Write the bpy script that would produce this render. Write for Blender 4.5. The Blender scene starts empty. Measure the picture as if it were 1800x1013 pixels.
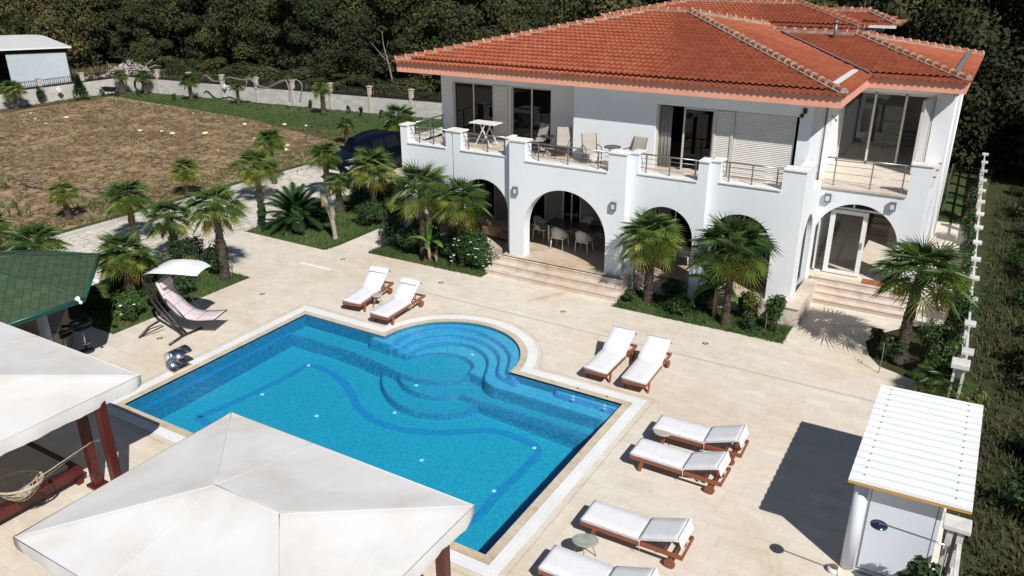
import bpy, bmesh, math, random
import numpy as np
from mathutils import Vector, Matrix, noise as mnoise
D = bpy.data
scene = bpy.context.scene
C = scene.collection
PI = math.pi
rnd = random.Random(7)

# ---------------------------------------------------------------- camera
F_PX, CAM = 1414.571, Vector((6.596, -16.389, 10.4))
PITCH, YAW, ROLL = 0.3931, -0.5388, -0.003
_cy, _sy, _cp, _sp = math.cos(YAW), math.sin(YAW), math.cos(PITCH), math.sin(PITCH)
FW = Vector((_sy*_cp, _cy*_cp, -_sp)); RT0 = Vector((_cy, -_sy, 0)); UP0 = RT0.cross(FW)
RT = RT0*math.cos(ROLL) + UP0*math.sin(ROLL); UPV = -RT0*math.sin(ROLL) + UP0*math.cos(ROLL)
cam_data = D.cameras.new('camera'); cam = D.objects.new('camera', cam_data); C.objects.link(cam)
cam.matrix_world = Matrix(((RT.x, UPV.x, -FW.x, CAM.x), (RT.y, UPV.y, -FW.y, CAM.y), (RT.z, UPV.z, -FW.z, CAM.z), (0, 0, 0, 1)))
cam_data.sensor_width = 36; cam_data.lens = 36*F_PX/1800; cam_data.clip_end = 2000
scene.camera = cam

def G(px, py, z=0.0):
    """survey point: where the sight line through (px, py) meets the level z"""
    d = FW + RT*((px-900)/F_PX) - UPV*((py-506.5)/F_PX)
    t = (z-CAM.z)/d.z
    return (CAM.x+d.x*t, CAM.y+d.y*t, z)

# ---------------------------------------------------------------- materials
def ramp(nt, fac, stops):
    r = nt.nodes.new('ShaderNodeValToRGB'); els = r.color_ramp.elements
    while len(els) > 1: els.remove(els[-1])
    els[0].position = stops[0][0]; els[0].color = (*stops[0][1], 1)
    for p, c in stops[1:]:
        e = els.new(p); e.color = (*c, 1)
    nt.links.new(fac, r.inputs[0]); return r.outputs[0]
def mixc(nt, fac, a, b, mode='MIX'):
    m = nt.nodes.new('ShaderNodeMix'); m.data_type = 'RGBA'; m.blend_type = mode
    for s, v in ((m.inputs[0], fac), (m.inputs[6], a), (m.inputs[7], b)):
        if hasattr(v, 'links') or isinstance(v, bpy.types.NodeSocket): nt.links.new(v, s)
        elif isinstance(v, (int, float)): s.default_value = v
        else: s.default_value = (*v, 1)
    return m.outputs[2]
def noise_n(nt, vec, scale, detail=4, rough=0.55, dist=0.0):
    n = nt.nodes.new('ShaderNodeTexNoise'); n.inputs['Scale'].default_value = scale
    n.inputs['Detail'].default_value = detail; n.inputs['Roughness'].default_value = rough
    n.inputs['Distortion'].default_value = dist
    if vec is not None: nt.links.new(vec, n.inputs['Vector'])
    return n.outputs['Fac']
def mapping(nt, vec, scale=(1, 1, 1), rot=(0, 0, 0)):
    m = nt.nodes.new('ShaderNodeMapping'); m.inputs['Scale'].default_value = scale; m.inputs['Rotation'].default_value = rot
    nt.links.new(vec, m.inputs['Vector']); return m.outputs[0]
def bump(nt, h, strength, dist=0.02):
    b = nt.nodes.new('ShaderNodeBump'); b.inputs['Strength'].default_value = strength; b.inputs['Distance'].default_value = dist
    nt.links.new(h, b.inputs['Height']); return b.outputs[0]
def new_mat(name):
    m = D.materials.new(name); m.use_nodes = True; nt = m.node_tree; b = nt.nodes['Principled BSDF']
    tc = nt.nodes.new('ShaderNodeTexCoord'); return m, nt, b, tc.outputs['Object']
def mat(name, col, rough=0.6, col2=None, scale=3.0, metal=0.0, bmp=0.0, bscale=30, stretch=(1, 1, 1), detail=4, spec=0.5, dist=0.0, lo=0.35, hi=0.65, bdist=0.02, world=False):
    m, nt, b, oc = new_mat(name)
    if world:
        g = nt.nodes.new('ShaderNodeNewGeometry'); oc = g.outputs['Position']
    vec = mapping(nt, oc, stretch)
    if col2 is not None:
        f = noise_n(nt, vec, scale, detail, 0.6, dist)
        nt.links.new(ramp(nt, f, [(lo, col), (hi, col2)]), b.inputs['Base Color'])
    else: b.inputs['Base Color'].default_value = (*col, 1)
    b.inputs['Roughness'].default_value = rough; b.inputs['Metallic'].default_value = metal
    b.inputs['Specular IOR Level'].default_value = spec
    if bmp: nt.links.new(bump(nt, noise_n(nt, vec, bscale, 3), bmp, bdist), b.inputs['Normal'])
    return m
def leaf_mat(name, a, b_, c=None, trans=0.25, rough=0.45, scale=1.5, fine=9.0):
    m, nt, b, oc = new_mat(name)
    oi = nt.nodes.new('ShaderNodeObjectInfo')
    f1 = noise_n(nt, oc, scale, 2); f2 = noise_n(nt, oc, fine, 2)
    mm = nt.nodes.new('ShaderNodeMath'); mm.operation = 'ADD'; nt.links.new(f1, mm.inputs[0]); nt.links.new(f2, mm.inputs[1])
    m2 = nt.nodes.new('ShaderNodeMath'); m2.operation = 'MULTIPLY'; m2.inputs[1].default_value = 0.5; nt.links.new(mm.outputs[0], m2.inputs[0])
    m3 = nt.nodes.new('ShaderNodeMath'); m3.operation = 'MULTIPLY_ADD'; m3.inputs[1].default_value = 0.20; nt.links.new(oi.outputs['Random'], m3.inputs[0])
    m4 = nt.nodes.new('ShaderNodeMath'); m4.operation = 'SUBTRACT'; m4.inputs[1].default_value = 0.10
    nt.links.new(m2.outputs[0], m3.inputs[2]); nt.links.new(m3.outputs[0], m4.inputs[0])
    st = [(0.38, a), (0.56, b_)] + ([(0.66, c)] if c else [])
    col = ramp(nt, m4.outputs[0], st)
    nt.links.new(col, b.inputs['Base Color']); b.inputs['Roughness'].default_value = rough
    b.inputs['Specular IOR Level'].default_value = 0.3
    tr = nt.nodes.new('ShaderNodeBsdfTranslucent'); nt.links.new(col, tr.inputs[0])
    mx = nt.nodes.new('ShaderNodeMixShader'); mx.inputs[0].default_value = trans
    nt.links.new(b.outputs[0], mx.inputs[1]); nt.links.new(tr.outputs[0], mx.inputs[2])
    nt.links.new(mx.outputs[0], nt.nodes['Material Output'].inputs[0]); return m

M = {}
M['plaster'] = mat('plaster', (0.725, 0.755, 0.785), 0.85, (0.765, 0.79, 0.815), 1.1, bmp=0.12, bscale=60, stretch=(1, 1, .5), detail=6, lo=.25, hi=.6, spec=.2)
M['plaster_in'] = mat('plaster_inside', (0.30, 0.29, 0.28), 0.9)  # inner walls darkened: porch shade put into the colour
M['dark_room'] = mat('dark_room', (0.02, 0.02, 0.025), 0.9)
M['capstone'] = mat('cap_stone', (0.72, 0.71, 0.69), 0.55, (0.82, 0.81, 0.79), 3, bmp=.05)
def travertine(name, a, b_, dark, tiles=(0.6, 0.3), joint=0.55, tint=1.0, world=True):
    m, nt, b, oc = new_mat(name)
    g = nt.nodes.new('ShaderNodeNewGeometry'); pos = g.outputs['Position']
    br = nt.nodes.new('ShaderNodeTexBrick'); nt.links.new(pos, br.inputs['Vector'])
    br.inputs['Scale'].default_value = 1.0; br.inputs['Brick Width'].default_value = tiles[0]; br.inputs['Row Height'].default_value = tiles[1]
    br.inputs['Mortar Size'].default_value = 0.004; br.inputs['Mortar Smooth'].default_value = 0.3; br.inputs['Bias'].default_value = 0.0
    br.inputs['Color1'].default_value = (0.0, 0, 0, 1); br.inputs['Color2'].default_value = (1, 1, 1, 1); br.inputs['Mortar'].default_value = (.5, .5, .5, 1)
    n1 = noise_n(nt, mapping(nt, pos, (1, 1.5, 1)), 1.7, 9, 0.7, 0.5)
    n2 = noise_n(nt, pos, 0.23, 5, 0.6, 0.4)
    base = ramp(nt, n1, [(0.30, dark), (0.46, a), (0.66, b_)])
    bc = nt.nodes.new('ShaderNodeMath'); bc.operation = 'MULTIPLY_ADD'; bc.inputs[1].default_value = 0.07; bc.inputs[2].default_value = 0.965
    nt.links.new(br.outputs['Color'], bc.inputs[0])
    cc = nt.nodes.new('ShaderNodeCombineColor')
    for i in range(3): nt.links.new(bc.outputs[0], cc.inputs[i])
    col = mixc(nt, 1.0, base, cc.outputs[0], 'MULTIPLY')
    pat = ramp(nt, n2, [(0.32, (0.93, 0.87, 0.77)), (0.5, (1, 1, 1)), (0.68, (1.02, 1.05, 1.10))])
    col = mixc(nt, 0.85, col, pat, 'MULTIPLY')
    col = mixc(nt, br.outputs['Fac'], col, tuple(x*joint for x in a))
    # sparse stains
    n3 = noise_n(nt, pos, 0.9, 6, 0.7, 1.2)
    st = ramp(nt, n3, [(0.60, (1, 1, 1)), (0.70, (0.86, 0.78, 0.66))])
    col = mixc(nt, 0.6, col, st, 'MULTIPLY')
    nt.links.new(col, b.inputs['Base Color']); b.inputs['Roughness'].default_value = 0.55; b.inputs['Specular IOR Level'].default_value = 0.3
    nt.links.new(bump(nt, n1, 0.08, 0.01), b.inputs['Normal'])
    return m
M['deck'] = travertine('travertine_deck', (0.645, 0.575, 0.48), (0.70, 0.64, 0.555), (0.585, 0.515, 0.415), joint=.76)
M['coping'] = travertine('travertine_coping', (0.53, 0.45, 0.33), (0.62, 0.55, 0.43), (0.40, 0.31, 0.2), (0.5, 0.25), joint=.75)
M['step_stone'] = travertine('step_stone', (0.60, 0.51, 0.43), (0.69, 0.61, 0.54), (0.46, 0.35, 0.27), (1.0, 3.0), joint=.8)
M['porch_stone'] = travertine('porch_stone', (0.52, 0.42, 0.32), (0.61, 0.52, 0.41), (0.42, 0.32, 0.22), (.6, .6), joint=.7)
M['stain'] = travertine('stained_travertine', (0.60, 0.49, 0.37), (0.66, 0.57, 0.46), (0.50, 0.38, 0.26), joint=.84)
M['white_pvc'] = mat('white_pvc', (0.78, 0.79, 0.80), 0.4)
M['grate'] = None
def grate_mat():
    m, nt, b, oc = new_mat('white_grating')
    g = nt.nodes.new('ShaderNodeNewGeometry')
    n = noise_n(nt, g.outputs['Position'], 1.1, 5, .6)
    nt.links.new(ramp(nt, n, [(0.35, (0.78, 0.79, 0.80)), (0.6, (0.86, 0.86, 0.86))]), b.inputs['Base Color']); b.inputs['Roughness'].default_value = .45
    return m
M['grate'] = grate_mat()
M['channel'] = mat('channel_grey', (0.45, 0.45, 0.44), 0.8)
M['gutter_dark'] = mat('gutter_dark', (0.16, 0.16, 0.17), 0.8)
M['frame_white'] = mat('frame_white', (0.78, 0.78, 0.76), 0.35)
M['frame_beige'] = mat('frame_beige', (0.56, 0.52, 0.45), 0.4)
M['shutter'] = mat('shutter', (0.62, 0.60, 0.565), 0.5, (0.66, 0.645, 0.61), 2)
M['salmon'] = mat('salmon_fascia', (0.74, 0.33, 0.225), 0.8, (0.80, 0.375, 0.26), 1.5, bmp=.05)
M['steel'] = mat('rail_steel', (0.33, 0.34, 0.35), 0.35, metal=0.8)
M['steel_bright'] = mat('polished_steel', (0.62, 0.64, 0.67), 0.16, metal=1.0)
M['black_metal'] = mat('black_metal', (0.025, 0.02, 0.022), 0.4)
M['grey_metal'] = mat('grey_metal', (0.20, 0.21, 0.22), 0.4, metal=.4)
M['lamp_glass'] = mat('lamp_glass', (0.62, 0.62, 0.6), 0.2)
def tile_mat():
    m, nt, b, oc = new_mat('clay_tile')
    g = nt.nodes.new('ShaderNodeNewGeometry'); pos = g.outputs['Position']
    v = nt.nodes.new('ShaderNodeTexVoronoi'); v.inputs['Scale'].default_value = 3.6; nt.links.new(pos, v.inputs['Vector'])
    sep = nt.nodes.new('ShaderNodeSeparateColor'); nt.links.new(v.outputs['Color'], sep.inputs[0])
    c1 = ramp(nt, sep.outputs[0], [(0.0, (0.285, 0.078, 0.040)), (0.5, (0.325, 0.090, 0.046)), (1.0, (0.365, 0.11, 0.057))])
    n = noise_n(nt, pos, 1.2, 7, .7)
    c2 = mixc(nt, 0.75, c1, ramp(nt, n, [(0.28, (0.86, 0.83, 0.80)), (0.5, (1, 1, 1)), (0.74, (1.05, 1.14, 1.16))]), 'MULTIPLY')
    sp = ramp(nt, noise_n(nt, pos, 38, 2, .5), [(0.74, (0, 0, 0)), (0.78, (1, 1, 1))])
    c3 = mixc(nt, sp, c2, (0.5, 0.42, 0.34))
    nt.links.new(c3, b.inputs['Base Color']); b.inputs['Roughness'].default_value = .8; b.inputs['Specular IOR Level'].default_value = .2
    nt.links.new(bump(nt, noise_n(nt, pos, 45, 3), .18, .01), b.inputs['Normal'])
    return m
M['tile'] = tile_mat()
M['mortar'] = mat('ridge_mortar', (0.24, 0.20, 0.155), 0.9, (0.44, 0.39, 0.31), 6, bmp=.5, bscale=25, world=True)
M['tent'] = None
def tent_mat():
    m, nt, b, oc = new_mat('tent_canvas')
    g = nt.nodes.new('ShaderNodeNewGeometry'); pos = g.outputs['Position']
    n = noise_n(nt, pos, 0.8, 5, .55, .3)
    n4 = noise_n(nt, mapping(nt, pos, (1.6, .6, 1), (0, 0, .6)), 1.3, 6, .65, .5)
    c = mixc(nt, .8, ramp(nt, n, [(0.30, (0.615, 0.59, 0.555)), (0.45, (0.665, 0.65, 0.63)), (0.62, (0.69, 0.685, 0.68))]),
             ramp(nt, n4, [(0.28, (0.91, 0.89, 0.85)), (0.5, (1, 1, 1))]), 'MULTIPLY')
    nt.links.new(c, b.inputs['Base Color']); b.inputs['Roughness'].default_value = .8; b.inputs['Specular IOR Level'].default_value = .15
    n2 = noise_n(nt, pos, 1.1, 3, .45, .8)
    nt.links.new(bump(nt, n2, .25, .05), b.inputs['Normal'])
    return m
M['tent'] = tent_mat()
M['tent_seam'] = mat('tent_seam', (0.60, 0.585, 0.56), .9)
M['red_wood'] = mat('mahogany_post', (0.062, 0.010, 0.008), 0.42, (0.09, 0.016, 0.012), 2.5, stretch=(6, 6, .6), bmp=.05)
M['teak'] = mat('teak_wood', (0.20, 0.058, 0.026), 0.5, (0.30, 0.098, 0.045), 3, stretch=(2, 14, 14), bmp=.1)
M['cushion'] = mat('white_cushion', (0.67, 0.675, 0.70), 0.9, (0.73, 0.73, 0.75), 4, bmp=.25, bscale=7, spec=.1)
M['cushion_edge'] = mat('cushion_piping', (0.55, 0.53, 0.54), 0.9)
M['pink_cushion'] = mat('mauve_cushion', (0.56, 0.47, 0.49), 0.95, (0.62, 0.53, 0.55), 5, bmp=.2, bscale=9)
M['stone_top'] = mat('mottled_stone', (0.22, 0.25, 0.20), 0.5, (0.38, 0.40, 0.34), 5)
M['stone_pale'] = mat('pale_stone', (0.36, 0.33, 0.29), 0.5, (0.45, 0.42, 0.37), 5)
M['brass'] = mat('brass_leg', (0.45, 0.38, 0.22), 0.4, metal=.7)
M['water'] = None
def water_mat():
    m = D.materials.new('pool_water'); m.use_nodes = True; nt = m.node_tree
    for n in list(nt.nodes):
        if n.type != 'OUTPUT_MATERIAL': nt.nodes.remove(n)
    out = [n for n in nt.nodes if n.type == 'OUTPUT_MATERIAL'][0]
    t = nt.nodes.new('ShaderNodeBsdfTransparent'); t.inputs[0].default_value = (0.70, 0.95, 0.98, 1)
    gl = nt.nodes.new('ShaderNodeBsdfGlossy'); gl.inputs['Roughness'].default_value = 0.02
    fr = nt.nodes.new('ShaderNodeFresnel'); fr.inputs['IOR'].default_value = 1.33
    g = nt.nodes.new('ShaderNodeNewGeometry')
    n1 = noise_n(nt, g.outputs['Position'], 7.0, 3, .5, .6)
    bp_ = bump(nt, n1, .22, .03)
    nt.links.new(bp_, gl.inputs['Normal']); nt.links.new(bp_, fr.inputs['Normal'])
    mx = nt.nodes.new('ShaderNodeMixShader'); nt.links.new(fr.outputs[0], mx.inputs[0]); nt.links.new(t.outputs[0], mx.inputs[1]); nt.links.new(gl.outputs[0], mx.inputs[2])
    nt.links.new(mx.outputs[0], out.inputs[0]); return m
M['water'] = water_mat()
def glass_mat(name, tint, ior=1.5):
    m = D.materials.new(name); m.use_nodes = True; nt = m.node_tree
    for n in list(nt.nodes):
        if n.type != 'OUTPUT_MATERIAL': nt.nodes.remove(n)
    out = [n for n in nt.nodes if n.type == 'OUTPUT_MATERIAL'][0]
    t = nt.nodes.new('ShaderNodeBsdfTransparent'); t.inputs[0].default_value = (*tint, 1)
    gl = nt.nodes.new('ShaderNodeBsdfGlossy'); gl.inputs['Roughness'].default_value = 0.01
    fr = nt.nodes.new('ShaderNodeFresnel'); fr.inputs['IOR'].default_value = ior
    mx = nt.nodes.new('ShaderNodeMixShader'); nt.links.new(fr.outputs[0], mx.inputs[0]); nt.links.new(t.outputs[0], mx.inputs[1]); nt.links.new(gl.outputs[0], mx.inputs[2])
    nt.links.new(mx.outputs[0], out.inputs[0]); return m
M['glass'] = glass_mat('window_glass', (0.16, 0.19, 0.27), 1.45)
M['glass_clear'] = glass_mat('clear_glass', (0.90, 0.92, 0.92), 1.45)
def mosaic_mat(name, a, b_, c):
    m, nt, b, oc = new_mat(name)
    g = nt.nodes.new('ShaderNodeNewGeometry'); pos = g.outputs['Position']
    v = nt.nodes.new('ShaderNodeTexVoronoi'); v.inputs['Scale'].default_value = 30.0; nt.links.new(pos, v.inputs['Vector'])
    try: v.distance = 'CHEBYCHEV'
    except Exception: pass
    v.inputs['Randomness'].default_value = .35
    sep = nt.nodes.new('ShaderNodeSeparateColor'); nt.links.new(v.outputs['Color'], sep.inputs[0])
    c1 = ramp(nt, sep.outputs[0], [(0.0, a), (0.5, b_), (1.0, c)])
    n = noise_n(nt, pos, .35, 3)
    c2 = mixc(nt, .5, c1, ramp(nt, n, [(0.3, (.9, .93, .95)), (.7, (1.05, 1.04, 1.02))]), 'MULTIPLY')
    nt.links.new(c2, b.inputs['Base Color']); b.inputs['Roughness'].default_value = .5; b.inputs['Specular IOR Level'].default_value = .1
    return m
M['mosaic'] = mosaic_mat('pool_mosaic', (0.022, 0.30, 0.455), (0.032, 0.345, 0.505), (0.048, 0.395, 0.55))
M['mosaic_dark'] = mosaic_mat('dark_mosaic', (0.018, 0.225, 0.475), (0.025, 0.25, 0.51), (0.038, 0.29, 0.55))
M['mosaic_wall_dim'] = mosaic_mat('dim_wall_mosaic', (0.015, 0.165, 0.30), (0.025, 0.205, 0.36), (0.05, 0.27, 0.44))  # dimmer look through deeper water put into the wall colour
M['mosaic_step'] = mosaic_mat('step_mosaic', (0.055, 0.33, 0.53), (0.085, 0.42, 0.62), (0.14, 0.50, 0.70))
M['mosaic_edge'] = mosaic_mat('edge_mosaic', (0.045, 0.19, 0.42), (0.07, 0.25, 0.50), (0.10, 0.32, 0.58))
M['light_lens'] = mat('pool_lens', (0.62, 0.80, 0.82), 0.4)
M['shingle'] = None
def shingle_mat():
    m, nt, b, oc = new_mat('green_shingle')
    g = nt.nodes.new('ShaderNodeNewGeometry'); pos = g.outputs['Position']
    br = nt.nodes.new('ShaderNodeTexBrick'); wv = mapping(nt, pos, (1, 1, 1), (0, 0, .62)); nt.links.new(wv, br.inputs['Vector'])
    for k_, v_ in (('Scale', 1.0), ('Brick Width', .30), ('Row Height', .19), ('Mortar Size', .010), ('Mortar Smooth', .4)): br.inputs[k_].default_value = v_
    br.inputs['Color1'].default_value = (.88, .88, .88, 1); br.inputs['Color2'].default_value = (1.1, 1.1, 1.1, 1); br.inputs['Mortar'].default_value = (.5, .55, .5, 1)
    n = noise_n(nt, pos, 5, 5)
    c = ramp(nt, n, [(0.3, (0.050, 0.078, 0.045)), (0.7, (0.070, 0.104, 0.060))])
    nt.links.new(mixc(nt, 1.0, c, br.outputs['Color'], 'MULTIPLY'), b.inputs['Base Color']); b.inputs['Roughness'].default_value = .95; b.inputs['Specular IOR Level'].default_value = .1
    nt.links.new(bump(nt, br.outputs['Fac'], -.3, .01), b.inputs['Normal']); return m
M['shingle'] = shingle_mat()
M['green_metal'] = mat('green_metal', (0.012, 0.075, 0.055), 0.4)
M['bar_wall'] = mat('bar_wall', (0.24, 0.18, 0.12), .8, (0.32, 0.25, 0.18), 3)
M['bar_stone'] = mat('bar_counter', (0.16, 0.16, 0.18), .5, (0.25, 0.25, 0.27), 4)
M['grey_column'] = mat('grey_column', (0.36, 0.38, 0.43), .7, (0.44, 0.46, 0.5), 3)
M['shed_panel'] = mat('shed_panel', (0.66, 0.70, 0.77), .5)
M['shed_roof'] = mat('shed_roof', (0.74, 0.77, 0.77), .85, (0.79, 0.82, 0.815), 2, spec=.15)
M['yellow'] = mat('yellow_edge', (0.62, 0.32, 0.03), .6)
M['concrete'] = mat('concrete_wall', (0.44, 0.42, 0.385), .9, (0.58, 0.56, 0.53), 1.3, stretch=(1, 1, 2.5), bmp=.2, world=True)
M['concrete_white'] = mat('white_fence_concrete', (0.52, 0.50, 0.47), .85, (0.68, 0.67, 0.64), 4, bmp=.2)
M['pillar_peach'] = mat('stone_pillar', (0.46, 0.40, 0.33), .85, (0.55, 0.49, 0.42), 4, bmp=.1)
M['trunk'] = mat('palm_trunk', (0.035, 0.025, 0.019), .95, (0.115, 0.088, 0.066), 7, stretch=(1, 1, 2.5), bmp=1.0, bscale=22, bdist=.04)
M['bark'] = mat('bark', (0.05, 0.04, 0.03), .95, (0.12, 0.10, 0.08), 4, bmp=.6)
M['bark_pale'] = mat('pale_bark', (0.23, 0.19, 0.155), .9, (0.36, 0.31, 0.26), 8, bmp=.6)
M['palm'] = leaf_mat('palm_leaf', (0.038, 0.080, 0.018), (0.080, 0.142, 0.032), (0.18, 0.235, 0.055), .28, .36)
M['palm_lite'] = leaf_mat('palm_leaf_light', (0.12, 0.18, 0.032), (0.23, 0.28, 0.05), (0.38, 0.36, 0.08), .3, .4)
M['palm_dead'] = leaf_mat('palm_leaf_old', (0.24, 0.23, 0.035), (0.36, 0.25, 0.05), (0.34, 0.15, 0.03), .3, .6)
M['forest'] = leaf_mat('forest_leaf', (0.028, 0.038, 0.014), (0.066, 0.074, 0.025), (0.145, 0.115, 0.045), .20, .8, .22, 1.6)
M['bush'] = leaf_mat('bush_leaf', (0.030, 0.075, 0.016), (0.060, 0.130, 0.026), (0.13, 0.22, 0.045), .25, .45, 1.2)
M['bush_dark'] = leaf_mat('dark_leaf', (0.018, 0.045, 0.014), (0.038, 0.078, 0.022), (0.07, 0.11, 0.03), .2, .45, 1.2)
M['bush_yellow'] = leaf_mat('yellow_leaf', (0.10, 0.13, 0.025), (0.20, 0.20, 0.04), (0.32, 0.25, 0.06), .25, .5, 1.5)
M['banana'] = leaf_mat('banana_leaf', (0.06, 0.15, 0.025), (0.11, 0.24, 0.04), (0.22, 0.33, 0.06), .35, .4, 1.2)
M['yucca'] = leaf_mat('blue_yucca', (0.12, 0.18, 0.16), (0.2, 0.28, 0.25), (0.3, 0.38, 0.34), .15, .5)
M['thatch'] = mat('dry_thatch', (0.30, 0.19, 0.085), .9, (0.46, 0.33, 0.18), 9)
M['cycas'] = leaf_mat('cycas_leaf', (0.016, 0.042, 0.014), (0.030, 0.070, 0.021), (0.085, 0.135, 0.05), .15, .3)
M['grass'] = leaf_mat('grass_blade', (0.035, 0.085, 0.02), (0.065, 0.125, 0.03), (0.13, 0.17, 0.05), .25, .6, .8)
M['wild_dry'] = leaf_mat('wild_dry_blade', (0.055, 0.042, 0.022), (0.11, 0.082, 0.045), (0.19, 0.14, 0.085), .15, .8, .6)
M['wild_blade'] = leaf_mat('wild_blade', (0.022, 0.038, 0.013), (0.040, 0.060, 0.019), (0.085, 0.09, 0.035), .15, .8, .5)
M['dry_grass'] = leaf_mat('dry_grass_blade', (0.17, 0.12, 0.065), (0.29, 0.205, 0.125), (0.42, 0.32, 0.21), .2, .8, .6)
M['red_petal'] = mat('red_petal', (0.55, 0.02, 0.02), .6)
M['white_petal'] = mat('white_petal', (0.8, 0.78, 0.75), .6)
def ground_mat(name, cols, scale=0.15, fine=6.0, bm=.6):
    m, nt, b, oc = new_mat(name)
    g = nt.nodes.new('ShaderNodeNewGeometry'); pos = g.outputs['Position']
    n1 = noise_n(nt, pos, scale, 8, .68, .5); n2 = noise_n(nt, mapping(nt, pos, (1, 1.5, 1)), fine, 6, .75, .6)
    mm = nt.nodes.new('ShaderNodeMath'); mm.operation = 'MULTIPLY_ADD'; mm.inputs[1].default_value = .55
    m2 = nt.nodes.new('ShaderNodeMath'); m2.operation = 'MULTIPLY'; m2.inputs[1].default_value = .45
    nt.links.new(n1, m2.inputs[0]); nt.links.new(n2, mm.inputs[0]); nt.links.new(m2.outputs[0], mm.inputs[2])
    k = len(cols); nt.links.new(ramp(nt, mm.outputs[0], [(0.33+0.36*i/(k-1), c) for i, c in enumerate(cols)]), b.inputs['Base Color'])
    b.inputs['Roughness'].default_value = .95; b.inputs['Specular IOR Level'].default_value = .1
    nt.links.new(bump(nt, n2, bm, .12), b.inputs['Normal']); return m
M['wild'] = ground_mat('wild_ground', [(0.018, 0.022, 0.010), (0.034, 0.042, 0.017), (0.065, 0.062, 0.030), (0.125, 0.092, 0.058)], .3, 3.0)
M['field'] = ground_mat('dry_field', [(0.15, 0.105, 0.056), (0.27, 0.187, 0.108), (0.38, 0.275, 0.165), (0.49, 0.37, 0.24)], .14, 2.2, .35)
M['lawn'] = ground_mat('lawn_grass', [(0.028, 0.055, 0.016), (0.055, 0.095, 0.028), (0.10, 0.12, 0.042), (0.17, 0.14, 0.075)], .45, 8)
M['lawn_far'] = ground_mat('far_lawn', [(0.026, 0.055, 0.018), (0.045, 0.085, 0.026), (0.085, 0.10, 0.04), (0.15, 0.12, 0.065)], .16, 3)
def flag_mat():
    m, nt, b, oc = new_mat('flagstone')
    g = nt.nodes.new('ShaderNodeNewGeometry'); pos = g.outputs['Position']
    v = nt.nodes.new('ShaderNodeTexVoronoi'); v.feature = 'DISTANCE_TO_EDGE'; v.inputs['Scale'].default_value = 2.3; nt.links.new(pos, v.inputs['Vector'])
    n = noise_n(nt, pos, 1.5, 6)
    c = ramp(nt, n, [(0.3, (0.52, 0.47, 0.40)), (0.7, (0.68, 0.64, 0.57))])
    e = ramp(nt, v.outputs[0], [(0.015, (0.5, 0.44, 0.37)), (0.04, (1, 1, 1))])
    nt.links.new(mixc(nt, .95, c, e, 'MULTIPLY'), b.inputs['Base Color']); b.inputs['Roughness'].default_value = .8; return m
M['flag'] = flag_mat()
M['car_paint'] = mat('navy_car_paint', (0.002, 0.003, 0.010), .3, spec=.3)
M['car_glass'] = mat('car_glass', (0.008, 0.010, 0.012), .12, spec=.4)
M['tyre'] = mat('tyre_rubber', (0.012, 0.012, 0.012), .8)
M['wicker_white'] = mat('white_wicker', (0.50, 0.49, 0.46), .6, (0.62, 0.61, 0.58), 30, bmp=.6, bscale=60)
M['wicker_brown'] = mat('brown_wicker', (0.12, 0.075, 0.045), .7, (0.24, 0.165, 0.11), 18, bmp=.6, bscale=50)
M['sling'] = mat('beige_sling', (0.34, 0.31, 0.26), .8, (0.38, 0.35, 0.30), 10)
M['rope'] = mat('rope', (0.38, 0.29, 0.21), .9, (0.5, 0.4, 0.31), 20)
M['skin'] = mat('skin', (0.36, 0.19, 0.12), .55)
M['hair'] = mat('hair', (0.02, 0.012, 0.01), .6)
M['shirt'] = mat('maroon_shirt', (0.20, 0.03, 0.03), .9)
M['shorts'] = mat('blue_shorts', (0.03, 0.06, 0.25), .9)
M['dark_top'] = mat('dark_tabletop', (0.06, 0.055, 0.055), .25)
M['hangar'] = mat('hangar_sheet', (0.50, 0.55, 0.59), .5, (0.58, 0.62, 0.66), .6)
M['rubble'] = mat('rubble', (0.22, 0.19, 0.16), .9, (0.50, 0.46, 0.42), 1.2)
M['black_plastic'] = mat('black_plastic', (0.015, 0.015, 0.016), .45)
M['pumpkin'] = mat('pumpkin_skin', (0.62, 0.52, 0.20), .6, (0.72, 0.66, 0.38), 5)
M['hose'] = mat('grey_hose', (0.22, 0.22, 0.22), .5)
M['mat_red'] = mat('door_mat', (0.26, 0.085, 0.03), .95, (0.33, 0.12, 0.05), 8)
M['blue_disc'] = mat('steel_disc', (0.10, 0.16, 0.30), .15, metal=.9)
M['wood_log'] = mat('log_wood', (0.16, 0.115, 0.08), .9, (0.25, 0.19, 0.14), 6)
M['curtain'] = mat('curtain', (0.30, 0.22, 0.17), .9)

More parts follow.
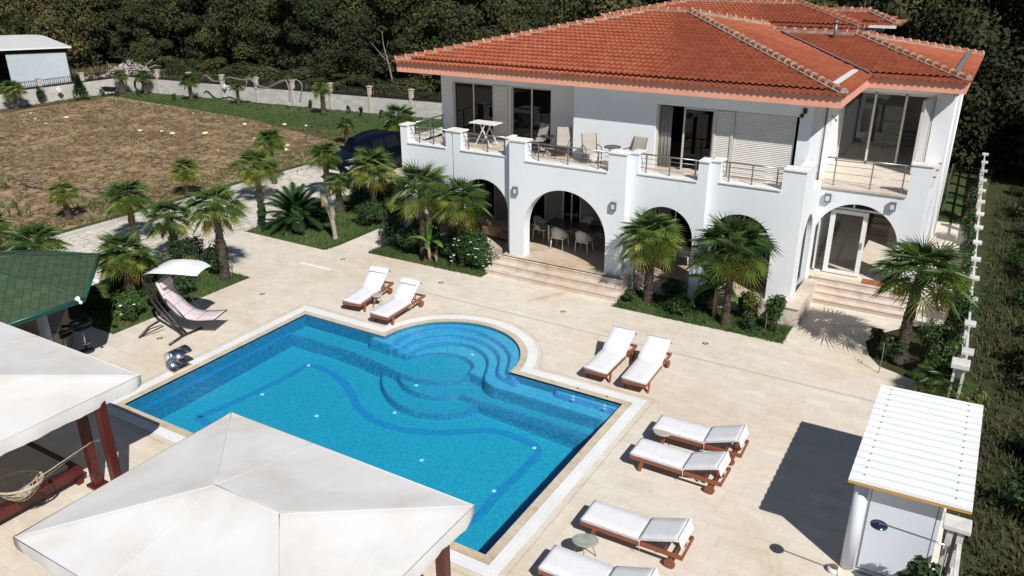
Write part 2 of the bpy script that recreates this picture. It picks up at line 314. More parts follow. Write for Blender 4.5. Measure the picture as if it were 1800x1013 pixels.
# ---------------------------------------------------------------- mesh builder
class MB:
    def __init__(s): s.v = []; s.f = []; s.sm = []; s.mi = []
    def add(s, vs, fs, smooth=False, mi=0):
        o = len(s.v); s.v += [tuple(p) for p in vs]; s.f += [tuple(i+o for i in f) for f in fs]
        s.sm += [smooth]*len(fs); s.mi += [mi]*len(fs); return s
    def box(s, x0, x1, y0, y1, z0, z1, mi=0, bev=0.0):
        if bev > 0 and min(x1-x0, y1-y0, z1-z0) > 2.2*bev:
            b = bev; bm = bmesh.new(); r = bmesh.ops.create_cube(bm, size=1)
            for v in bm.verts: v.co = Vector(((x0+x1)/2+v.co.x*(x1-x0), (y0+y1)/2+v.co.y*(y1-y0), (z0+z1)/2+v.co.z*(z1-z0)))
            bmesh.ops.bevel(bm, geom=list(bm.edges), offset=b, segments=2, affect='EDGES', profile=.6)
            bm.verts.ensure_lookup_table(); s.add([v.co for v in bm.verts], [[v.index for v in f.verts] for f in bm.faces], False, mi); bm.free(); return s
        return s.add([(x0,y0,z0),(x1,y0,z0),(x1,y1,z0),(x0,y1,z0),(x0,y0,z1),(x1,y0,z1),(x1,y1,z1),(x0,y1,z1)],
            [(0,3,2,1),(4,5,6,7),(0,1,5,4),(1,2,6,5),(2,3,7,6),(3,0,4,7)], False, mi)
    def bar(s, a, b, w, h, up=(0,0,1), mi=0):
        a = Vector(a); b = Vector(b); d = (b-a).normalized(); u = Vector(up)
        if abs(d.dot(u)) > .98: u = Vector((0,1,0))
        r = d.cross(u).normalized(); u = r.cross(d).normalized(); vs = []
        for p in (a, b):
            for i, j in ((-1,-1),(1,-1),(1,1),(-1,1)): vs.append(p+r*(i*w/2)+u*(j*h/2))
        return s.add(vs, [(3,2,1,0),(4,5,6,7),(0,1,5,4),(1,2,6,5),(2,3,7,6),(3,0,4,7)], False, mi)
    def tube(s, pts, r, n=8, mi=0, cap=True, closed=False, smooth=True):
        pts = [Vector(p) for p in pts]; k = len(pts); rr = r if isinstance(r, (list, tuple)) else [r]*k
        vs = []; prev = None
        for i, p in enumerate(pts):
            if closed: d = pts[(i+1) % k]-pts[i-1]
            else: d = pts[min(i+1, k-1)]-pts[max(i-1, 0)]
            d = d.normalized() if d.length > 1e-9 else Vector((0,0,1))
            if prev is None:
                u = Vector((0,0,1)) if abs(d.z) < .95 else Vector((1,0,0)); a = d.cross(u).normalized()
            else:
                a = (prev-d*prev.dot(d)); a = a.normalized() if a.length > 1e-6 else d.orthogonal().normalized()
            prev = a; b = d.cross(a)
            for j in range(n):
                t = 2*PI*j/n; vs.append(p+(a*math.cos(t)+b*math.sin(t))*rr[i])
        fs = []
        for i in range(k if closed else k-1):
            i2 = (i+1) % k
            for j in range(n): fs.append((i*n+j, i*n+(j+1) % n, i2*n+(j+1) % n, i2*n+j))
        s.add(vs, fs, smooth, mi)
        if cap and not closed:
            o = len(s.v)-len(vs)
            s.f.append(tuple(o+j for j in range(n-1, -1, -1))); s.f.append(tuple(o+(k-1)*n+j for j in range(n))); s.sm += [False]*2; s.mi += [mi]*2
        return s
    def lathe(s, prof, c=(0,0,0), n=20, mi=0, smooth=True, sx=1, sy=1):
        vs = []; fs = []
        for r, z in prof:
            for j in range(n):
                t = 2*PI*j/n; vs.append((c[0]+r*sx*math.cos(t), c[1]+r*sy*math.sin(t), c[2]+z))
        for i in range(len(prof)-1):
            for j in range(n): fs.append((i*n+j, i*n+(j+1) % n, (i+1)*n+(j+1) % n, (i+1)*n+j))
        s.add(vs, fs, smooth, mi)
        o = len(s.v)-len(vs)
        if prof[0][0] > 1e-4: s.f.append(tuple(o+j for j in range(n-1, -1, -1))); s.sm.append(False); s.mi.append(mi)
        if prof[-1][0] > 1e-4: s.f.append(tuple(o+(len(prof)-1)*n+j for j in range(n))); s.sm.append(False); s.mi.append(mi)
        return s
    def disc(s, c, r, h=0.01, n=20, mi=0): return s.lathe([(r, 0), (r, h)], c, n, mi, False)
    def prism(s, poly, z0, z1, mi=0):
        n = len(poly); A = sum(poly[i][0]*poly[(i+1) % n][1]-poly[(i+1) % n][0]*poly[i][1] for i in range(n))
        if A < 0: poly = poly[::-1]
        vs = [(x, y, z0) for x, y in poly]+[(x, y, z1) for x, y in poly]
        return s.add(vs, [tuple(range(n-1, -1, -1)), tuple(range(n, 2*n))]+[(i, (i+1) % n, n+(i+1) % n, n+i) for i in range(n)], False, mi)
    def wall_xz(s, poly, y0, y1, mi=0):
        """outline in X,Z extruded from y0 (front) to y1"""
        n = len(poly); A = sum(poly[i][0]*poly[(i+1) % n][1]-poly[(i+1) % n][0]*poly[i][1] for i in range(n))
        if A < 0: poly = poly[::-1]
        vs = [(x, y0, z) for x, z in poly]+[(x, y1, z) for x, z in poly]
        return s.add(vs, [tuple(range(n)), tuple(range(2*n-1, n-1, -1))]+[(i, n+i, n+(i+1) % n, (i+1) % n) for i in range(n)], False, mi)
    def wall_yz(s, poly, x0, x1, mi=0):
        n = len(poly); A = sum(poly[i][0]*poly[(i+1) % n][1]-poly[(i+1) % n][0]*poly[i][1] for i in range(n))
        if A < 0: poly = poly[::-1]
        vs = [(x0, y, z) for y, z in poly]+[(x1, y, z) for y, z in poly]
        return s.add(vs, [tuple(range(n-1, -1, -1)), tuple(range(n, 2*n))]+[(i, (i+1) % n, n+(i+1) % n, n+i) for i in range(n)], False, mi)
    def wall_open(s, axis, a0, a1, z0, z1, t0, t1, opens, mi=0):
        """straight wall with rectangular openings: (a, b, za, zb)"""
        xs = sorted({a0, a1} | {q for o in opens for q in o[:2]}); zs = sorted({z0, z1} | {q for o in opens for q in o[2:]})
        for i in range(len(xs)-1):
            col = []
            for j in range(len(zs)-1):
                cx, cz = (xs[i]+xs[i+1])/2, (zs[j]+zs[j+1])/2
                if any(o[0] < cx < o[1] and o[2] < cz < o[3] for o in opens): continue
                if col and abs(col[-1][1]-zs[j]) < 1e-6: col[-1][1] = zs[j+1]
                else: col.append([zs[j], zs[j+1]])
            for za, zb in col:
                if axis == 'x': s.box(xs[i], xs[i+1], t0, t1, za, zb, mi)
                else: s.box(t0, t1, xs[i], xs[i+1], za, zb, mi)
        return s
    def xf(s, m):
        s.v = [tuple(m @ Vector(p)) for p in s.v]; return s
    def build(s, name, m, parent=None, loc=None, rotz=0.0):
        me = D.meshes.new(name); me.from_pydata(s.v, [], s.f); me.update()
        me.polygons.foreach_set('use_smooth', s.sm)
        ms = m if isinstance(m, (list, tuple)) else [m]
        for q in ms: me.materials.append(q)
        if len(ms) > 1: me.polygons.foreach_set('material_index', s.mi)
        o = D.objects.new(name, me); C.objects.link(o)
        if parent is not None: o.parent = parent
        if loc is not None: o.location = loc; o.rotation_euler = (0, 0, rotz)
        return o
def tag(o, label=None, cat=None, group=None, kind=None):
    if label: o['label'] = label
    if cat: o['category'] = cat
    if group: o['group'] = group
    if kind: o['kind'] = kind
    return o
def thing(name, label, cat, loc=(0,0,0), rotz=0.0, group=None):
    o = D.objects.new(name, None); C.objects.link(o); o.location = loc; o.rotation_euler = (0,0,rotz); o.empty_display_size = .2
    return tag(o, label, cat, group)
def struct(o): o['kind'] = 'structure'; return o
def dup(root, loc, rotz=0.0, label=None, scale=None):
    def cp(o, par):
        c = o.copy(); C.objects.link(c); c.parent = par
        for ch in [x for x in KIDS.get(o.name, [])]: cp(ch, c)
        return c
    r = root.copy(); C.objects.link(r); r.location = loc; r.rotation_euler = (0,0,rotz)
    if label: r['label'] = label
    if scale is not None: r.scale = scale if isinstance(scale, (tuple, list)) else (scale,)*3
    for ch in root_children(root): cp(ch, r)
    return r
KIDS = {}
def root_children(root):
    if root.name not in KIDS:
        def walk(o):
            KIDS[o.name] = [x for x in D.objects if x.parent == o]
            for c in KIDS[o.name]: walk(c)
        walk(root)
    return KIDS[root.name]
def catmull(pts, n=6, closed=False):
    P = [Vector(p) for p in pts]; out = []; k = len(P)
    for i in range(k if closed else k-1):
        p0, p1, p2, p3 = (P[(i-1) % k], P[i], P[(i+1) % k], P[(i+2) % k]) if closed else (P[max(i-1,0)], P[i], P[i+1], P[min(i+2,k-1)])
        for j in range(n):
            t = j/n; out.append(.5*((2*p1)+(-p0+p2)*t+(2*p0-5*p1+4*p2-p3)*t*t+(-p0+3*p1-3*p2+p3)*t**3))
    if not closed: out.append(P[-1])
    return out
# ================================================================ world, sun
SUN_EL, SUN_DIR = math.radians(45), Vector((0.80, -0.58, 1.0)).normalized()
world = D.worlds.new('World'); scene.world = world; world.use_nodes = True
wn = world.node_tree; sky = wn.nodes.new('ShaderNodeTexSky'); sky.sky_type = 'NISHITA'; sky.sun_disc = False
sky.sun_elevation = SUN_EL; sky.sun_rotation = math.atan2(0.80, -0.58); sky.air_density = 1.0; sky.dust_density = 0.0; sky.ozone_density = 2.5
wn.links.new(sky.outputs[0], wn.nodes['Background'].inputs[0]); wn.nodes['Background'].inputs[1].default_value = 0.05
ld = D.lights.new('sun', 'SUN'); ld.energy = 5.0; ld.angle = math.radians(0.5); ld.color = (1.0, 0.965, 0.915)
lo_ = D.objects.new('sun', ld); C.objects.link(lo_); lo_.rotation_euler = SUN_DIR.to_track_quat('Z', 'Y').to_euler()
scene.view_settings.view_transform = 'Standard'; scene.view_settings.look = 'None'; scene.view_settings.exposure = 0.08; scene.view_settings.gamma = 1.0
scene.cycles.transparent_max_bounces = 12; scene.cycles.max_bounces = 8

# ================================================================ ground sheets
PX0, PX1, PY0, PY1 = -10.74, 0.0, -6.35, 0.0
PC = (-5.43, 0.0); PR = 2.15
def outline(d, n=40):
    a = math.asin(d/(PR+d)) if d > 0 else 0.0
    arc = [(PC[0]+(PR+d)*math.cos(t), PC[1]+(PR+d)*math.sin(t)) for t in [a+(PI-2*a)*i/n for i in range(n+1)]]
    return [(PX0-d, PY0-d), (PX1+d, PY0-d), (PX1+d, PY1+d)]+arc+[(PX0-d, PY1+d)]
def sheet(name, outer, holes, z, m, kind='structure'):
    bm = bmesh.new(); es = []
    for loop in [outer]+holes:
        vs = [bm.verts.new((x, y, z)) for x, y in loop]
        es += [bm.edges.new((vs[i], vs[(i+1) % len(vs)])) for i in range(len(vs))]
    bmesh.ops.triangle_fill(bm, use_beauty=True, use_dissolve=False, edges=es)
    bmesh.ops.recalc_face_normals(bm, faces=bm.faces)
    for f in bm.faces:
        if f.normal.z < 0: f.normal_flip()
    me = D.meshes.new(name); bm.to_mesh(me); bm.free(); me.materials.append(m)
    o = D.objects.new(name, me); C.objects.link(o); o['kind'] = kind; return o
sheet('ground', [(-420, -120), (260, -120), (260, 420), (-420, 420)], [outline(.3)], -0.06, M['wild'])
# pool terrace: one paved sheet with the pool left open
bedW_top, bedW_bot = 1.35, -4.1
deck_poly = [(-40, -22), (7.3, -22), (7.3, 3.2), (6.75, 4.5), (6.3, 4.95), (5.88, 5.15), (5.21, 5.42), (4.86, 5.96), (4.64, 6.86), (4.9, 7.6), (5.6, 8.6), (6.5, 9.2), (6.9, 20.5), (4.9, 20.5),
             (4.9, 9.95), (2.35, 9.95), (2.35, 6.95), (-7.7, 6.95), (-7.7, 5.45), (-12.75, 5.35), (-12.75, 12.5), (-14.25, 12.5), (-14.25, 5.4), (-14.4, 4.75), (-18.8, 4.8), (-18.8, 1.35),
             (-14.65, 1.35), (-14.65, -3.95), (-40, -3.95)]
sheet('terrace', deck_poly, [outline(.19)], 0.0, M['deck'])
sheet('driveway', [(-24.6, -3.5), (-18.8, -3.5), (-18.2, 34), (-23.6, 34)], [], -0.03, M['flag'])
sheet('field', [(-57.5, -40), (-26.2, -40), (-25.2, 13), (-24.6, 19), (-38, 22.2), (-54.5, 23.5)], [], -0.04, M['field'])
sheet('lawn', [(-18.8, 4.8), (-14.4, 4.75), (-14.25, 5.4), (-14.25, 12.5), (-12.1, 12.6), (-12.1, 30), (-18.3, 30)], [], -0.012, M['lawn'])
sheet('lawn', [(-18.8, 1.35), (-14.65, 1.35), (-14.65, -3.95), (-18.8, -3.95)], [], -0.012, M['lawn'])
sheet('lawn', [(-12.75, 5.35), (-7.7, 5.45), (-7.7, 7.1), (-12.75, 7.1)], [], 0.015, M['lawn'])
sheet('lawn', [(-2.72, 5.42), (2.6, 5.5), (2.6, 7.6), (-2.72, 7.5)], [], 0.015, M['lawn'])
sheet('lawn', [(5.36, 20.5), (7.0, 20.5), (7.0, 30), (5.36, 30)], [], -0.012, M['lawn'])
sheet('lawn', [(-59.5, -60), (-24.2, -60), (-23.4, 34.5), (-59.5, 26.8)], [], -0.052, M['lawn_far'])
# driveway kerb
k = MB(); k.bar((-24.72, -3.5, .02), (-23.75, 34, .02), .12, .14); struct(k.build('kerb', M['concrete']))
# pale paving line and slotted drain channels
d = MB()
for x0, x1 in ((-9.2, -3.0), (-2.9, 5.5)): d.box(x0, x1, 3.30, 3.37, -.002, .005)
tag(d.build('drain_channel', M['channel']), 'long pale slotted drain channel running across the terrace parallel to the house', 'drain')
d = MB(); d.box(-14.2, -12.75, 3.26, 3.36, -.002, .007); tag(d.build('drain_channel', M['grate']), 'short bright white drain strip in the paving near the walkway', 'drain')
d = MB(); 
o1 = outline(.60); o2 = outline(.63)
n = len(o1); d.add([(x, y, .004) for x, y in o1]+[(x, y, .004) for x, y in o2], [(i, (i+1) % n, n+(i+1) % n, n+i) for i in range(n)])
struct(d.build('paving_border', M['coping']))

# ================================================================ pool
pool = thing('swimming_pool', 'blue mosaic swimming pool with a round stepped entry bay', 'swimming pool', (0, 0, 0))
E1 = [(-7.15,-.25),(-7.2,0.3),(-7.08,0.75),(-6.85,1.2),(-6.43,1.58),(-5.86,1.80),(-5.17,1.76),(-4.5,1.5),(-3.95,1.06),(-3.66,0.55),(-3.52,0.22),(-3.3,-.02),(-3.1,-.1)]
E2 = [(-6.85,-.25),(-6.85,0.3),(-6.74,0.68),(-6.48,1.04),(-6.10,1.34),(-5.59,1.48),(-4.97,1.41),(-4.43,1.13),(-4.06,0.69),(-3.88,0.3),(-3.64,-0.02),(-3.35,-0.13),(-3.0,-0.24)]
E3 = [(-6.57,-.25),(-6.56,0.2),(-6.42,0.6),(-6.11,0.95),(-5.68,1.17),(-5.17,1.17),(-4.67,0.92),(-4.33,0.52),(-4.12,0.06),(-3.9,-0.33),(-3.5,-0.55),(-3.2,-.55),(-1.79,-.56),(0,-.6)]
E4 = [(-6.75,-.15),(-6.38,0.0),(-6.12,0.30),(-5.71,0.57),(-5.29,0.62),(-4.9,0.50),(-4.66,0.26),(-4.60,-0.03),(-4.45,-.12),(-4.0,-.2)]
def closed(edge, back): return catmull2(edge)+back
def catmull2(e, n=5): return [(p.x, p.y) for p in catmull([(a, b, 0) for a, b in e], n)]
regions = [
 (-0.68, catmull2([(-7.16,-.3),(-7.13,-.68),(-6.76,-1.23),(-6.17,-1.70),(-5.54,-1.96),(-4.92,-1.96),(-4.35,-1.74),(-3.95,-1.37),(-3.79,-1.0)])+[(-3.79,3),(-7.16,3)]),
 (-0.55, catmull2([(-6.62,-.3),(-6.54,-0.73),(-6.24,-1.06),(-5.77,-1.31),(-5.34,-1.38),(-4.91,-1.31),(-4.57,-1.12),(-4.35,-.9)])+[(0.2,-.9),(0.2,3),(-6.62,3)]),
 (-0.40, [(-10.9,-.66),(-8.9,-.64),(-8.2,-.68)]+catmull2([(-7.52,-0.76),(-6.38,-0.94),(-5.79,-0.96),(-5.29,-0.90),(-4.88,-0.74),(-4.64,-0.44),(-4.55,-0.08)])+[(-4.55,3),(-10.9,3)]),
 (-0.32, catmull2(E4)+[(-4.0,3),(-8,3),(-8,-.15)]),
 (-0.245, catmull2(E3)+[(0.2,3),(-8,3),(-8,-.2)]),
 (-0.165, catmull2(E2)+[(-3.0,3),(-8,3),(-8,-.2)]),
 (-0.085, catmull2(E1)+[(-3.1,3),(-8,3),(-8,-.2)]),
 (-0.13, [(-1.91,3),(-1.9,0.0)]+catmull2([(-1.9,-.02),(-1.84,-.1),(-1.73,-.16)])+[(0.2,-.18),(0.2,3)]),
]
def sdf(P, poly):
    q = np.array(poly); n = len(q); dmin = np.full(len(P), 1e9); ins = np.zeros(len(P), bool)
    for i in range(n):
        a = q[i]; b = q[(i+1) % n]; e = b-a; l2 = (e*e).sum()
        if l2 < 1e-12: continue
        t = np.clip(((P-a) @ e)/l2, 0, 1); dd = P-a-t[:, None]*e; dmin = np.minimum(dmin, (dd*dd).sum(1))
        c = ((a[1] > P[:, 1]) != (b[1] > P[:, 1])); 
        if abs(e[1]) > 1e-12: ins ^= c & (P[:, 0] < e[0]*(P[:, 1]-a[1])/e[1]+a[0])
    return np.where(ins, np.sqrt(dmin), -np.sqrt(dmin))
st = 0.03; nx = int(round((PX1-PX0)/st))+1; ny = int(round((PR+.06-PY0)/st))+1
gx = np.linspace(PX0, PX1, nx); gy = np.linspace(PY0, PR+.06, ny)
XX, YY = np.meshgrid(gx, gy); PT = np.stack([XX.ravel(), YY.ravel()], 1)
def floor_z(x, y): return -0.80-0.02*np.clip(-y, 0, 7)-0.34*np.clip((x+7.5)/7.5, 0, 1)**2
ht = floor_z(PT[:, 0], PT[:, 1])
edge = np.zeros(len(PT), bool); stepm = np.zeros(len(PT), bool)
for lv, poly in regions:
    s_ = sdf(PT, poly)
    w = np.clip((s_+.03)/.045, 0, 1); w = w*w*(3-2*w)
    tgt = np.maximum(ht, lv); up_ = (lv > ht+.02)
    inside_ = s_ > -.05; edge[inside_ & up_] = False; edge[(s_ > -.05) & (s_ < .085) & up_] = True
    stepm[(s_ > 0) & up_] = lv > -.38
    ht = ht+(tgt-ht)*w
# rounded noses
keep = (PT[:, 1] <= 0.03) | ((PT[:, 0]-PC[0])**2+(PT[:, 1]-PC[1])**2 <= (PR+.05)**2)
# left of the bay the steps stop at the straight back wall
idx = -np.ones(len(PT), int); idx[keep] = np.arange(keep.sum())
fl = MB(); vs = [(a, b, c) for (a, b), c, kk in zip(PT, ht, keep) if kk]; fs = []
for j in range(ny-1):
    for i in range(nx-1):
        q = (idx[j*nx+i], idx[j*nx+i+1], idx[(j+1)*nx+i+1], idx[(j+1)*nx+i])
        if min(q) >= 0: fs.append(tuple(int(t) for t in q))
fl.add(vs, fs, True); ek = edge[keep]; sk = stepm[keep]
zr_ = [max(vs[i][2] for i in f)-min(vs[i][2] for i in f) for f in fs]
fl.mi = [(3 if vs[f[0]][2] < -.26 else 1) if zr_[q] > .012 else (1 if (ek[f[0]] and ek[f[2]]) else (2 if sk[f[0]] else 0)) for q, f in enumerate(fs)]; fl.build('pool_floor', [M['mosaic'], M['mosaic_edge'], M['mosaic_step'], M['mosaic_wall_dim']], pool)
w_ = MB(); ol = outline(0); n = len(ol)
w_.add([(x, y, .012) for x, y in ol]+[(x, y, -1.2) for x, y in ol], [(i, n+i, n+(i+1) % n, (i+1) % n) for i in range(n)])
w_.build('pool_wall', M['mosaic_wall_dim'], pool)
w_ = MB(); w_.add([(PX0+.006, PY0+.02, -.30), (PX0+.006, PY1-.66, -.30), (PX0+.006, PY1-.66, -.42), (PX0+.006, PY0+.02, -.42)], [(0, 1, 2, 3)]); w_.build('refraction_stripe', M['mosaic_dark'], pool)  # stripe from refraction in the water, painted on as a dark strip
# darker mosaic band winding over the floor
band = catmull([(-10.0,-4.9,0),(-9.74,-3.9,0),(-9.5,-2.2,0),(-9.42,-1.35,0),(-8.7,-1.32,0),(-7.94,-1.55,0),(-7.24,-1.95,0),(-6.6,-2.4,0),(-5.9,-2.65,0),(-5.06,-2.64,0),(-4.18,-2.3,0),(-3.5,-1.8,0),(-2.95,-1.4,0),(-2.3,-1.3,0),(-1.6,-1.45,0),(-1.5,-2.2,0),(-1.55,-3.4,0),(-1.6,-4.6,0),(-2.6,-5.2,0),(-5,-4.9,0),(-8,-5.1,0),(-10.0,-4.9,0)], 8)
b_ = MB(); vs = []
for i, p in enumerate(band):
    t = (band[min(i+1, len(band)-1)]-band[max(i-1, 0)]).normalized(); nn = Vector((-t.y, t.x, 0))
    for s in (-1, 1):
        q = p+nn*s*.11; vs.append((q.x, q.y, float(floor_z(q.x, q.y))+.006))
b_.add(vs, [(2*i, 2*i+1, 2*i+3, 2*i+2) for i in range(len(band)-1)]); b_.build('mosaic_band', M['mosaic_dark'], pool)
wt = MB(); n = len(ol); wt.add([(x, y, -.012) for x, y in ol], [tuple(range(n))]); wt.build('water', M['water'], pool)
oa, ob = outline(0), outline(.19)
c_ = MB(); c_.add([(x, y, .022) for x, y in oa]+[(x, y, .022) for x, y in ob]+[(x, y, -.03) for x, y in oa]+[(x, y, -.01) for x, y in ob],
    [(i, (i+1) % n, n+(i+1) % n, n+i) for i in range(n)]+[(i, 2*n+i, 2*n+(i+1) % n, (i+1) % n) for i in range(n)]+[(n+i, n+(i+1) % n, 3*n+(i+1) % n, 3*n+i) for i in range(n)])
c_.build('coping', M['coping'], pool)
# overflow grating: cross bars over a dark channel
oa, ob = outline(.20, 160), outline(.47, 160); n = len(oa); g_ = MB(); cb = MB()
cb.add([(x, y, .003) for x, y in oa]+[(x, y, .003) for x, y in ob], [(i, (i+1) % n, n+(i+1) % n, n+i) for i in range(n)])
cb.build('overflow_channel', M['channel'], pool)
for i in range(n):
    a0, a1, b0, b1 = Vector(oa[i]), Vector(oa[(i+1) % n]), Vector(ob[i]), Vector(ob[(i+1) % n])
    L = ((b1-b0).length+(a1-a0).length)/2; k_ = max(1, int(L/.04))
    for j in range(k_):
        t0, t1 = (j+.06)/k_, (j+.94)/k_
        g_.add([(*a0.lerp(a1, t0), .012), (*a0.lerp(a1, t1), .012), (*b0.lerp(b1, t1), .012), (*b0.lerp(b1, t0), .012)], [(0, 1, 2, 3)])
    # rails
for da, db in ((.20, .215), (.455, .47), (.325, .345)):
    p, q = outline(da, 60), outline(db, 60); m_ = len(p)
    g_.add([(x, y, .014) for x, y in p]+[(x, y, .014) for x, y in q], [(i, (i+1) % m_, m_+(i+1) % m_, m_+i) for i in range(m_)])
g_.build('overflow_grating', M['grate'], pool)
for x, y, z in [(-9.42,-1.35,-.815),(-9.37,-3.21,-.84),(-7.28,-3.28,-.84),(-5.5,-1.86,-.665),(-3.75,-3.39,-.845),(-1.71,-1.44,-.815),(-1.68,-3.39,-.845),(-5.54,1.27,-.2),(-5.64,-.74,-.38),(-5.0,-5.3,-.87)]:
    if z == -.665: z = -.81; x, y = -5.6, -2.1
    if (x, y) == (-5.54, 1.27): x, y, z = -5.05, .85, -.30
    if (x, y) == (-5.64, -.74): x, y, z = -5.62, -1.1, -.53
    if z < -.7: z = float(floor_z(x, y))
    l_ = MB(); l_.lathe([(.058, 0), (.058, .012), (.04, .02), (0.0, .022)], (x, y, z), 16); l_.build('pool_light', M['light_lens'], pool)
for x, y in ((-1.32,.0),(-.44,.0)):
    for k2 in (0, 1):
        l_ = MB(); l_.tube([(x+.035*math.cos(t)+k2*.06, y-.09-.14*k2+.03*math.sin(t), -.115) for t in [2*PI*q/12 for q in range(12)]], .011, 6, closed=True); l_.build('jet_nozzle', M['light_lens'], pool)
for x in (-1.31, -.48):
    l_ = MB(); l_.disc((x, .13, .022), .035, .012, 12); l_.build('coping_plug', M['mat_red'], pool)

st_ = MB(); pts = [(-4.55, 5.78), (-4.75, 5.3), (-5.05, 4.8), (-5.35, 4.35)]; ws = (.10, .16, .14, .03); vs = []
for (x, y), w in zip(pts, ws): vs += [(x-w, y, .0045), (x+w, y, .0045)]
st_.add(vs, [(2*i, 2*i+1, 2*i+3, 2*i+2) for i in range(3)]); struct(st_.build('paving_stain', M['stain']))
# floor spotlights sunk in the terrace
for i, (px, py, lab) in enumerate([(603,456,'round floor spotlight in the paving in front of the walkway'),(775,497,'round floor spotlight in the paving below the flowering bush'),(990,548,'round floor spotlight in the paving in front of the main steps'),(1240,604,'round floor spotlight in the paving beside the palm island'),(461,517,'round floor spotlight in the paving near the swing chair bed'),(281,595,'round floor spotlight in the paving under the swing chair')]):
    x, y, _ = G(px, py); s_ = thing('floor_spotlight', lab, 'spotlight', (x, y, 0), group='spotlights sunk in the terrace')
    a = MB(); a.lathe([(.09, .0), (.09, .006), (.055, .01)], n=18); a.build('rim', M['steel_bright'], s_)
    a = MB(); a.disc((0, 0, .008), .052, .004, 14); a.build('lens', M['stone_pale'], s_)
# ================================================================ villa
villa = thing('villa', 'white two storey villa with arched ground floor and red tiled roof', 'house', (0, 0, 0))
ZP, ZC, ZL, ZF = 0.55, 4.66, 4.02, 3.86
ZDL = 3.64
def seg_outline(x0, x1, arch, cap0, cap1, zl, zc, zb, notch=True):
    """front wall profile with one arch and one balcony notch"""
    cx, r, cz = arch; n = 28
    pts = [(x0, zb), (cx-r, zb)]
    for i in range(n+1):
        t = PI-PI*i/n; pts.append((cx+r*math.cos(t), cz+r*math.sin(t)))
    pts += [(cx+r, zb), (x1, zb), (x1, zc), (cap1, zc), (cap1, zl), (cap0, zl), (cap0, zc), (x0, zc)]
    return pts
SEG = [ # x0,x1,Y, arch, notch from, to, name
 (-12.12, -9.75, 6.935, (-11.0, .97, 2.10), -11.8, -10.09),
 (-9.75, -7.42, 6.90, (-8.52, 1.04, 2.02), -9.42, -7.57),
 (-7.27, -2.99, 6.65, (-5.15, 1.55, 1.62), -6.65, -3.61),
 (-2.99, -.48, 6.97, (-1.75, .95, 2.10), -2.72, -.79),
 (-.48, 2.315, 7.22, (.60, .98, 2.12), -.18, 1.65)]
for x0, x1, y, arch, c0, c1 in SEG:
    xe0 = x0 if x0 != -9.75 else x0
    a = MB(); a.wall_xz(seg_outline(x0, x1 if x1 != -7.42 else -7.27, arch, c0, c1, ZL-.04, ZC-.05, -.05), y, y+.42); a.build('facade_wall', M['plaster'], villa)
    # parapet caps and sills
    for p, q in ((x0, c0), (c1, x1)):
        if q-p < .12: continue
        l = MB(); l.box(p-(.03 if p == x0 and x0 in (-12.12, -7.27) else 0), q+.03, y-.04, y+.50, ZC-.05, ZC, bev=.008); l.build('parapet_cap', M['capstone'], villa)
    l = MB(); l.box(c0, c1, y-.04, y+.56, ZL-.04, ZL); l.build('balcony_sill', M['capstone'], villa)
# corner return (right) and entrance wing front
a = MB()
pts = [(7.72, -.05), (7.95, -.05), (7.95, 2.15)]+[(8.62+.67*math.cos(t), 2.15+.85*math.sin(t)) for t in [PI-PI*i/16 for i in range(17)]]+[(9.29, -.05), (9.9, -.05), (9.9, ZF-.1), (7.72, ZF-.1)]
a.wall_yz(pts, 2.0, 2.315); a.build('facade_wall', M['plaster'], villa)
a = MB(); a.box(2.02, 2.315, 7.72, 8.6, ZF-.1, ZC-.05); a.build('parapet', M['plaster'], villa)
l = MB(); l.box(1.98, 2.345, 7.80, 8.5, ZC-.05, ZC); l.build('parapet_cap', M['capstone'], villa)
a = MB(); pts = [(2.32, -.05)]
arch = (3.52, 1.26, 1.90); n = 28
pts += [(2.32, 2.28)]
for i in range(n+1):
    t = PI-PI*i/n; x = arch[0]+arch[1]*math.cos(t); z = arch[2]+arch[1]*math.sin(t)
    if x > 2.33: pts.append((x, z))
pts += [(4.78, .62), (4.78, -.05), (5.335, -.05), (5.335, ZC-.09), (4.78, ZC-.09), (4.78, ZDL-.06), (2.32, ZDL-.06)]
pts = pts[1:]
a.wall_xz(pts, 9.9, 10.2); a.build('facade_wall', M['plaster'], villa)
l = MB(); l.box(4.75, 5.37, 9.86, 10.3, ZC-.09, ZC-.04, bev=.008); l.build('parapet_cap', M['capstone'], villa)
l = MB(); l.box(2.32, 4.78, 9.84, 10.35, ZDL-.06, ZDL); l.build('balcony_sill', M['step_stone'], villa)
# outer right wall with the side sill of the wing balcony
a = MB(); a.wall_open('y', 10.2, 13.6, -.05, ZDL+.22, 5.05, 5.335, [(10.7, 13.3, .70, 2.95)]); a.box(5.05, 5.335, 13.6, 20.3, -.05, 6.41); a.build('side_wall', M['plaster'], villa)  # ground floor opening added to let sun onto the entrance floor
l = MB(); l.box(5.0, 5.38, 10.3, 13.6, ZDL+.22, ZDL+.27); l.build('balcony_sill', M['step_stone'], villa)
# left end wall, back walls
a = MB(); a.box(-12.12, -11.82, 7.52, 9.6, -.05, ZF); a.box(-12.12, -11.82, 9.85, 22, -.05, 6.41); a.build('side_wall', M['plaster'], villa)
a = MB(); a.box(-11.82, 5.05, 20.0, 20.3, -.05, 6.41); a.build('back_wall', M['plaster'], villa)
a = MB(); a.box(-10.2, 1.3, 19.6, 25, 6.3, 7.66); a.build('attic_wall', M['plaster'], villa)
